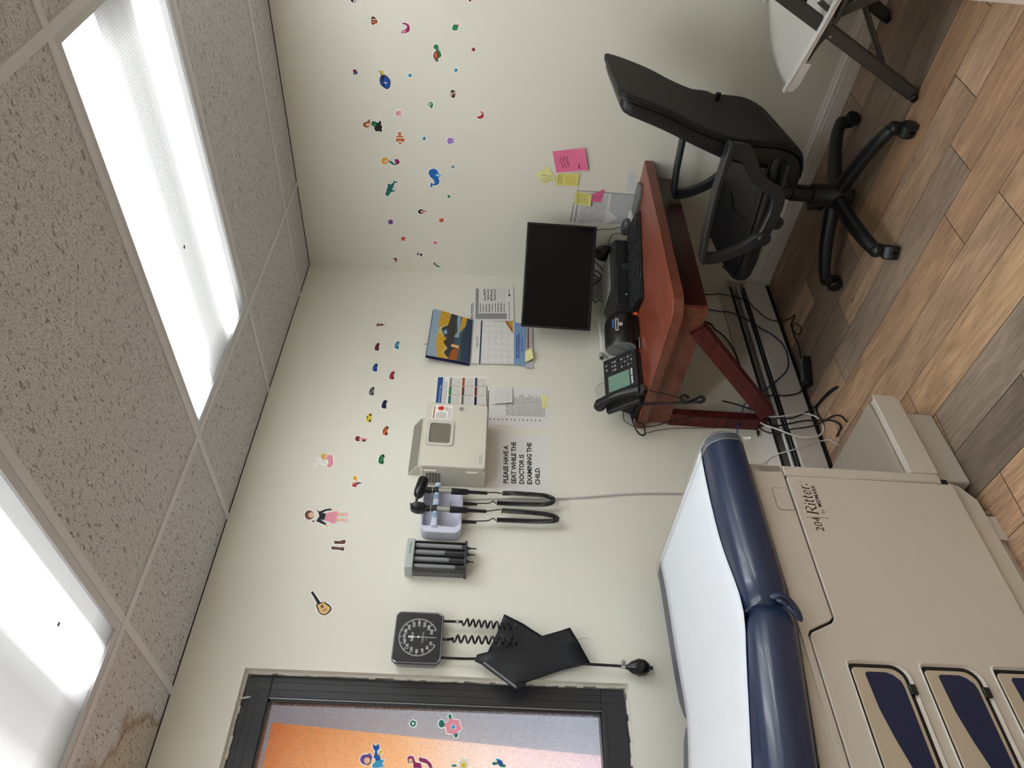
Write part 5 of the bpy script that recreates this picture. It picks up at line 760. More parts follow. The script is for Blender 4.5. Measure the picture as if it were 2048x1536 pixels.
mb = MB(); mb.tube([(-1.820, -.03, 1.478), (-1.819, -.03, 1.412)], .0045, hose); coil(spline([(-1.819, -.030, 1.412), (-1.822, -.028, 1.36), (-1.824, -.024, 1.24)]), .011, 52, .0034, hose, mb, 14); mb.lathe([(.0055, 0), (.0055, .010)], ch, (-1.8195, -.03, 1.425), n=12); mb.build('right_coiled_hose', t2)
mb = MB(); mb.tube(spline([(-1.880, -.03, 1.478), (-1.881, -.031, 1.458), (-1.885, -.048, 1.44)]), .0045, hose); coil(spline([(-1.886, -.052, 1.44), (-1.888, -.054, 1.35), (-1.886, -.056, 1.24)]), .011, 46, .0034, hose, mb, 14); mb.build('middle_coiled_hose', t2)
mb = MB(); mb.tube(spline([(-1.938, -.025, 1.478), (-1.938, -.025, 1.40), (-1.937, -.030, 1.345)]), .0045, hose); mb.build('straight_hose', t2); mb = MB(); mb.tube([(-1.941, -.032, 1.02), (-1.942, -.03, .905)], .0045, hose); mb.build('bulb_hose', t2)
mb = MB(); mb.lathe([(.005, .012), (.008, 0), (.019, -.014), (.0270, -.036), (.0245, -.055), (.013, -.069), (.006, -.072), (.006, -.080), (.0, -.080)], M('black_bulb', '#0E0E10', .25), (-1.944, -.03, .885), n=22); bl = mb.build('inflation_bulb', t2)
mb = MB(); mb.lathe([(.006, 0), (.006, .018)], ch, (-1.944, -.03, .888), n=14); mb.lathe([(.0, -.002), (.006, 0), (.006, .010), (.004, .012), (0, .012)], ch, (-1.936, -.032, .897), (1, -.2, 0), 14); mb.build('release_valve', t2)
tag(MB().tube(spline([(-1.845, -.004, 1.055), (-1.848, -.004, 1.03), (-1.843, -.004, 1.010), (-1.847, -.004, .995)]), .0004, M('black_rubber'), n=4).build('thread'), 'loose dark thread dangling below the cuff', 'thread')
# ================================================================ examination table (local x runs towards the foot, y away from the viewer)
TH = 0.068
et = thing('examination_table', 'beige examination table with navy padded top and paper strip, logo and drawers on its side', 'examination table', (-1.65, -.725, 0), TH)
tb_ = M('table_beige_plastic', '#CDC6BC', .42, bump=.05, bscale=500, noise=.02, nscale=6)
tbd = M('table_core_dark', '#151312', .8); ltb = M('drawer_beige', '#BDB09C', .4)
def PX(pts): return [(-u, z) for u, z in pts]
L = dict(local=True)
UE = 1.42
MB().box(-UE + .01, -.012, .010, .62, .092, .640, tbd).build('cabinet_core', et, **L)
# lower side shell, upper rail shell and corner column: separated by hairline seams
low = [(.036, .088), (.036, .552), (.043, .558), (.463, .558), (.474, .566), (.500, .622), (.512, .629), (UE, .629), (UE, .088)]
MB().prism(PX(low), .0, .012, tb_, axis='y').build('side_panel', et, bevel=.003, **L)
up = [(.004, .563), (.004, .650), (UE, .650), (UE, .6325), (.507, .6325), (.495, .626), (.469, .570), (.460, .5625)]
MB().prism(PX(up), .0, .012, tb_, axis='y').build('upper_rail', et, bevel=.002, **L)
mb = MB(); mb.box(-.0345, -.0, .0, .62, .115, .5605, tb_); mb.build('foot_end_column', et, bevel=.005, **L)
mb = MB(); mb.box(-.030, -.0, .0, .62, .5635, .650, tb_); mb.build('foot_end_rail', et, bevel=.004, **L)
mb = MB(); mb.box(-UE, -.10, .012, .60, .64, .668, tb_); mb.build('deck', et, **L)
mb = MB(); mb.prism(PX([(.012, .096), (.030, .060), (.075, .028), (UE, .028), (UE, .096)]), .014, .60, tb_, axis='y'); mb.box(-UE, -.13, .034, .58, 0, .028, tb_); mb.build('plinth', et, bevel=.002, **L)
mb = MB(); mb.box(-.118, -.110, .018, .026, .010, .055, M('table_bracket', '#8C8274', .5)); mb.box(-.20, -.125, .020, .030, .0, .034, tb_); mb.build('plinth_bracket', et, **L)
MB().prism(PX([(.50, .648), (UE, .648), (UE, .648 + (UE - .50) * .1405), (.50, .652)]), .004, .60, tb_, axis='y').build('back_support', et, bevel=.003, **L)
# raised handle plate on the upper rail
mb = MB(); hp = [(.083, .5665), (.083, .604), (.088, .609), (.148, .609), (.1555, .603), (.1555, .5665)]
mb.prism(PX(hp), -.0012, .001, tb_, axis='y'); hp_o = mb.build('grip_plate', et, bevel=.0010, **L)
mb = MB(); gvm = M('table_seam', '#6E655A', .6)
for p, q in zip(hp[:-1], hp[1:]): mb.bar((-p[0], -.0004, p[1]), (-q[0], -.0004, q[1]), .0016, .0012, gvm, up=(0, 1, 0))
mb.build('grip_groove', hp_o, **L)
# logo lettering
inkb = M('logo_brown', '#3A2C22', .5)
mb = MB(); LT = lambda u0, z0: (lambda x, y: (-(u0) + x, -.0008, z0 + y))
def stroke(p, w, fn, mb, m):
    P_ = [Vector(q) for q in p]
    for i, (a, b_) in enumerate(zip(P_[:-1], P_[1:])):
        d = (b_ - a); n_ = Vector((-d.y, d.x)).normalized() * w / 2
        mb.add([fn(*(a - n_)), fn(*(b_ - n_)), fn(*(b_ + n_)), fn(*(a + n_))], [(0, 1, 2, 3)], m)
def arc(cx, cy, rx, ry, a0, a1, n=10): return [(cx + rx * math.cos(R_(a0 + (a1 - a0) * i / n)), cy + ry * math.sin(R_(a0 + (a1 - a0) * i / n))) for i in range(n + 1)]
# serif italic "Ritter": stems and hairlines, cap height .030
f0 = lambda x, y: (-.168 + x * .030 + y * .0045, -.0008, .505 + y * .030)
stroke([(.18, 0), (.18, 1)], .17, f0, mb, inkb); stroke([(0, .02), (.42, .02)], .05, f0, mb, inkb); stroke([(0, .98), (.5, .98)], .05, f0, mb, inkb)
stroke(arc(.45, .74, .33, .24, 95, -90), .10, f0, mb, inkb); stroke([(.25, .5), (.5, .5)], .05, f0, mb, inkb); stroke([(.45, .5), (.62, .28), (.78, .04), (.95, .02)], .13, f0, mb, inkb)
def gi(x): stroke([(x, 0), (x, .62)], .14, f0, mb, inkb); stroke([(x - .14, .60), (x, .62)], .05, f0, mb, inkb); stroke([(x - .12, .02), (x + .16, .02)], .05, f0, mb, inkb); stroke([(x, .80), (x + .01, .92)], .13, f0, mb, inkb)
def gt_(x): stroke([(x, .86), (x, .14), (x + .08, .04), (x + .22, .06)], .12, f0, mb, inkb); stroke([(x - .14, .61), (x + .24, .61)], .06, f0, mb, inkb)
gi(1.12); gt_(1.45); gt_(1.88)
stroke(arc(2.46, .31, .19, .30, 10, 330, 14), .09, f0, mb, inkb); stroke([(2.29, .33), (2.64, .33)], .05, f0, mb, inkb)
stroke([(2.92, 0), (2.92, .62)], .14, f0, mb, inkb); stroke([(2.80, .02), (3.08, .02)], .05, f0, mb, inkb); stroke([(2.92, .42), (3.05, .58), (3.22, .60)], .09, f0, mb, inkb)
stroke(arc(3.40, .12, .05, .05, 0, 360, 8), .10, f0, mb, inkb); stroke(arc(3.58, .62, .07, .07, 0, 360, 10), .025, f0, mb, inkb)
put_text(mb, 'by', LT(.163, .487), inkb, .0145, shear=.25); put_text(mb, 'MIDMARK', LT(.141, .488), inkb, .0160, bold=.014, space=1.02)
mb.box(-.1765, -.1757, -.0010, -.0006, .481, .541, inkb)
put_text(mb, '204', LT(.2205, .506), inkb, .030, shear=.12)
mb.build('logo_lettering', et, smooth=0, **L)
# drawers: black reveal, beige front with a navy insert and a small lock
nv = M('navy_insert', '#0F2046', .42)
for i, (zt, zb) in enumerate(((.566, .440), (.402, .276), (.238, .112))):
    u0 = .572; u1 = 1.10
    def outl(a, b_, c, d, r0, r1): return rr4(a, b_, c, d, r0, r1)
    def rr4(a, b_, c, d, rt, rb, n=6):    # a,b = u range ; c,d = z range ; rt top corner radius, rb bottom corner radius on the foot side
        o = []
        o += [(a + rt - rt * math.sin(R_(90 * k / n)), d - rt + rt * math.cos(R_(90 * k / n))) for k in range(n + 1)]
        o += [(a + rb - rb * math.cos(R_(90 * k / n)), c + rb - rb * math.sin(R_(90 * k / n))) for k in range(n + 1)]
        o += [(b_ - .02, c), (b_, c + .02), (b_, d - .02), (b_ - .02, d)]
        return o
    lip = MB(); ro = rr4(u0 - .010, u1 + .01, zb - .013, zt + .004, .012, .045); ri = rr4(u0, u1, zb, zt, .010, .034)
    lip.loft([[(-u, -.0005, z) for u, z in ro], [(-(a[0] * .5 + b_[0] * .5), -.0055, a[1] * .5 + b_[1] * .5) for a, b_ in zip(ro, ri)], [(-u, -.0005, z) for u, z in ri]], tb_, cap=False)
    d = lip.build('drawer', et, smooth=60, **L)
    MB().prism(PX(ri), -.0010, .0005, tbd, axis='y').build('drawer_gap', d, **L)
    fr4 = rr4(u0 + .010, u1 - .004, zb + .010, zt - .003, .010, .030)
    MB().prism(PX(fr4), -.0060, -.0008, ltb, axis='y').build('drawer_front', d, bevel=.002, **L)
    n_ = [(u0 + .024, zt - .030), (u0 + .020, zt - .036), (u0 + .020, zb + .048), (u0 + .026, zb + .034), (u0 + .038, zb + .022), (u0 + .052, zb + .019), (u1 - .03, zb + .019), (u1 - .02, zb + .03), (u1 - .02, zt - .050), (u1 - .16, zt - .045), (u1 - .24, zt - .062), (u1 - .30, zt - .062), (u0 + .16, zt - .045), (u0 + .10, zt - .034)]
    MB().prism(PX(n_), -.0068, -.0058, nv, axis='y').build('navy_panel', d, smooth=0, **L)
    MB().box(-(u0 + .068), -(u0 + .045), -.010, -.003, zb - .006, zb + .010, M('lock_metal', '#3A4440', .25, metal=.9)).build('drawer_lock', d, bevel=.002, **L)
# pull-out step at the foot end
mb = MB(); mb.box(.0, .272, .030, .58, .002, .112, tb_); mb.box(.272, .285, .045, .56, .002, .085, tb_); mb.build('step_base', et, bevel=.006, seg=3, **L)
mb = MB(); mb.prism([(0, .112), (.298, .112), (.312, .126), (.316, .178), (.310, .182), (0, .182)], .006, .60, tb_, axis='y'); mb.build('step_box', et, bevel=.004, seg=3, **L)
MB().prism([(0, .112), (.298, .112), (.312, .126), (.316, .184), (.310, .190), (0, .190)], .0, .006, tb_, axis='y').build('step_side_lip', et, bevel=.0015, **L)
mb = MB(); tx = M('step_tread_vinyl', '#A2988A', .5, bump=.6, bscale=900)
mb.box(0, .308, .030, .590, .180, .194, tx)
mb.build('step_tread', et, bevel=.008, seg=3, **L)
# padded top: rounded lofted cushions
vin = M('navy_vinyl', '#182848', .30, spec=.6, coat=.1, bump=.05, bscale=700)
def cushion(name, stations, n=36):
    mb = MB(); rings = []
    for u, v0, v1, z0, z1, ex in stations:
        cy, cz, a, b_ = (v0 + v1) / 2, (z0 + z1) / 2, (v1 - v0) / 2, (z1 - z0) / 2; r = min(.058, b_ * ex); rg = []
        # rounded slab section with a slightly crowned top
        for (px, pz, a0) in ((v1 - r, z0 + r * .6, -90), (v1 - r, z1 - r, 0), (v0 + r, z1 - r, 90), (v0 + r, z0 + r * .6, 180)):
            for k in range(8):
                t = R_(a0 + 90 * k / 7); rz = r * (.6 if pz < cz else 1.0); rg.append((-u, px + r * math.cos(t), pz + rz * math.sin(t)))
        rings.append(rg)
    mb.loft(rings, vin); return mb.build(name, et, smooth=70, **L)
Z0, Z1 = .655, .760; V0, V1 = -.040, .690
def st(u, ins, drop, z0=Z0, z1=Z1, ex=1.0, far=None): return (u, V0 + ins, V1 - (far if far is not None else ins), z0 + drop, z1 - drop, ex)
cushion('seat_pad', [st(-.108, .060, .030), st(-.104, .035, .018), st(-.096, .018, .009), st(-.080, .006, .003), st(-.055, 0, 0), st(.10, 0, 0), st(.30, 0, 0), st(.38, .001, 0, far=.006), st(.425, .006, .003, far=.022), st(.448, .016, .010, far=.040), st(.462, .030, .022, far=.055)])
k8 = math.tan(R_(8.0)); zz = lambda u: max(0, (u - .455)) * k8
def sb(u, ins, drop, far=None): return st(u, ins, drop, Z0 + zz(u) - .003, Z1 + zz(u), far=far)
cushion('back_pad', [sb(.440, .034, .024, .060), sb(.452, .016, .010, .040), sb(.470, .006, .003, .020), sb(.500, .001, 0, .006), sb(.56, 0, 0), sb(.90, 0, 0), sb(1.30, 0, 0), sb(1.40, .01, .01), sb(1.43, .03, .03)])
# welted seam and puckered fold where the two cushions meet on the near side
mb = MB(); pts = [(-.450, -.040 + .010 * abs(math.sin(q)) , .690) for q in (0,)]
prof_ = [(-.452, .006, .762), (-.452, -.008, .758), (-.452, -.022, .750), (-.453, -.031, .730), (-.455, -.036, .715)]
mb.tube(spline(prof_), .0028, vin, n=6); mb.build('seam_welt', et, **L)
def lens(pts, w, th):     # flattened leaf-shaped fold of vinyl
    P_ = spline(pts, 5); n_ = len(P_); rg = []
    for i, p in enumerate(P_):
        s_ = math.sin(math.pi * i / (n_ - 1)) ** .6 + .06; d_ = (P_[min(i + 1, n_ - 1)] - P_[max(i - 1, 0)]).normalized(); nn = d_.cross(Vector((0, 1, 0))).normalized()
        rg.append([tuple(p + nn * w * s_ * math.cos(q) + Vector((0, th * s_ * math.sin(q), 0))) for q in [2 * math.pi * k / 12 for k in range(12)]])
    return rg
mb = MB(); mb.loft(lens([(-.440, -.036, .716), (-.438, -.041, .700), (-.450, -.044, .684), (-.478, -.043, .668), (-.500, -.040, .660)], .013, .008), vin); mb.build('gathered_fold', et, smooth=70, **L)
mb = MB(); mb.loft(lens([(-.450, -.043, .706), (-.455, -.046, .694), (-.468, -.047, .682)], .006, .005), vin); mb.build('fold_tongue', et, smooth=70, **L)
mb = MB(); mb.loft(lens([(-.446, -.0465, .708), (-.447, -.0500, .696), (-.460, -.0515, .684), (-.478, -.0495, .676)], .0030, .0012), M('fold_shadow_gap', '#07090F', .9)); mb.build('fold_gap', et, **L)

# head of the table: paper sheet laid lengthwise, wrapped over the foot end (a thing of its own)
pp = M('exam_paper', '#D9E0E8', .75, bump=.35, bscale=70, noise=.012, nscale=30)
ep = thing('exam_paper', 'white crepe paper strip laid along the navy examination table', 'paper', (-1.65, -.725, 0), TH)
mb = MB(); rows = []
def edge(u): return (.050 + .010 * math.sin(u * 9) - .028 * math.exp(-((u - .42) / .14) ** 2) + .020 * max(0, u - .5), .578 + .004 * math.sin(u * 5) + .020 * math.exp(-((u + .1) / .1) ** 2))
us = [-.1105, -.1115, -.108, -.098, -.080, -.055, 0.0] + [.05 * i for i in range(1, 29)]
zs = [.690, .715, .738, .752, .7605, .7625, .7630]
for i, u in enumerate(us):
    z = zs[i] if i < 7 else Z1 + zz(u) + .003; e0, e1 = edge(u); row = []
    if abs(u - .45) < .03: z += .001
    for j in range(13):
        v = e0 + (e1 - e0) * j / 12; row.append((-u, v, z + .0008 * math.sin(v * 40 + u * 13)))
    rows.append(row)
vs = [p for r in rows for p in r]; fs = [(i * 13 + j, i * 13 + j + 1, (i + 1) * 13 + j + 1, (i + 1) * 13 + j) for i in range(len(rows) - 1) for j in range(12)]
mb.add(vs, fs, pp); o = mb.build('paper_strip', ep, smooth=80, local=True); sd = o.modifiers.new('t', 'SOLIDIFY'); sd.thickness = .0006
# clear elastic strap round the foot end holding the paper
cs = M('clear_strap', '#C8CCC8', .2, alpha=.13)
sp_ = thing('paper_strap', 'clear elastic strap stretched round the foot end of the table', 'strap', (-1.65, -.725, 0), TH)
def ring_at(u, ins):
    v0, v1, z0, z1, r = V0 - .0015 + ins, V1 + .0015 - ins, Z0 - .002, Z1 + .005, .058; rg = []
    for (px, pz, a0) in ((v1 - r, z0 + r * .6, -90), (v1 - r, z1 - r, 0), (v0 + r, z1 - r, 90), (v0 + r, z0 + r * .6, 180)):
        for k in range(8): t = R_(a0 + 90 * k / 7); rz = r * (.6 if pz < .7 else 1); rg.append((-u, px + r * math.cos(t), pz + rz * math.sin(t)))
    return rg
mb = MB(); mb.loft([ring_at(-.080, .006), ring_at(-.062, .001), ring_at(-.050, 0)], cs, cap=False); mb.tube(ring_at(-.080, .006), .0007, M('strap_edge', '#B8BCB4', .3), n=5, closed=True); mb.tube(ring_at(-.050, 0), .0007, M('strap_edge'), n=5, closed=True)
mb.build('strap_band', sp_, smooth=60, local=True)
mb = MB(); mb.loft([[(.058, -.040, .668), (.050, -.044, .664), (.046, -.038, .660)], [(.052, -.052, .652), (.046, -.050, .650), (.046, -.046, .650)]], M('strap_edge')); mb.build('strap_knot', sp_, local=True)

# ================================================================ wall-hung desk with diagonal braces
def wood(name, c0, c1, rough, sx=(1.2, 14, 14), sc=3.0):
    m, nt, b = nodes_mat(name); tc = nt.nodes.new('ShaderNodeTexCoord'); mp = nt.nodes.new('ShaderNodeMapping'); mp.inputs['Scale'].default_value = sx
    n = nt.nodes.new('ShaderNodeTexNoise'); n.inputs['Scale'].default_value = sc; n.inputs['Detail'].default_value = 7; n.inputs['Distortion'].default_value = .8; cr = nt.nodes.new('ShaderNodeValToRGB')
    cr.color_ramp.elements[0].color = srgb(c0); cr.color_ramp.elements[0].position = .33; cr.color_ramp.elements[1].color = srgb(c1); cr.color_ramp.elements[1].position = .66
    nt.links.new(tc.outputs['Object'], mp.inputs[0]); nt.links.new(mp.outputs[0], n.inputs[0]); nt.links.new(n.outputs[0], cr.inputs[0]); nt.links.new(cr.outputs[0], b.inputs['Base Color']); b.inputs['Roughness'].default_value = rough; return m
wtop = wood('cherry_desk_top', '#723525', '#904A38', .28, (2.0, 13, 13), 2.6); wedge = wood('cherry_edge_band', '#64392C', '#7C4636', .35, (9, 9, 1.2), 4)
wapr = wood('cherry_apron', '#66352A', '#804633', .3); wdk = wood('red_stained_brace', '#3C0E10', '#641A1A', .5, (14, 3, 14))
dk_ = thing('wall_desk', 'small cherry brown wall-hung corner desk on diagonal red braces', 'desk', (-.48, -.34, 0))
r = .085; X0, Y0 = -.962, -.690
top = [(0, -.002), (0, Y0)] + [(X0 + r - r * math.sin(R_(90 * k / 8)), Y0 + r - r * math.cos(R_(90 * k / 8))) for k in range(9)] + [(X0 + .012, -.3), (X0 + .03, -.002)]
MB().prism(top, .744, .750, wtop).build('desk_top', dk_, bevel=.0015)
MB().prism([(x * .999 if x < -.5 else x, y) for x, y in top], .712, .744, wedge).build('edge_band', dk_)
mb = MB(); mb.box(-.905, -.887, -.640, -.015, .612, .712, wapr); mb.build('side_apron', dk_); mb = MB(); mb.box(-.887, -.05, -.640, -.622, .612, .712, M('dark_apron', '#3A1812', .35)); mb.build('front_apron', dk_)
mb = MB(); mb.box(-.905, -.868, -.068, -.0865 + .085, .205, .612, wdk); mb.build('wall_post', dk_, bevel=.003)
def brace(x):
    mb = MB(); a, bq = (x, -.545, .628), (x, -.105, .225); mb.bar(a, bq, .052, .060, wdk, up=(0, .67, .74))
    d = (Vector(bq) - Vector(a)).normalized(); n_ = Vector((0, d.z, -d.y)); 
    for k in (-.016, -.004, .008): p = Vector(a) + n_ * k; q = Vector(bq) + n_ * k; mb.bar(p + Vector((-.0268, 0, 0)), q + Vector((-.0268, 0, 0)), .0015, .002, M('brace_groove', '#7A2A26', .4), up=(0, .67, .74))
    return mb.build('diagonal_brace', dk_, bevel=.004)
brace(-.893)

# ================================================================ baseboard heater along the window wall
hb = M('heater_enamel', '#C9C4BE', .38); ht = thing('baseboard_heater', 'long off-white baseboard heater with a black slot and silver fin strip', 'heater', (-.9, 0, 0))
hx0, hx1 = -1.95, -.022
MB().prism([(0, .004), (0, .232), (-.012, .232), (-.016, .224), (-.050, .200), (-.052, .196), (-.014, .214), (-.010, .210), (-.010, .004)], hx0, hx1, hb, axis='x').build('back_hood', ht, bevel=.0008)
MB().prism([(-.085, .026), (-.085, .126), (-.080, .132), (-.072, .132), (-.072, .128), (-.079, .122), (-.079, .026)], hx0, hx1 - .004, hb, axis='x').build('front_cover', ht, bevel=.0008)
MB().box(hx0, hx1, -.078, -.010, .006, .125, M('heater_inside', '#0A0A0A', .8)).build('inner_casing', ht)
MB().bar((hx0, -.066, .158), (hx1, -.066, .158), .010, .012, M('damper_silver', '#D6D6D4', .35), up=(0, -.6, 1)).build('silver_strip', ht)
MB().bar((hx0, -.074, .142), (hx1, -.074, .142), .018, .004, M('damper_grey', '#55585C', .4), up=(0, .8, 1)).build('damper_blade', ht)
MB().box(hx1 - .0015, hx1, -.086, -.0, .004, .200, hb).build('end_cap', ht, bevel=.001)
MB().bar((hx0, -.055, .192), (hx1, -.055, .192), .004, .010, M('heater_inside'), up=(0, 0, 1)).build('slot_lip', ht)
# ================================================================ on the desk
DZ = .750
bkk = M('black_plastic', '#0B0C0E', .38); bkm = M('matte_black_plastic', '#101114', .5); gry = M('grey_plastic', '#6C6E70', .35)
# monitor standing across the corner
MR = R_(-45)
mc = Vector((-.298, -.262, 0))
mn_ = thing('computer_monitor', 'black flat screen monitor standing across the room corner', 'monitor', (mc.x, mc.y, DZ), MR)
mb = MB(); mb.box(-.231, .231, -.010, .018, .175, .484, bkk); mb.build('housing', mn_, bevel=.003, local=True)
MB().box(-.222, .222, -.0125, -.0095, .190, .478, M('screen_glass', '#020203', .09, spec=.25)).build('screen', mn_, bevel=.001, local=True)
mb = MB(); mb.box(-.05, .05, .018, .035, .28, .38, bkm); mb.box(-.02, .02, .035, .335, .31, .35, bkm); mb.build('wall_arm', mn_, bevel=.004, local=True)
mb = MB(); put_text(mb, 'acer', lambda x, y: (-.014 + x, -.0104, .180 + y), M('logo_grey', '#4A4B50', .4), .010); mb.build('maker_mark', mn_, smooth=0, local=True)
# black desktop printer
PR = R_(-19.5)
pr = thing('label_printer', 'low black boxy printer with a flat grey lid under the monitor', 'printer', (-.458, -.255, DZ), PR)
mb = MB(); mb.prism([(0, .002), (.341, .002), (.341, .262), (.105, .262), (0, .165)], .001, .082, bkm); mb.build('printer_body', pr, bevel=.004, local=True)
mb = MB(); mb.loft([[(.001, .003, .082), (.340, .003, .082), (.340, .261, .082), (.106, .261, .082), (.001, .164, .082)], [(.006, .012, .090), (.335, .012, .090), (.335, .258, .091), (.108, .258, .091), (.008, .160, .090)]], M('printer_rim', '#1C1E20', .3)); mb.build('top_rim', pr, bevel=.002, local=True)
mb = MB(); mb.loft([[(.128, .088, .0905), (.324, .088, .0905), (.332, .262, .0915), (.100, .262, .0915)], [(.132, .092, .096), (.320, .092, .096), (.328, .258, .097), (.106, .258, .097)]], M('lid_grey', '#8A8C88', .25)); mb.build('grey_lid', pr, bevel=.0015, local=True)
mb = MB(); mb.box(.185, .215, -.004, .001, .018, .055, M('tab_dark', '#2C2E32', .4)); mb.build('front_latch', pr, bevel=.001, local=True)
mb = MB(); mb.box(.22, .335, -.003, .001, .012, .060, bkk); mb.build('front_cover', pr, bevel=.001, local=True)
mb = MB(); mb.box(.055, .060, -.0008, 0, .035, .043, M('led_pale', '#B8BCC0', .4)); mb.build('status_mark', pr, local=True)
# round black speaker behind it
tag(MB().loft([[(-.024 + .020 * sx * math.cos(q), -.205 + .046 * sx * math.sin(q), z) for q in [2 * math.pi * k / 20 for k in range(20)]] for z, sx in ((.751, .9), (.80, 1), (.85, .98), (.872, .85), (.888, .55), (.892, .1))], bkk).build('speaker'), 'round black speaker half hidden behind the printer lid', 'speaker')
# keyboard
kb = thing('keyboard', 'black computer keyboard along the front of the desk', 'keyboard', (-.558, -.385, DZ), PR)
mb = MB(); mb.loft([[(0, 0, .001), (.442, 0, .001), (.442, .150, .001), (0, .150, .001)], [(.002, .002, .012), (.440, .002, .012), (.440, .148, .024), (.002, .148, .024)]], bkk); mb.build('keyboard_base', kb, bevel=.002, local=True)
kc = M('key_black', '#1F2024', .45); mb = MB()
for rr in range(6):
    y = .012 + rr * .0225; z = .0125 + y * .08
    x = .010
    while x < .43:
        w = .0175
        if rr == 0 and .10 < x < .2: w = .105
        if .290 < x < .300 or .355 < x < .365: x += .008; continue
        mb.loft([[(x, y, z), (x + w, y, z), (x + w, y + .018, z + .0015), (x, y + .018, z + .0015)], [(x + .0015, y + .0015, z + .006), (x + w - .0015, y + .0015, z + .006), (x + w - .0015, y + .0165, z + .0075), (x + .0015, y + .0165, z + .0075)]], kc); x += w + .0018
mb.build('keys', kb, local=True)
mb = MB(); mb.box(.110, .118, .003, .006, .0122, .0128, M('key_legend', '#C8CACC', .5)); mb.build('indicator', kb, local=True)
# grey closed laptop-like tray at the desk's wall end
gt2 = thing('grey_folder', 'flat dark grey folder lying at the wall end of the desk', 'folder', (-.05, -.50, DZ), 0)
MB().prism([(-.008, -.335), (-.012, -.592), (-.075, -.612), (-.105, -.560), (-.098, -.505), (-.035, -.37)], DZ + .001, DZ + .012, M('slate_grey', '#6A6E70', .4)).build('folder_cover', gt2, bevel=.001)
# mouse
ms_ = thing('computer_mouse', 'small dark grey computer mouse behind the keyboard end', 'mouse', (-.09, -.405, DZ + .024))
mb = MB(); mb.loft([[(-.088 + a * .026 * math.cos(q), -.405 + a * .045 * math.sin(q), .774 + z) for q in [2 * math.pi * k / 18 for k in range(18)]] for z, a in ((0, .92), (.008, 1), (.018, .95), (.027, .75), (.033, .4), (.0345, .1))], M('mouse_grey', '#3C3E40', .35)); mb.build('mouse_shell', ms_)
MB().box(-.0885, -.0875, -.435, -.405, .802, .8045, bkk).build('button_gap', ms_)
tag(MB().box(-.115, -.020, -.452, -.375, DZ + .0005, DZ + .0235, M('white_card_box', '#D5D6D2', .6)).build('small_box'), 'little white box showing behind the mouse', 'box')
# tube shaped monitor: rounded black housing with an open grey-lined end
cf = thing('arm_pressure_monitor', 'rounded black machine with a grey oval opening beside the phone', 'medical monitor', (-.592, -.213, DZ), R_(-14))
mb = MB(); ov = lambda x, s, n=28: [(x, .0 + .062 * s * math.cos(q) + .012 * s * math.sin(q), .070 + .066 * s * math.sin(q)) for q in [2 * math.pi * k / n for k in range(n)]]
mb.loft([ov(.085, .55), ov(.080, .80), ov(.060, .95), ov(.02, 1.0), ov(-.05, 1.0), ov(-.070, .97), ov(-.078, .90)], bkk); mb.build('housing', cf, local=True, smooth=60)
mb = MB(); mb.box(-.060, .070, -.050, .055, .001, .040, bkk); mb.build('base_block', cf, bevel=.008, local=True)
mb = MB(); mb.loft([ov(-.0785, .90), ov(-.0800, .84), ov(-.0785, .80)], M('opening_rim', '#8E9492', .3), cap=False); mb.build('opening_rim', cf, local=True, smooth=60)
mb = MB(); mb.loft([ov(-.0785, .80), ov(-.074, .79)], M('lining_grey', '#7E8684', .45)); mb.bar((-.0795, -.02, .11), (-.0795, .012, .025), .0010, .0010, bkm); mb.build('grey_lining', cf, local=True)
mb = MB(); A_ = lambda x, z, d=0: (x, -.0655 - d - .00 * abs(z - .07), z)
op = [( -.030 + a * .060, .092 + b_ * .014) for a, b_ in [(x, z) for x, z in rrect(0, 1, 0, 1, .18)]]
ip = [( -.030 + .004 + a * .052, .092 + .0035 + b_ * .007) for a, b_ in [(x, z) for x, z in rrect(0, 1, 0, 1, .18)]]
rim = M('slot_rim_white', '#C8CAC6', .4)
mb.loft([[A_(x, z, 0) for x, z in op], [A_(x, z, .003) for x, z in op], [A_(x, z, .003) for x, z in ip], [A_(x, z, 0) for x, z in ip]], rim, cap=False)
mb.add([A_(x, z, .001) for x, z in ip], [tuple(range(len(ip)))], M('slot_dark', '#26282A', .4))
mb.lathe([(.009, 0), (.009, .003), (.006, .003), (.006, 0)], rim, (.004, -.0655, .083), (0, -1, 0), 18); mb.lathe([(0, 0), (.004, 0), (.004, .002), (0, .002)], rim, (.004, -.066, .083), (0, -1, 0), 10)
mb.box(-.012, .024, -.066, -.055, .110, .1165, M('blue_label', '#2E6A94', .5)); mb.build('card_slot', cf, local=True)
# desk phone
ph = thing('desk_phone', 'black office desk phone with a blank greenish display, handset on its cradle', 'telephone', (-.815, -.135, DZ), R_(-8))
mb = MB()
def slab(x0, x1, y0, z0, y1, z1, th, m, mbq):
    d = Vector((0, y1 - y0, z1 - z0)).normalized(); n_ = Vector((0, -d.z, d.y)); a, b_ = Vector((0, y0, z0)), Vector((0, y1, z1))
    mbq.loft([[(x0, a.y, a.z), (x1, a.y, a.z), (x1, a.y - n_.y * th, a.z - n_.z * th), (x0, a.y - n_.y * th, a.z - n_.z * th)], [(x0, b_.y, b_.z), (x1, b_.y, b_.z), (x1, b_.y - n_.y * th, b_.z - n_.z * th), (x0, b_.y - n_.y * th, b_.z - n_.z * th)]], m)
FY0, FZ0, FY1, FZ1 = -.085, .022, .020, .140
slab(-.130, .130, FY0, FZ0, FY1, FZ1, .024, bkm, mb); mb.build('phone_body', ph, bevel=.006, local=True)
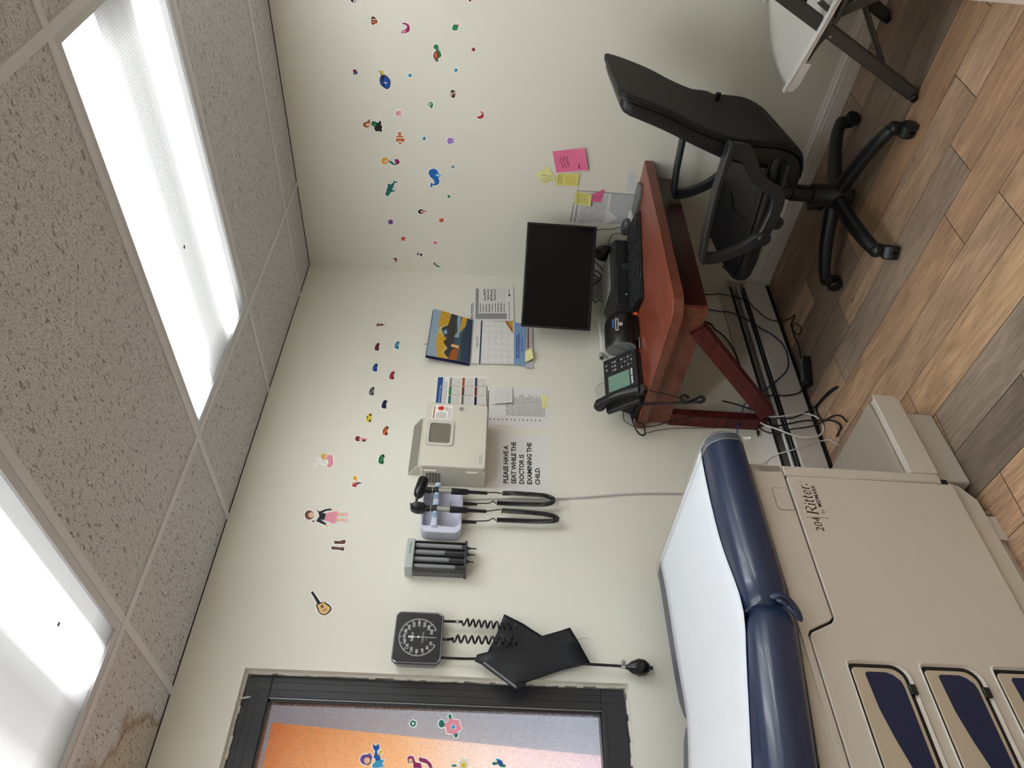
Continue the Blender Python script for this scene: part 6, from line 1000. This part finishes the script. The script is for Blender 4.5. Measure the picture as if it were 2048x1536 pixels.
mb = MB(); mb.box(-.115, .115, -.075, .075, .001, .018, bkm); mb.loft([[(-.10, .0, .015), (.10, .0, .015), (.10, .075, .015), (-.10, .075, .015)], [(-.10, .012, .105), (.10, .012, .105), (.10, .03, .105), (-.10, .03, .105)]], bkm); mb.build('phone_stand', ph, bevel=.003, local=True)
fd = Vector((0, FY1 - FY0, FZ1 - FZ0)); fl = fd.length; fd.normalize(); fn_ = Vector((0, -fd.z, fd.y))
PF = lambda x, t, d=.001: tuple(Vector((x, FY0, FZ0)) + fd * (t * fl) + fn_ * d)
def pq(x0, x1, t0, t1, m, mbq, d=.001): mbq.add([PF(x0, t0, d), PF(x1, t0, d), PF(x1, t1, d), PF(x0, t1, d)], [(0, 1, 2, 3)], m)
mb = MB(); pq(-.042, .036, .24, .86, M('lcd_green_grey', '#6E8F80', .15), mb); mb.build('display', ph, smooth=0, local=True)
mb = MB(); pq(-.040, -.004, .135, .185, M('silver_keys', '#C2C6C8', .3), mb, .004); pq(.000, .034, .135, .185, M('silver_keys'), mb, .004); mb.build('soft_keys', ph, smooth=0, local=True)
mb = MB(); km = M('phone_key', '#8A8E92', .35)
for i in range(3):
    for j in range(4): o_ = PF(.060 + .019 * i, .14 + .095 * j, .002); mb.lathe([(.0, 0), (.0055, 0), (.005, .003), (0, .0035)], km if (i + j) % 2 else M('phone_key_dark', '#4A4D50', .4), o_, tuple(fn_), 10)
for i in range(3): mb.lathe([(.0, 0), (.0062, 0), (.006, .003), (0, .0035)], km, PF(.058 + .020 * i, .62, .002), tuple(fn_), 10); mb.lathe([(.0, 0), (.0045, 0), (.004, .003), (0, .0035)], km, PF(.058 + .020 * i, .70, .002), tuple(fn_), 10)
for i in range(2): mb.lathe([(.0, 0), (.0055, 0), (.005, .003), (0, .0035)], km, PF(.070 + .024 * i, .88, .002), tuple(fn_), 10)
mb.build('keypad', ph, local=True)
mb = MB(); hs = []
for i in range(21):
    t = i / 20; bow = .022 * math.sin(math.pi * t); w = .024 - .006 * math.sin(math.pi * t); h_ = .014 + .010 * abs(2 * t - 1) ** 3
    p = Vector((-.098, FY0, FZ0)) + fd * (fl * (-.10 + 1.22 * t)) + fn_ * (.022 + bow); hs.append([tuple(p + Vector((1, 0, 0)) * w * math.cos(q) + fn_ * h_ * math.sin(q)) for q in [2 * math.pi * k / 14 for k in range(14)]])
mb.loft(hs, bkk)
for t in (0.02, .98): p = Vector((-.098, FY0, FZ0)) + fd * (fl * (-.10 + 1.22 * t)) + fn_ * .008; mb.lathe([(.020, -.006), (.026, .004), (.024, .018), (.010, .022)], bkk, tuple(p), tuple(fn_), 18)
mb.build('handset', ph, local=True, smooth=60)
# white tray, paper roll and power outlet box at the wall
wt_ = M('white_plastic', '#DADBD8', .4)
tr_ = thing('white_paper_tray', 'long white flat box standing against the wall behind the phone and machine', 'box', (-.40, -.06, DZ))
MB().box(-.560, -.285, -.043, -.008, DZ + .001, .868, wt_).build('tray_shell', tr_, bevel=.006, seg=3)
tag(MB().lathe([(.0, 0), (.014, 0), (.014, .03), (.010, .03), (.010, .004), (0, .004)], M('roll_grey', '#A4A6A2', .5), (-.560, -.050, .872), (-.9, -.3, 0), 18).build('paper_roll'), 'short rolled paper tube on the end of the long white box', 'roll')
tag(MB().box(-.118, -.003, -.030, 0, .815, .905, M('outlet_box_grey', '#999B97', .45)).build('outlet_box', bevel=.003), 'pale grey surface outlet box on the wall below the monitor', 'outlet box')
mb = MB(); mb.tube([(-.755 + .055 * math.cos(a), -.018, .862 + .045 * math.sin(a)) for a in [2 * math.pi * k / 28 for k in range(28)]], .0016, M('thin_white_wire', '#B8B8B2', .4), n=6, closed=True); tag(mb.build('wire_loop'), 'thin pale wire loop leaning on the wall behind the phone', 'wire')
tag(MB().bar((-.485, -.185, DZ + .004), (-.405, -.235, DZ + .006), .006, .006, M('pen_pink', '#B88C8C', .4)).build('pen'), 'pinkish grey pen between the keyboard and the rounded machine', 'pen')
mb = MB(); mb.lathe([(0, 0), (.012, .002), (.014, .010), (.010, .018), (0, .020)], M('orange_plastic', '#D8582A', .45), (-.508, -.262, DZ), n=12); mb.lathe([(0, 0), (.010, .002), (.011, .010), (0, .015)], M('orange_plastic'), (-.528, -.272, DZ), n=12); tag(mb.build('orange_putty'), 'small bright orange lump beside the keyboard corner', 'putty')
tag(MB().lathe([(0, 0), (.0045, 0), (.0045, .05), (0, .05)], M('chrome'), (-.665, -.262, DZ + .006), (-.9, .2, 0), 10).build('battery'), 'little silver cylinder lying on the desk before the phone', 'battery')
# cords hanging about the monitor
blk_c = M('black_cable', '#121214', .4)
def cable(name, label, pts, r=.0026, m=None, grp=None, k=6, cat='cable'):
    o = MB().tube(spline(pts, k), r, m or blk_c, n=7).build(name); return tag(o, label, cat, grp)
cable('mouse_cable', 'thin black cable curving from the monitor to the mouse', [(-.120, -.331, .938), (-.080, -.338, .927), (-.050, -.349, .907), (-.040, -.351, .874), (-.040, -.354, .838), (-.060, -.381, .812), (-.085, -.395, .800), (-.115, -.400, .800)], .0018)
cable('speaker_cable', 'short thin black cable arching over the speaker to the mouse', [(-.100, -.316, .849 - .02), (-.100, -.316, .849), (-.080, -.328, .844), (-.060, -.341, .830), (-.065, -.352, .803), (-.09, -.365, .79)], .0018)
cable('video_cable', 'thick black cable between monitor back and speaker', [(-.150, -.240, .94), (-.120, -.260, .925), (-.100, -.260, .911), (-.090, -.255, .894), (-.075, -.240, .872)], .0032)
cable('power_lead', 'straight black lead slanting down below the monitor centre', [(-.120, -.234, .94), (-.100, -.234, .918), (-.080, -.190, .888), (-.080, -.164, .861), (-.100, -.160, .852)], .0024)
cable('looped_lead', 'black lead looped in front of the grey outlet box', [(-.05, -.13, .93), (-.020, -.100, .894), (-.024, -.100, .877), (-.040, -.100, .855), (-.069, -.100, .846), (-.107, -.100, .864), (-.140, -.100, .898), (-.16, -.11, .93)], .0034)
cable('coiled_lead', 'second black lead bunched under the monitor', [(-.03, -.10, .92), (-.035, -.09, .885), (-.06, -.085, .865), (-.085, -.09, .875), (-.075, -.10, .90), (-.05, -.095, .91), (-.06, -.09, .865), (-.09, -.10, .85)], .0026)
cable('left_lead', 'black lead peeking out under the left half of the monitor', [(-.215, -.10, .93), (-.209, -.075, .896), (-.219, -.060, .878), (-.200, -.060, .862), (-.224, -.060, .80)], .0026)

# ================================================================ cables below and beside the desk
cable('wall_cable', 'thin black cable dropping to a small coil on the floor by the heater', [(-.040, -.010, .70), (-.040, -.010, .334), (-.033, -.010, .259), (-.029, -.012, .235), (-.101, -.060, .205), (-.170, -.093, .150), (-.223, -.096, .125), (-.292, -.096, .080), (-.310, -.098, .022), (-.358, -.161, .008), (-.375, -.195, .005), (-.388, -.140, .005), (-.471, -.164, .006), (-.479, -.207, .006), (-.420, -.185, .008), (-.400, -.150, .006), (-.444, -.135, .005), (-.53, -.150, .010), (-.610, -.146, .020)], .0026)
cable('network_cable', 'dark blue cable sagging across the heater front', [(-.153, -.010, .70), (-.153, -.010, .343), (-.165, -.012, .258), (-.206, -.045, .222), (-.301, -.090, .181), (-.360, -.094, .128), (-.408, -.094, .075), (-.470, -.094, .044), (-.557, -.094, .044), (-.632, -.094, .071), (-.696, -.094, .130), (-.742, -.088, .180), (-.765, -.060, .225), (-.80, -.02, .25)], .0030, M('blue_cable', '#20245A', .4))
cable('brace_cable', 'black cable running down the wall behind the desk brace', [(-.20, -.010, .70), (-.242, -.010, .358), (-.292, -.010, .305), (-.355, -.010, .262), (-.447, -.020, .245), (-.558, -.030, .242), (-.650, -.040, .240), (-.731, -.050, .240)], .0036)
ad = thing('power_adapter', 'black power brick with a printed label lying by the heater', 'power adapter', (-.685, -.145, 0), R_(-26))
MB().box(-.065, .065, -.026, .026, .001, .034, bkk).build('brick', ad, bevel=.005, local=True)
mb = MB()
rnd = random.Random(4)
for j in range(7):
    x = -.040
    while x < .040: w = rnd.uniform(.004, .012); mb.add([(x, -.014 + .0045 * j, .0346), (x + w, -.014 + .0045 * j, .0346), (x + w, -.012 + .0045 * j, .0346), (x, -.012 + .0045 * j, .0346)], [(0, 1, 2, 3)], M('label_print', '#B8B8B8', .5)); x += w + .003
mb.add([(.048, -.018, .0346), (.054, -.018, .0346), (.054, .016, .0346), (.048, .016, .0346)], [(0, 1, 2, 3)], M('label_print')); mb.build('rating_label', ad, smooth=0, local=True)
cable('adapter_cable', 'black lead from the power brick over the heater to the wall post', [(-.742, -.118, .018), (-.752, -.104, .035), (-.768, -.096, .060), (-.782, -.094, .112), (-.784, -.094, .163), (-.790, -.080, .205), (-.80, -.045, .238)], .0034)
cable('white_cable', 'glossy white cable looping in front of the heater from the desk post', [(-.800, -.075, .30), (-.795, -.085, .270), (-.835, -.090, .262), (-.882, -.098, .261), (-.911, -.102, .229), (-.909, -.100, .179), (-.893, -.098, .116), (-.882, -.098, .060), (-.890, -.098, .022), (-.925, -.110, .008), (-.970, -.110, .008), (-1.000, -.104, .030), (-1.010, -.100, .070), (-1.012, -.100, .104), (-1.000, -.098, .144), (-.975, -.095, .188), (-.921, -.060, .225), (-.856, -.030, .250)], .0034, M('white_cable_pvc', '#E2E2DE', .3))
cable('white_floor_cable', 'second white cable arching from the heater top to behind the table step', [(-1.10, -.17, .006), (-1.035, -.120, .006), (-1.022, -.098, .020), (-1.035, -.098, .060), (-1.061, -.096, .115), (-1.073, -.082, .170), (-1.070, -.040, .222), (-1.086, -.012, .25), (-1.10, -.010, .30)], .0026, M('grey_white_cable', '#C6C6C2', .35))
cable('tangle_cable', 'black cable with a long hairpin bend out over the floor', [(-.812, -.070, .383), (-.829, -.075, .335), (-.861, -.082, .273), (-.894, -.088, .240), (-.912, -.094, .178), (-.909, -.096, .119), (-.879, -.098, .058), (-.850, -.104, .012), (-.867, -.205, .006), (-.891, -.267, .006), (-.910, -.295, .006), (-.893, -.255, .006), (-.866, -.170, .006), (-.856, -.118, .006), (-.872, -.108, .008), (-.905, -.110, .008), (-.940, -.122, .008)], .0032, grp='black cables tangled at the desk post')
cable('tangle_cable', 'black cable crossing the heater and hooking round by the table step', [(-.851, -.030, .240), (-.898, -.050, .232), (-.950, -.090, .195), (-.939, -.098, .128), (-.921, -.098, .071), (-.918, -.102, .020), (-.966, -.160, .008), (-1.017, -.208, .008), (-1.052, -.224, .008), (-1.059, -.202, .008), (-1.063, -.175, .008)], .0036, grp='black cables tangled at the desk post')
cable('tangle_cable', 'lowest black cable over the heater, arching to the table step corner', [(-.851, -.030, .245), (-.905, -.035, .238), (-.948, -.050, .228), (-.988, -.085, .197), (-.971, -.098, .136), (-.958, -.098, .081), (-.943, -.100, .030), (-.960, -.155, .012), (-.980, -.202, .008), (-1.019, -.248, .008), (-1.067, -.269, .008)], .0030, grp='black cables tangled at the desk post')
pg = thing('barrel_plug_lead', 'short black lead ending in a silver barrel plug against the wall', 'cable', (-.92, -.02, .21))
MB().tube(spline([(-.858, -.030, .262), (-.885, -.022, .248), (-.908, -.018, .240), (-.926, -.018, .238)]), .0024, blk_c).build('lead', pg); MB().lathe([(.005, 0), (.005, .022), (.003, .024)], blk_c, (-.922, -.018, .238), (-1, 0, .1), 10).build('plug_body', pg); MB().lathe([(.0028, 0), (.0028, .010), (0, .010)], ch, (-.945, -.018, .241), (-1, 0, .2), 10).build('plug_tip', pg)
cable('purple_cable', 'thin purple cord stretched from the desk post to behind the table', [(-.805, -.060, .272), (-.826, -.075, .291), (-.855, -.075, .304), (-.884, -.060, .314), (-.913, -.040, .325), (-.951, -.030, .335), (-1.05, -.03, .36)], .0026, M('purple_cord', '#4A3C98', .4))
tag(MB().box(-.912, -.884, -.040, -.022, .312, .330, bkk).build('cable_clip', bevel=.003), 'small black clip where the thin cord meets the purple one', 'clip')
cable('thin_wall_cord', 'very thin black cord down the wall just left of the desk post', [(-.829, -.030, .760), (-.940, -.040, .765), (-.985, -.03, .74), (-.97, -.020, .710), (-.940, -.010, .654), (-.925, -.010, .575), (-.918, -.010, .493), (-.912, -.010, .443), (-.912, -.010, .412), (-.903, -.012, .357), (-.898, -.020, .325)], .0014)
cable('phone_loop', 'thick black cable loop hanging over the desk edge behind the phone', [(-.85, -.055, .785), (-.90, -.050, .775), (-.954, -.040, .764), (-.985, -.030, .745), (-.990, -.030, .725), (-.970, -.030, .720), (-.952, -.055, .730), (-.945, -.06, .755), (-.86, -.06, .762)], .0032)
cable('phone_wire', 'thin black wire loop beside the phone handset', [(-.837, -.050, .790), (-.877, -.040, .802), (-.915, -.030, .800), (-.935, -.030, .780), (-.945, -.030, .756), (-.90, -.035, .754)], .0016)
cable('phone_line', 'black phone line hanging in front of the desk post', [(-.88, -.06, .755), (-.972, -.070, .752), (-.976, -.072, .70), (-.955, -.075, .64), (-.93, -.075, .584), (-.915, -.075, .514), (-.912, -.075, .446), (-.912, -.075, .379), (-.912, -.075, .316), (-.905, -.085, .255)], .0022)
hc = thing('handset_cord', 'coiled black phone cord hanging knotted over the desk side', 'cord', (-.965, -.23, .65))
mb = MB(); coil(spline([(-.930, -.185, .775), (-.968, -.195, .768), (-.975, -.206, .726), (-.976, -.213, .666), (-.976, -.223, .607), (-.976, -.230, .553), (-.972, -.232, .535), (-.972, -.252, .538), (-.974, -.258, .552), (-.980, -.244, .578), (-.986, -.233, .600), (-.980, -.242, .622), (-.972, -.253, .630), (-.972, -.260, .612), (-.976, -.249, .596)], 8), .0055, 190, .0017, blk_c, mb, 8); mb.build('coil', hc)
MB().tube(spline([(-.925, -.245, .795), (-.950, -.268, .782), (-.974, -.275, .745), (-.974, -.265, .691), (-.975, -.253, .651), (-.975, -.247, .622)]), .0022, blk_c).build('straight_end', hc)
# ================================================================ office chair
lea = M('black_leather', '#0C0D10', .42, spec=.4, bump=.08, bscale=260); lea2 = M('black_shell_fabric', '#131211', .62, spec=.3, bump=.15, bscale=500); nyl = M('black_nylon_plastic', '#0E0F12', .40, bump=.1, bscale=500); nyl2 = M('armrest_plastic', '#17191B', .45)
oc = thing('office_chair', 'black leather office chair on five castors, pulled back from the desk', 'office chair', (-.475, -.87, 0), R_(9.5))
LC = dict(local=True)
# five star base
mb = MB(); CA = [-26 - 9.5, -107 - 9.5 + 3, 181 - 9.5 - 2, 110 - 9.5, 38 - 9.5]; CR = .325
for a in CA:
    d = Vector((math.cos(R_(a)), math.sin(R_(a)), 0)); w = Vector((-d.y, d.x, 0)); rings = []
    for t in range(11):
        s_ = t / 10; r_ = .03 + (CR - .03) * s_; z = .118 - .018 * s_ - .028 * s_ ** 3; hw = .031 - .006 * s_; hh = .028 - .006 * s_
        if s_ == 1: hw *= .92; hh *= .92
        p = d * r_ + Vector((0, 0, z)); rings.append([tuple(p + w * hw * math.cos(q) + Vector((0, 0, hh * math.sin(q)))) for q in [2 * math.pi * k / 12 for k in range(12)]])
    mb.loft(rings, nyl)
    mb.lathe([(.0, -.004), (.022, -.002), (.026, .014), (.025, .026), (.012, .036), (0, .037)], nyl, tuple(d * (CR - .002) + Vector((0, 0, .052))), (0, 0, 1), 14)
mb.lathe([(.0, .055), (.030, .056), (.032, .075), (.052, .085), (.054, .105), (.050, .140), (.040, .155), (.038, .215), (0, .215)], nyl, n=22); mb.build('star_base', oc, **LC)
for i, a in enumerate(CA):
    d = Vector((math.cos(R_(a)), math.sin(R_(a)), 0)); sw = R_(a + (70, 15, 120, 60, 30)[i]); ax = Vector((math.cos(sw), math.sin(sw), 0)); c_ = d * (CR + .004) + Vector((ax.y, -ax.x, 0)) * .012 + Vector((0, 0, .027))
    mb = MB()
    for sd in (-1, 1): mb.lathe([(.0, 0), (.024, .0), (.0265, .004), (.0265, .016), (.022, .021), (0, .022)], bkk, tuple(c_ + ax * (.003 * sd)), tuple(ax * sd), 20)
    w_ = mb.build('castor', oc, **LC)
    rings = []
    for t in range(9):
        q = R_(10 + 160 * t / 8); p = c_ + Vector((ax.y, -ax.x, 0)) * (.030 * math.cos(q)) + Vector((0, 0, .030 * math.sin(q))); rings.append([tuple(p + ax * x) for x in (-.016, .016)] + [tuple(p + ax * x + (p - c_).normalized() * -.004) for x in (.016, -.016)])
    MB().loft(rings, nyl).build('castor_hood', w_, **LC)
mb = MB(); mb.lathe([(.031, .210), (.031, .29), (.027, .292), (.027, .37), (.022, .371), (.022, .40), (0, .40)], bkk, n=18); mb.build('gas_lift', oc, **LC)
mb = MB(); mb.box(-.09, .09, -.11, .10, .395, .425, bkk); mb.build('seat_mechanism', oc, bevel=.006, **LC)
mb = MB(); mb.tube([(-.09, .03, .405), (-.20, .03, .400)], .006, bkk); mb.lathe([(.0, 0), (.022, 0), (.024, .01), (.022, .024), (.0, .026)], bkk, (-.205, .03, .402), (-1, 0, -.3), 16); mb.build('height_lever', oc, **LC)
# seat cushion
mb = MB(); rings = []
def rsec(cx, hw, zt, zb, y, n=28, p=3.2):
    cz, hh = (zt + zb) / 2, (zt - zb) / 2; o = []
    for k in range(n):
        q = 2 * math.pi * k / n; c_, s_ = math.cos(q), math.sin(q); o.append((cx + hw * math.copysign(abs(c_) ** (2 / p), c_), y, cz + hh * math.copysign(abs(s_) ** (2 / p), s_)))
    return o
for y, hw, zt, zb in ((-.255, .19, .50, .44), (-.24, .225, .515, .425), (-.20, .245, .515, .415), (-.08, .255, .508, .412), (.08, .258, .510, .412), (.18, .255, .515, .412), (.235, .24, .512, .416), (.265, .22, .502, .425), (.283, .18, .488, .440), (.288, .12, .478, .452)): rings.append(rsec(0, hw, zt, zb, y))
mb.loft(rings, lea); mb.build('seat', oc, smooth=70, **LC)
for sx in (-1, 1): MB().tube(spline([(sx * .236, -.22, .492), (sx * .250, -.10, .494), (sx * .252, .06, .496), (sx * .246, .17, .500), (sx * .215, .235, .505), (sx * .12, .262, .508)]), .004, lea, n=6).build('seat_piping', oc, **LC)
MB().tube(spline([(-.20, .03, .512), (-.10, .055, .516), (0, .02, .512), (.10, .055, .516), (.20, .03, .512)]), .003, lea, n=6).build('seat_seam', oc, **LC)
# backrest: cushion and rear shell follow one curved profile
prof_b = [(.345, -.165, .085), (.40, -.215, .095), (.47, -.228, .100), (.55, -.215, .095), (.64, -.218, .085), (.74, -.250, .075), (.85, -.290, .068), (.93, -.318, .060), (.985, -.338, .050), (1.015, -.352, .036), (1.030, -.360, .018)]
def back_ring(z, yc, th, hw, p=3.6, n=32):
    o = []
    for k in range(n):
        q = 2 * math.pi * k / n; c_, s_ = math.cos(q), math.sin(q); o.append((hw * math.copysign(abs(c_) ** (2 / p), c_), yc + th / 2 * math.copysign(abs(s_) ** (2 / p), s_), z))
    return o
wd = [.15, .215, .240, .250, .253, .255, .256, .254, .250, .242, .225]
R0 = [back_ring(z, y, t, w) for (z, y, t), w in zip(prof_b, wd)]
FB = [(.345, -.165, -.060), (.40, -.235, -.100), (.47, -.262, -.150), (.55, -.265, -.165), (.635, -.267, -.180), (.74, -.293, -.216), (.85, -.334, -.258), (.93, -.358, -.284), (.985, -.372, -.300), (1.008, -.378, -.309), (1.020, -.378, -.330)]
def dens(rows, k=4):
    out = []
    for i in range(len(rows) - 1):
        a, b, c, d = rows[max(i - 1, 0)], rows[i], rows[i + 1], rows[min(i + 2, len(rows) - 1)]
        for j in range(k):
            t_ = j / k; out.append(tuple(.5 * (2 * q + (r - p) * t_ + (2 * p - 5 * q + 4 * r - s_) * t_ * t_ + (3 * q - p - 3 * r + s_) * t_ ** 3) for p, q, r, s_ in zip(a, b, c, d)))
    return out + [rows[-1]]
FW = dens([f + (w,) for f, w in zip([(.335, -.130, -.060), (.365, -.195, -.080)] + FB[1:], [.14, .195] + wd[1:])])
FB = [f[:3] for f in FW]; wd = [f[3] for f in FW]; NB = len(FB)
def bring(z, ya, yb, hw, p=7, n=36): return back_ring(z, (ya + yb) / 2, abs(yb - ya), hw, p, n)
mb = MB(); mb.loft([bring(z - (0 if i < NB - 8 else .006), r_ + .016, f_, w) for i, ((z, r_, f_), w) in enumerate(zip(FB, wd))], lea); mb.build('backrest_cushion', oc, smooth=50, **LC)
mb = MB(); mb.loft([bring(z + (.004 if i > NB - 9 else 0), r_, min(f_ - .012, r_ + .020), w + .002, 9) for i, ((z, r_, f_), w) in enumerate(zip(FB, wd))], lea2); sh = mb.build('backrest_shell', oc, smooth=50, **LC)
mb = MB()
L_ = spline([(-(w + .001), r_ + .019, z) for (z, r_, f_), w in zip(FB, wd)]); R2 = spline([((w + .001), r_ + .019, z) for (z, r_, f_), w in zip(FB, wd)])
mb.tube(L_ + R2[::-1], .0035, lea, n=6); mb.build('backrest_piping', oc, **LC)
mb = MB(); mb.box(.15, .168, -.292, -.262, .590, .606, bkk); mb.build('back_bracket', oc, bevel=.002, **LC)
def arm(sx):
    x = sx * .285
    a = thing_part = MB()
    # long flat arm pad
    pad = [(-.262, .648), (-.255, .662), (-.10, .670), (.06, .668), (.150, .660), (.170, .648), (.165, .640), (.05, .650), (-.10, .652), (-.24, .640)]
    a.prism([(y, z) for y, z in pad], x - .026, x + .026, nyl2, axis='x'); o = a.build('armrest', oc, bevel=.006, seg=3, **LC)
    def ribbon(mbq, pts, ws, th):
        P_ = spline(pts, 6); n_ = len(P_); rg = []
        for i, p in enumerate(P_):
            k = i / (n_ - 1) * (len(ws) - 1); k0 = min(int(k), len(ws) - 2); w = ws[k0] + (ws[k0 + 1] - ws[k0]) * (k - k0)
            d_ = (P_[min(i + 1, n_ - 1)] - P_[max(i - 1, 0)]).normalized(); nn = d_.cross(Vector((1, 0, 0))).normalized()
            rg.append([tuple(p + nn * a_ * w / 2 + Vector((b_ * th / 2, 0, 0))) for a_, b_ in ((-1, -.7), (-.8, -1), (.8, -1), (1, -.7), (1, .7), (.8, 1), (-.8, 1), (-1, .7))])
        mbq.loft(rg, nyl2)
    f = MB(); ribbon(f, [(x, .148, .652), (x, .150, .622), (x, .136, .575), (x, .104, .520), (x, .070, .482), (x, .052, .462)], [.034, .040, .036, .036, .040, .044], .030); f.build('front_arm_support', o, smooth=30, **LC)
    f = MB(); ribbon(f, [(x, .060, .464), (x, .00, .452), (x, -.06, .446), (x, -.105, .458), (x, -.128, .500), (x, -.165, .548), (x, -.205, .575), (x, -.228, .600), (x, -.236, .648)], [.040, .040, .042, .044, .042, .040, .046, .058, .052], .030); f.build('rear_arm_support', o, smooth=30, **LC)
    m_ = MB(); m_.lathe([(.0, .010), (.016, .010), (.019, .006), (.026, .004), (.027, -.002), (.024, -.006), (.0, -.006)], nyl2, (x + sx * .016, .055, .462), (sx, 0, 0), 22); m_.lathe([(.0, .0), (.010, 0), (.008, .004), (0, .004)], bkk, (x + sx * .026, .055, .462), (sx, 0, 0), 14); m_.build('arm_bolt_cap', o, **LC)
    MB().box(min(x, sx * .24), max(x, sx * .24), -.20, -.06, .44, .452, nyl2).build('arm_mount', o, **LC)
arm(-1); arm(1)

# ================================================================ folding chair cut off by the photo edge
fc = thing('folding_chair', 'white seated folding chair with dark grey legs beside the wall, cut by the photo edge', 'folding chair', (-.479, -1.255, 0))
fdir = Vector((.2503, .9682, 0)); wv = Vector((.9682, -.2503, 0))
dg = M('charcoal_metal', '#4A4846', .42, metal=.3); wp2 = M('white_moulded_plastic', '#D6D4D0', .35)
def FP(s_, w_, z): v = Vector((-.479, -1.255, 0)) - fdir * s_ + wv * w_; return (v.x, v.y, z)
def obar(w_, a, b_, t1, t2, name, cap=True):
    mb = MB(); P, Q = Vector(FP(a[0], w_, a[1])), Vector(FP(b_[0], w_, b_[1])); mb.bar(P, Q, t2, t1, dg, up=tuple((Q - P).cross(wv))) ; return mb.build(name, fc, bevel=.006, seg=3)
for w_ in (.010, .425):
    l_ = obar(w_, (.010, .012), (.40, .74), .042, .022, 'front_leg')
    MB().bar(FP(.002, w_, 0.0005), FP(.014, w_, .022), .026, .046, bkk, up=tuple(wv)).build('foot_cap', l_, bevel=.004)
    mb = MB(); mb.tube([FP(.105, w_ + .012, .418), FP(.16, w_ + .012, .410), FP(.20, w_ + .012, .396), FP(.26, w_ + .012, .385), FP(.33, w_ + .012, .386), FP(.40, w_ + .012, .384)], .017, dg, n=8, flat=(1, .7)); mb.build('seat_rail', fc)
    obar(w_ + .03, (.26, .38), (.52, .012), .040, .020, 'rear_leg')
    mb = MB(); mb.tube([FP(.222, w_ - .012, .424), FP(.255, w_ - .014, .408), FP(.283, w_ - .014, .418), FP(.300, w_ - .012, .448), FP(.312, w_ - .010, .468)], .009, dg, n=8); mb.build('hinge_link', fc)
    mb = MB()
    for s_, z in ((.201, .386), (.220, .422), (.312, .468)): mb.lathe([(.0, .003), (.004, .003), (.006, 0), (0, 0)], ch, FP(s_, w_ - .012, z), tuple(-wv), 12)
    mb.build('rivet', fc)
MB().tube([FP(.098, .02, .158), FP(.094, .43, .152)], .010, dg, n=10).build('cross_bar', fc)
MB().bar(FP(.292, .02, .505), FP(.292, .42, .505), .030, .018, dg, up=(0, 0, 1)).build('back_cross_bar', fc)
# moulded seat: curved front, raised rim
mb = MB(); grid = []; NS, NW = 14, 16
def seat_z(s_): return .452 - .012 * (1 - math.exp(-s_ * 14)) * 0 - .022 * max(0, s_ - .02) / .3
rows = []
for i in range(NS + 1):
    for_row = []
    for j in range(NW + 1):
        w_ = -.012 + .475 * j / NW; c_ = (2 * j / NW - 1); s0 = -.050 * (1 - c_ * c_) + .000; s_ = s0 + (.40 - s0) * i / NS
        dip = -.016 * (1 - c_ ** 4) * math.sin(math.pi * min(1, i / NS * 1.1)); for_row.append(FP(s_, w_, seat_z(max(s_, 0)) + dip - (.014 if i == 0 else .003 if i == 1 else 0)))
    rows.append(for_row)
vs = [p for r in rows for p in r]; n1_ = NW + 1; fs = [(i * n1_ + j, i * n1_ + j + 1, (i + 1) * n1_ + j + 1, (i + 1) * n1_ + j) for i in range(NS) for j in range(NW)]
mb.add(vs, fs, wp2); o = mb.build('seat', fc, smooth=60); sd = o.modifiers.new('t', 'SOLIDIFY'); sd.thickness = .006; sd.offset = -1
for w_, d_ in ((-.012, -1), (.463, 1)):
    mb = MB()
    pr_ = [(0, .452, .006), (.01, .455, .008), (.06, .449, .008), (.12, .444, .008), (.20, .437, .008), (.30, .430, .008), (.40, .424, .008)]
    mb.tube(spline([FP(s_, w_, z - .002) for s_, z, _ in pr_]), .007, wp2, n=8)
    for (a, b_) in ((0, .11),):
        mb.loft([[FP(s_, w_ + .004 * d_ * -1, seat_z(s_) - .002), FP(s_, w_ - .004 * d_ * -1, seat_z(s_) - .002), FP(s_, w_ - .004 * d_ * -1, seat_z(s_) - .036 + .01 * (s_ < .02)), FP(s_, w_ + .004 * d_ * -1, seat_z(s_) - .036 + .01 * (s_ < .02))] for s_ in (.002, .03, .06, .09, .112)], wp2)
    mb.loft([[FP(s_, w_ + .004, seat_z(s_) - .002), FP(s_, w_ - .004, seat_z(s_) - .002), FP(s_, w_ - .004, seat_z(s_) - .016), FP(s_, w_ + .004, seat_z(s_) - .016)] for s_ in (.112, .2, .3, .4)], wp2)
    mb.build('seat_rim', fc, smooth=50)
# white door leaf just reaching into the picture edge
dr = bpy.data.objects.new('door_1', None); C.objects.link(dr); dr['kind'] = 'structure'; ROOT['door_1'] = Matrix.Identity(4)
MB().box(-1.080, -.24, -1.790, -1.752, .010, 2.03, trimw).build('door_leaf', dr, bevel=.003)
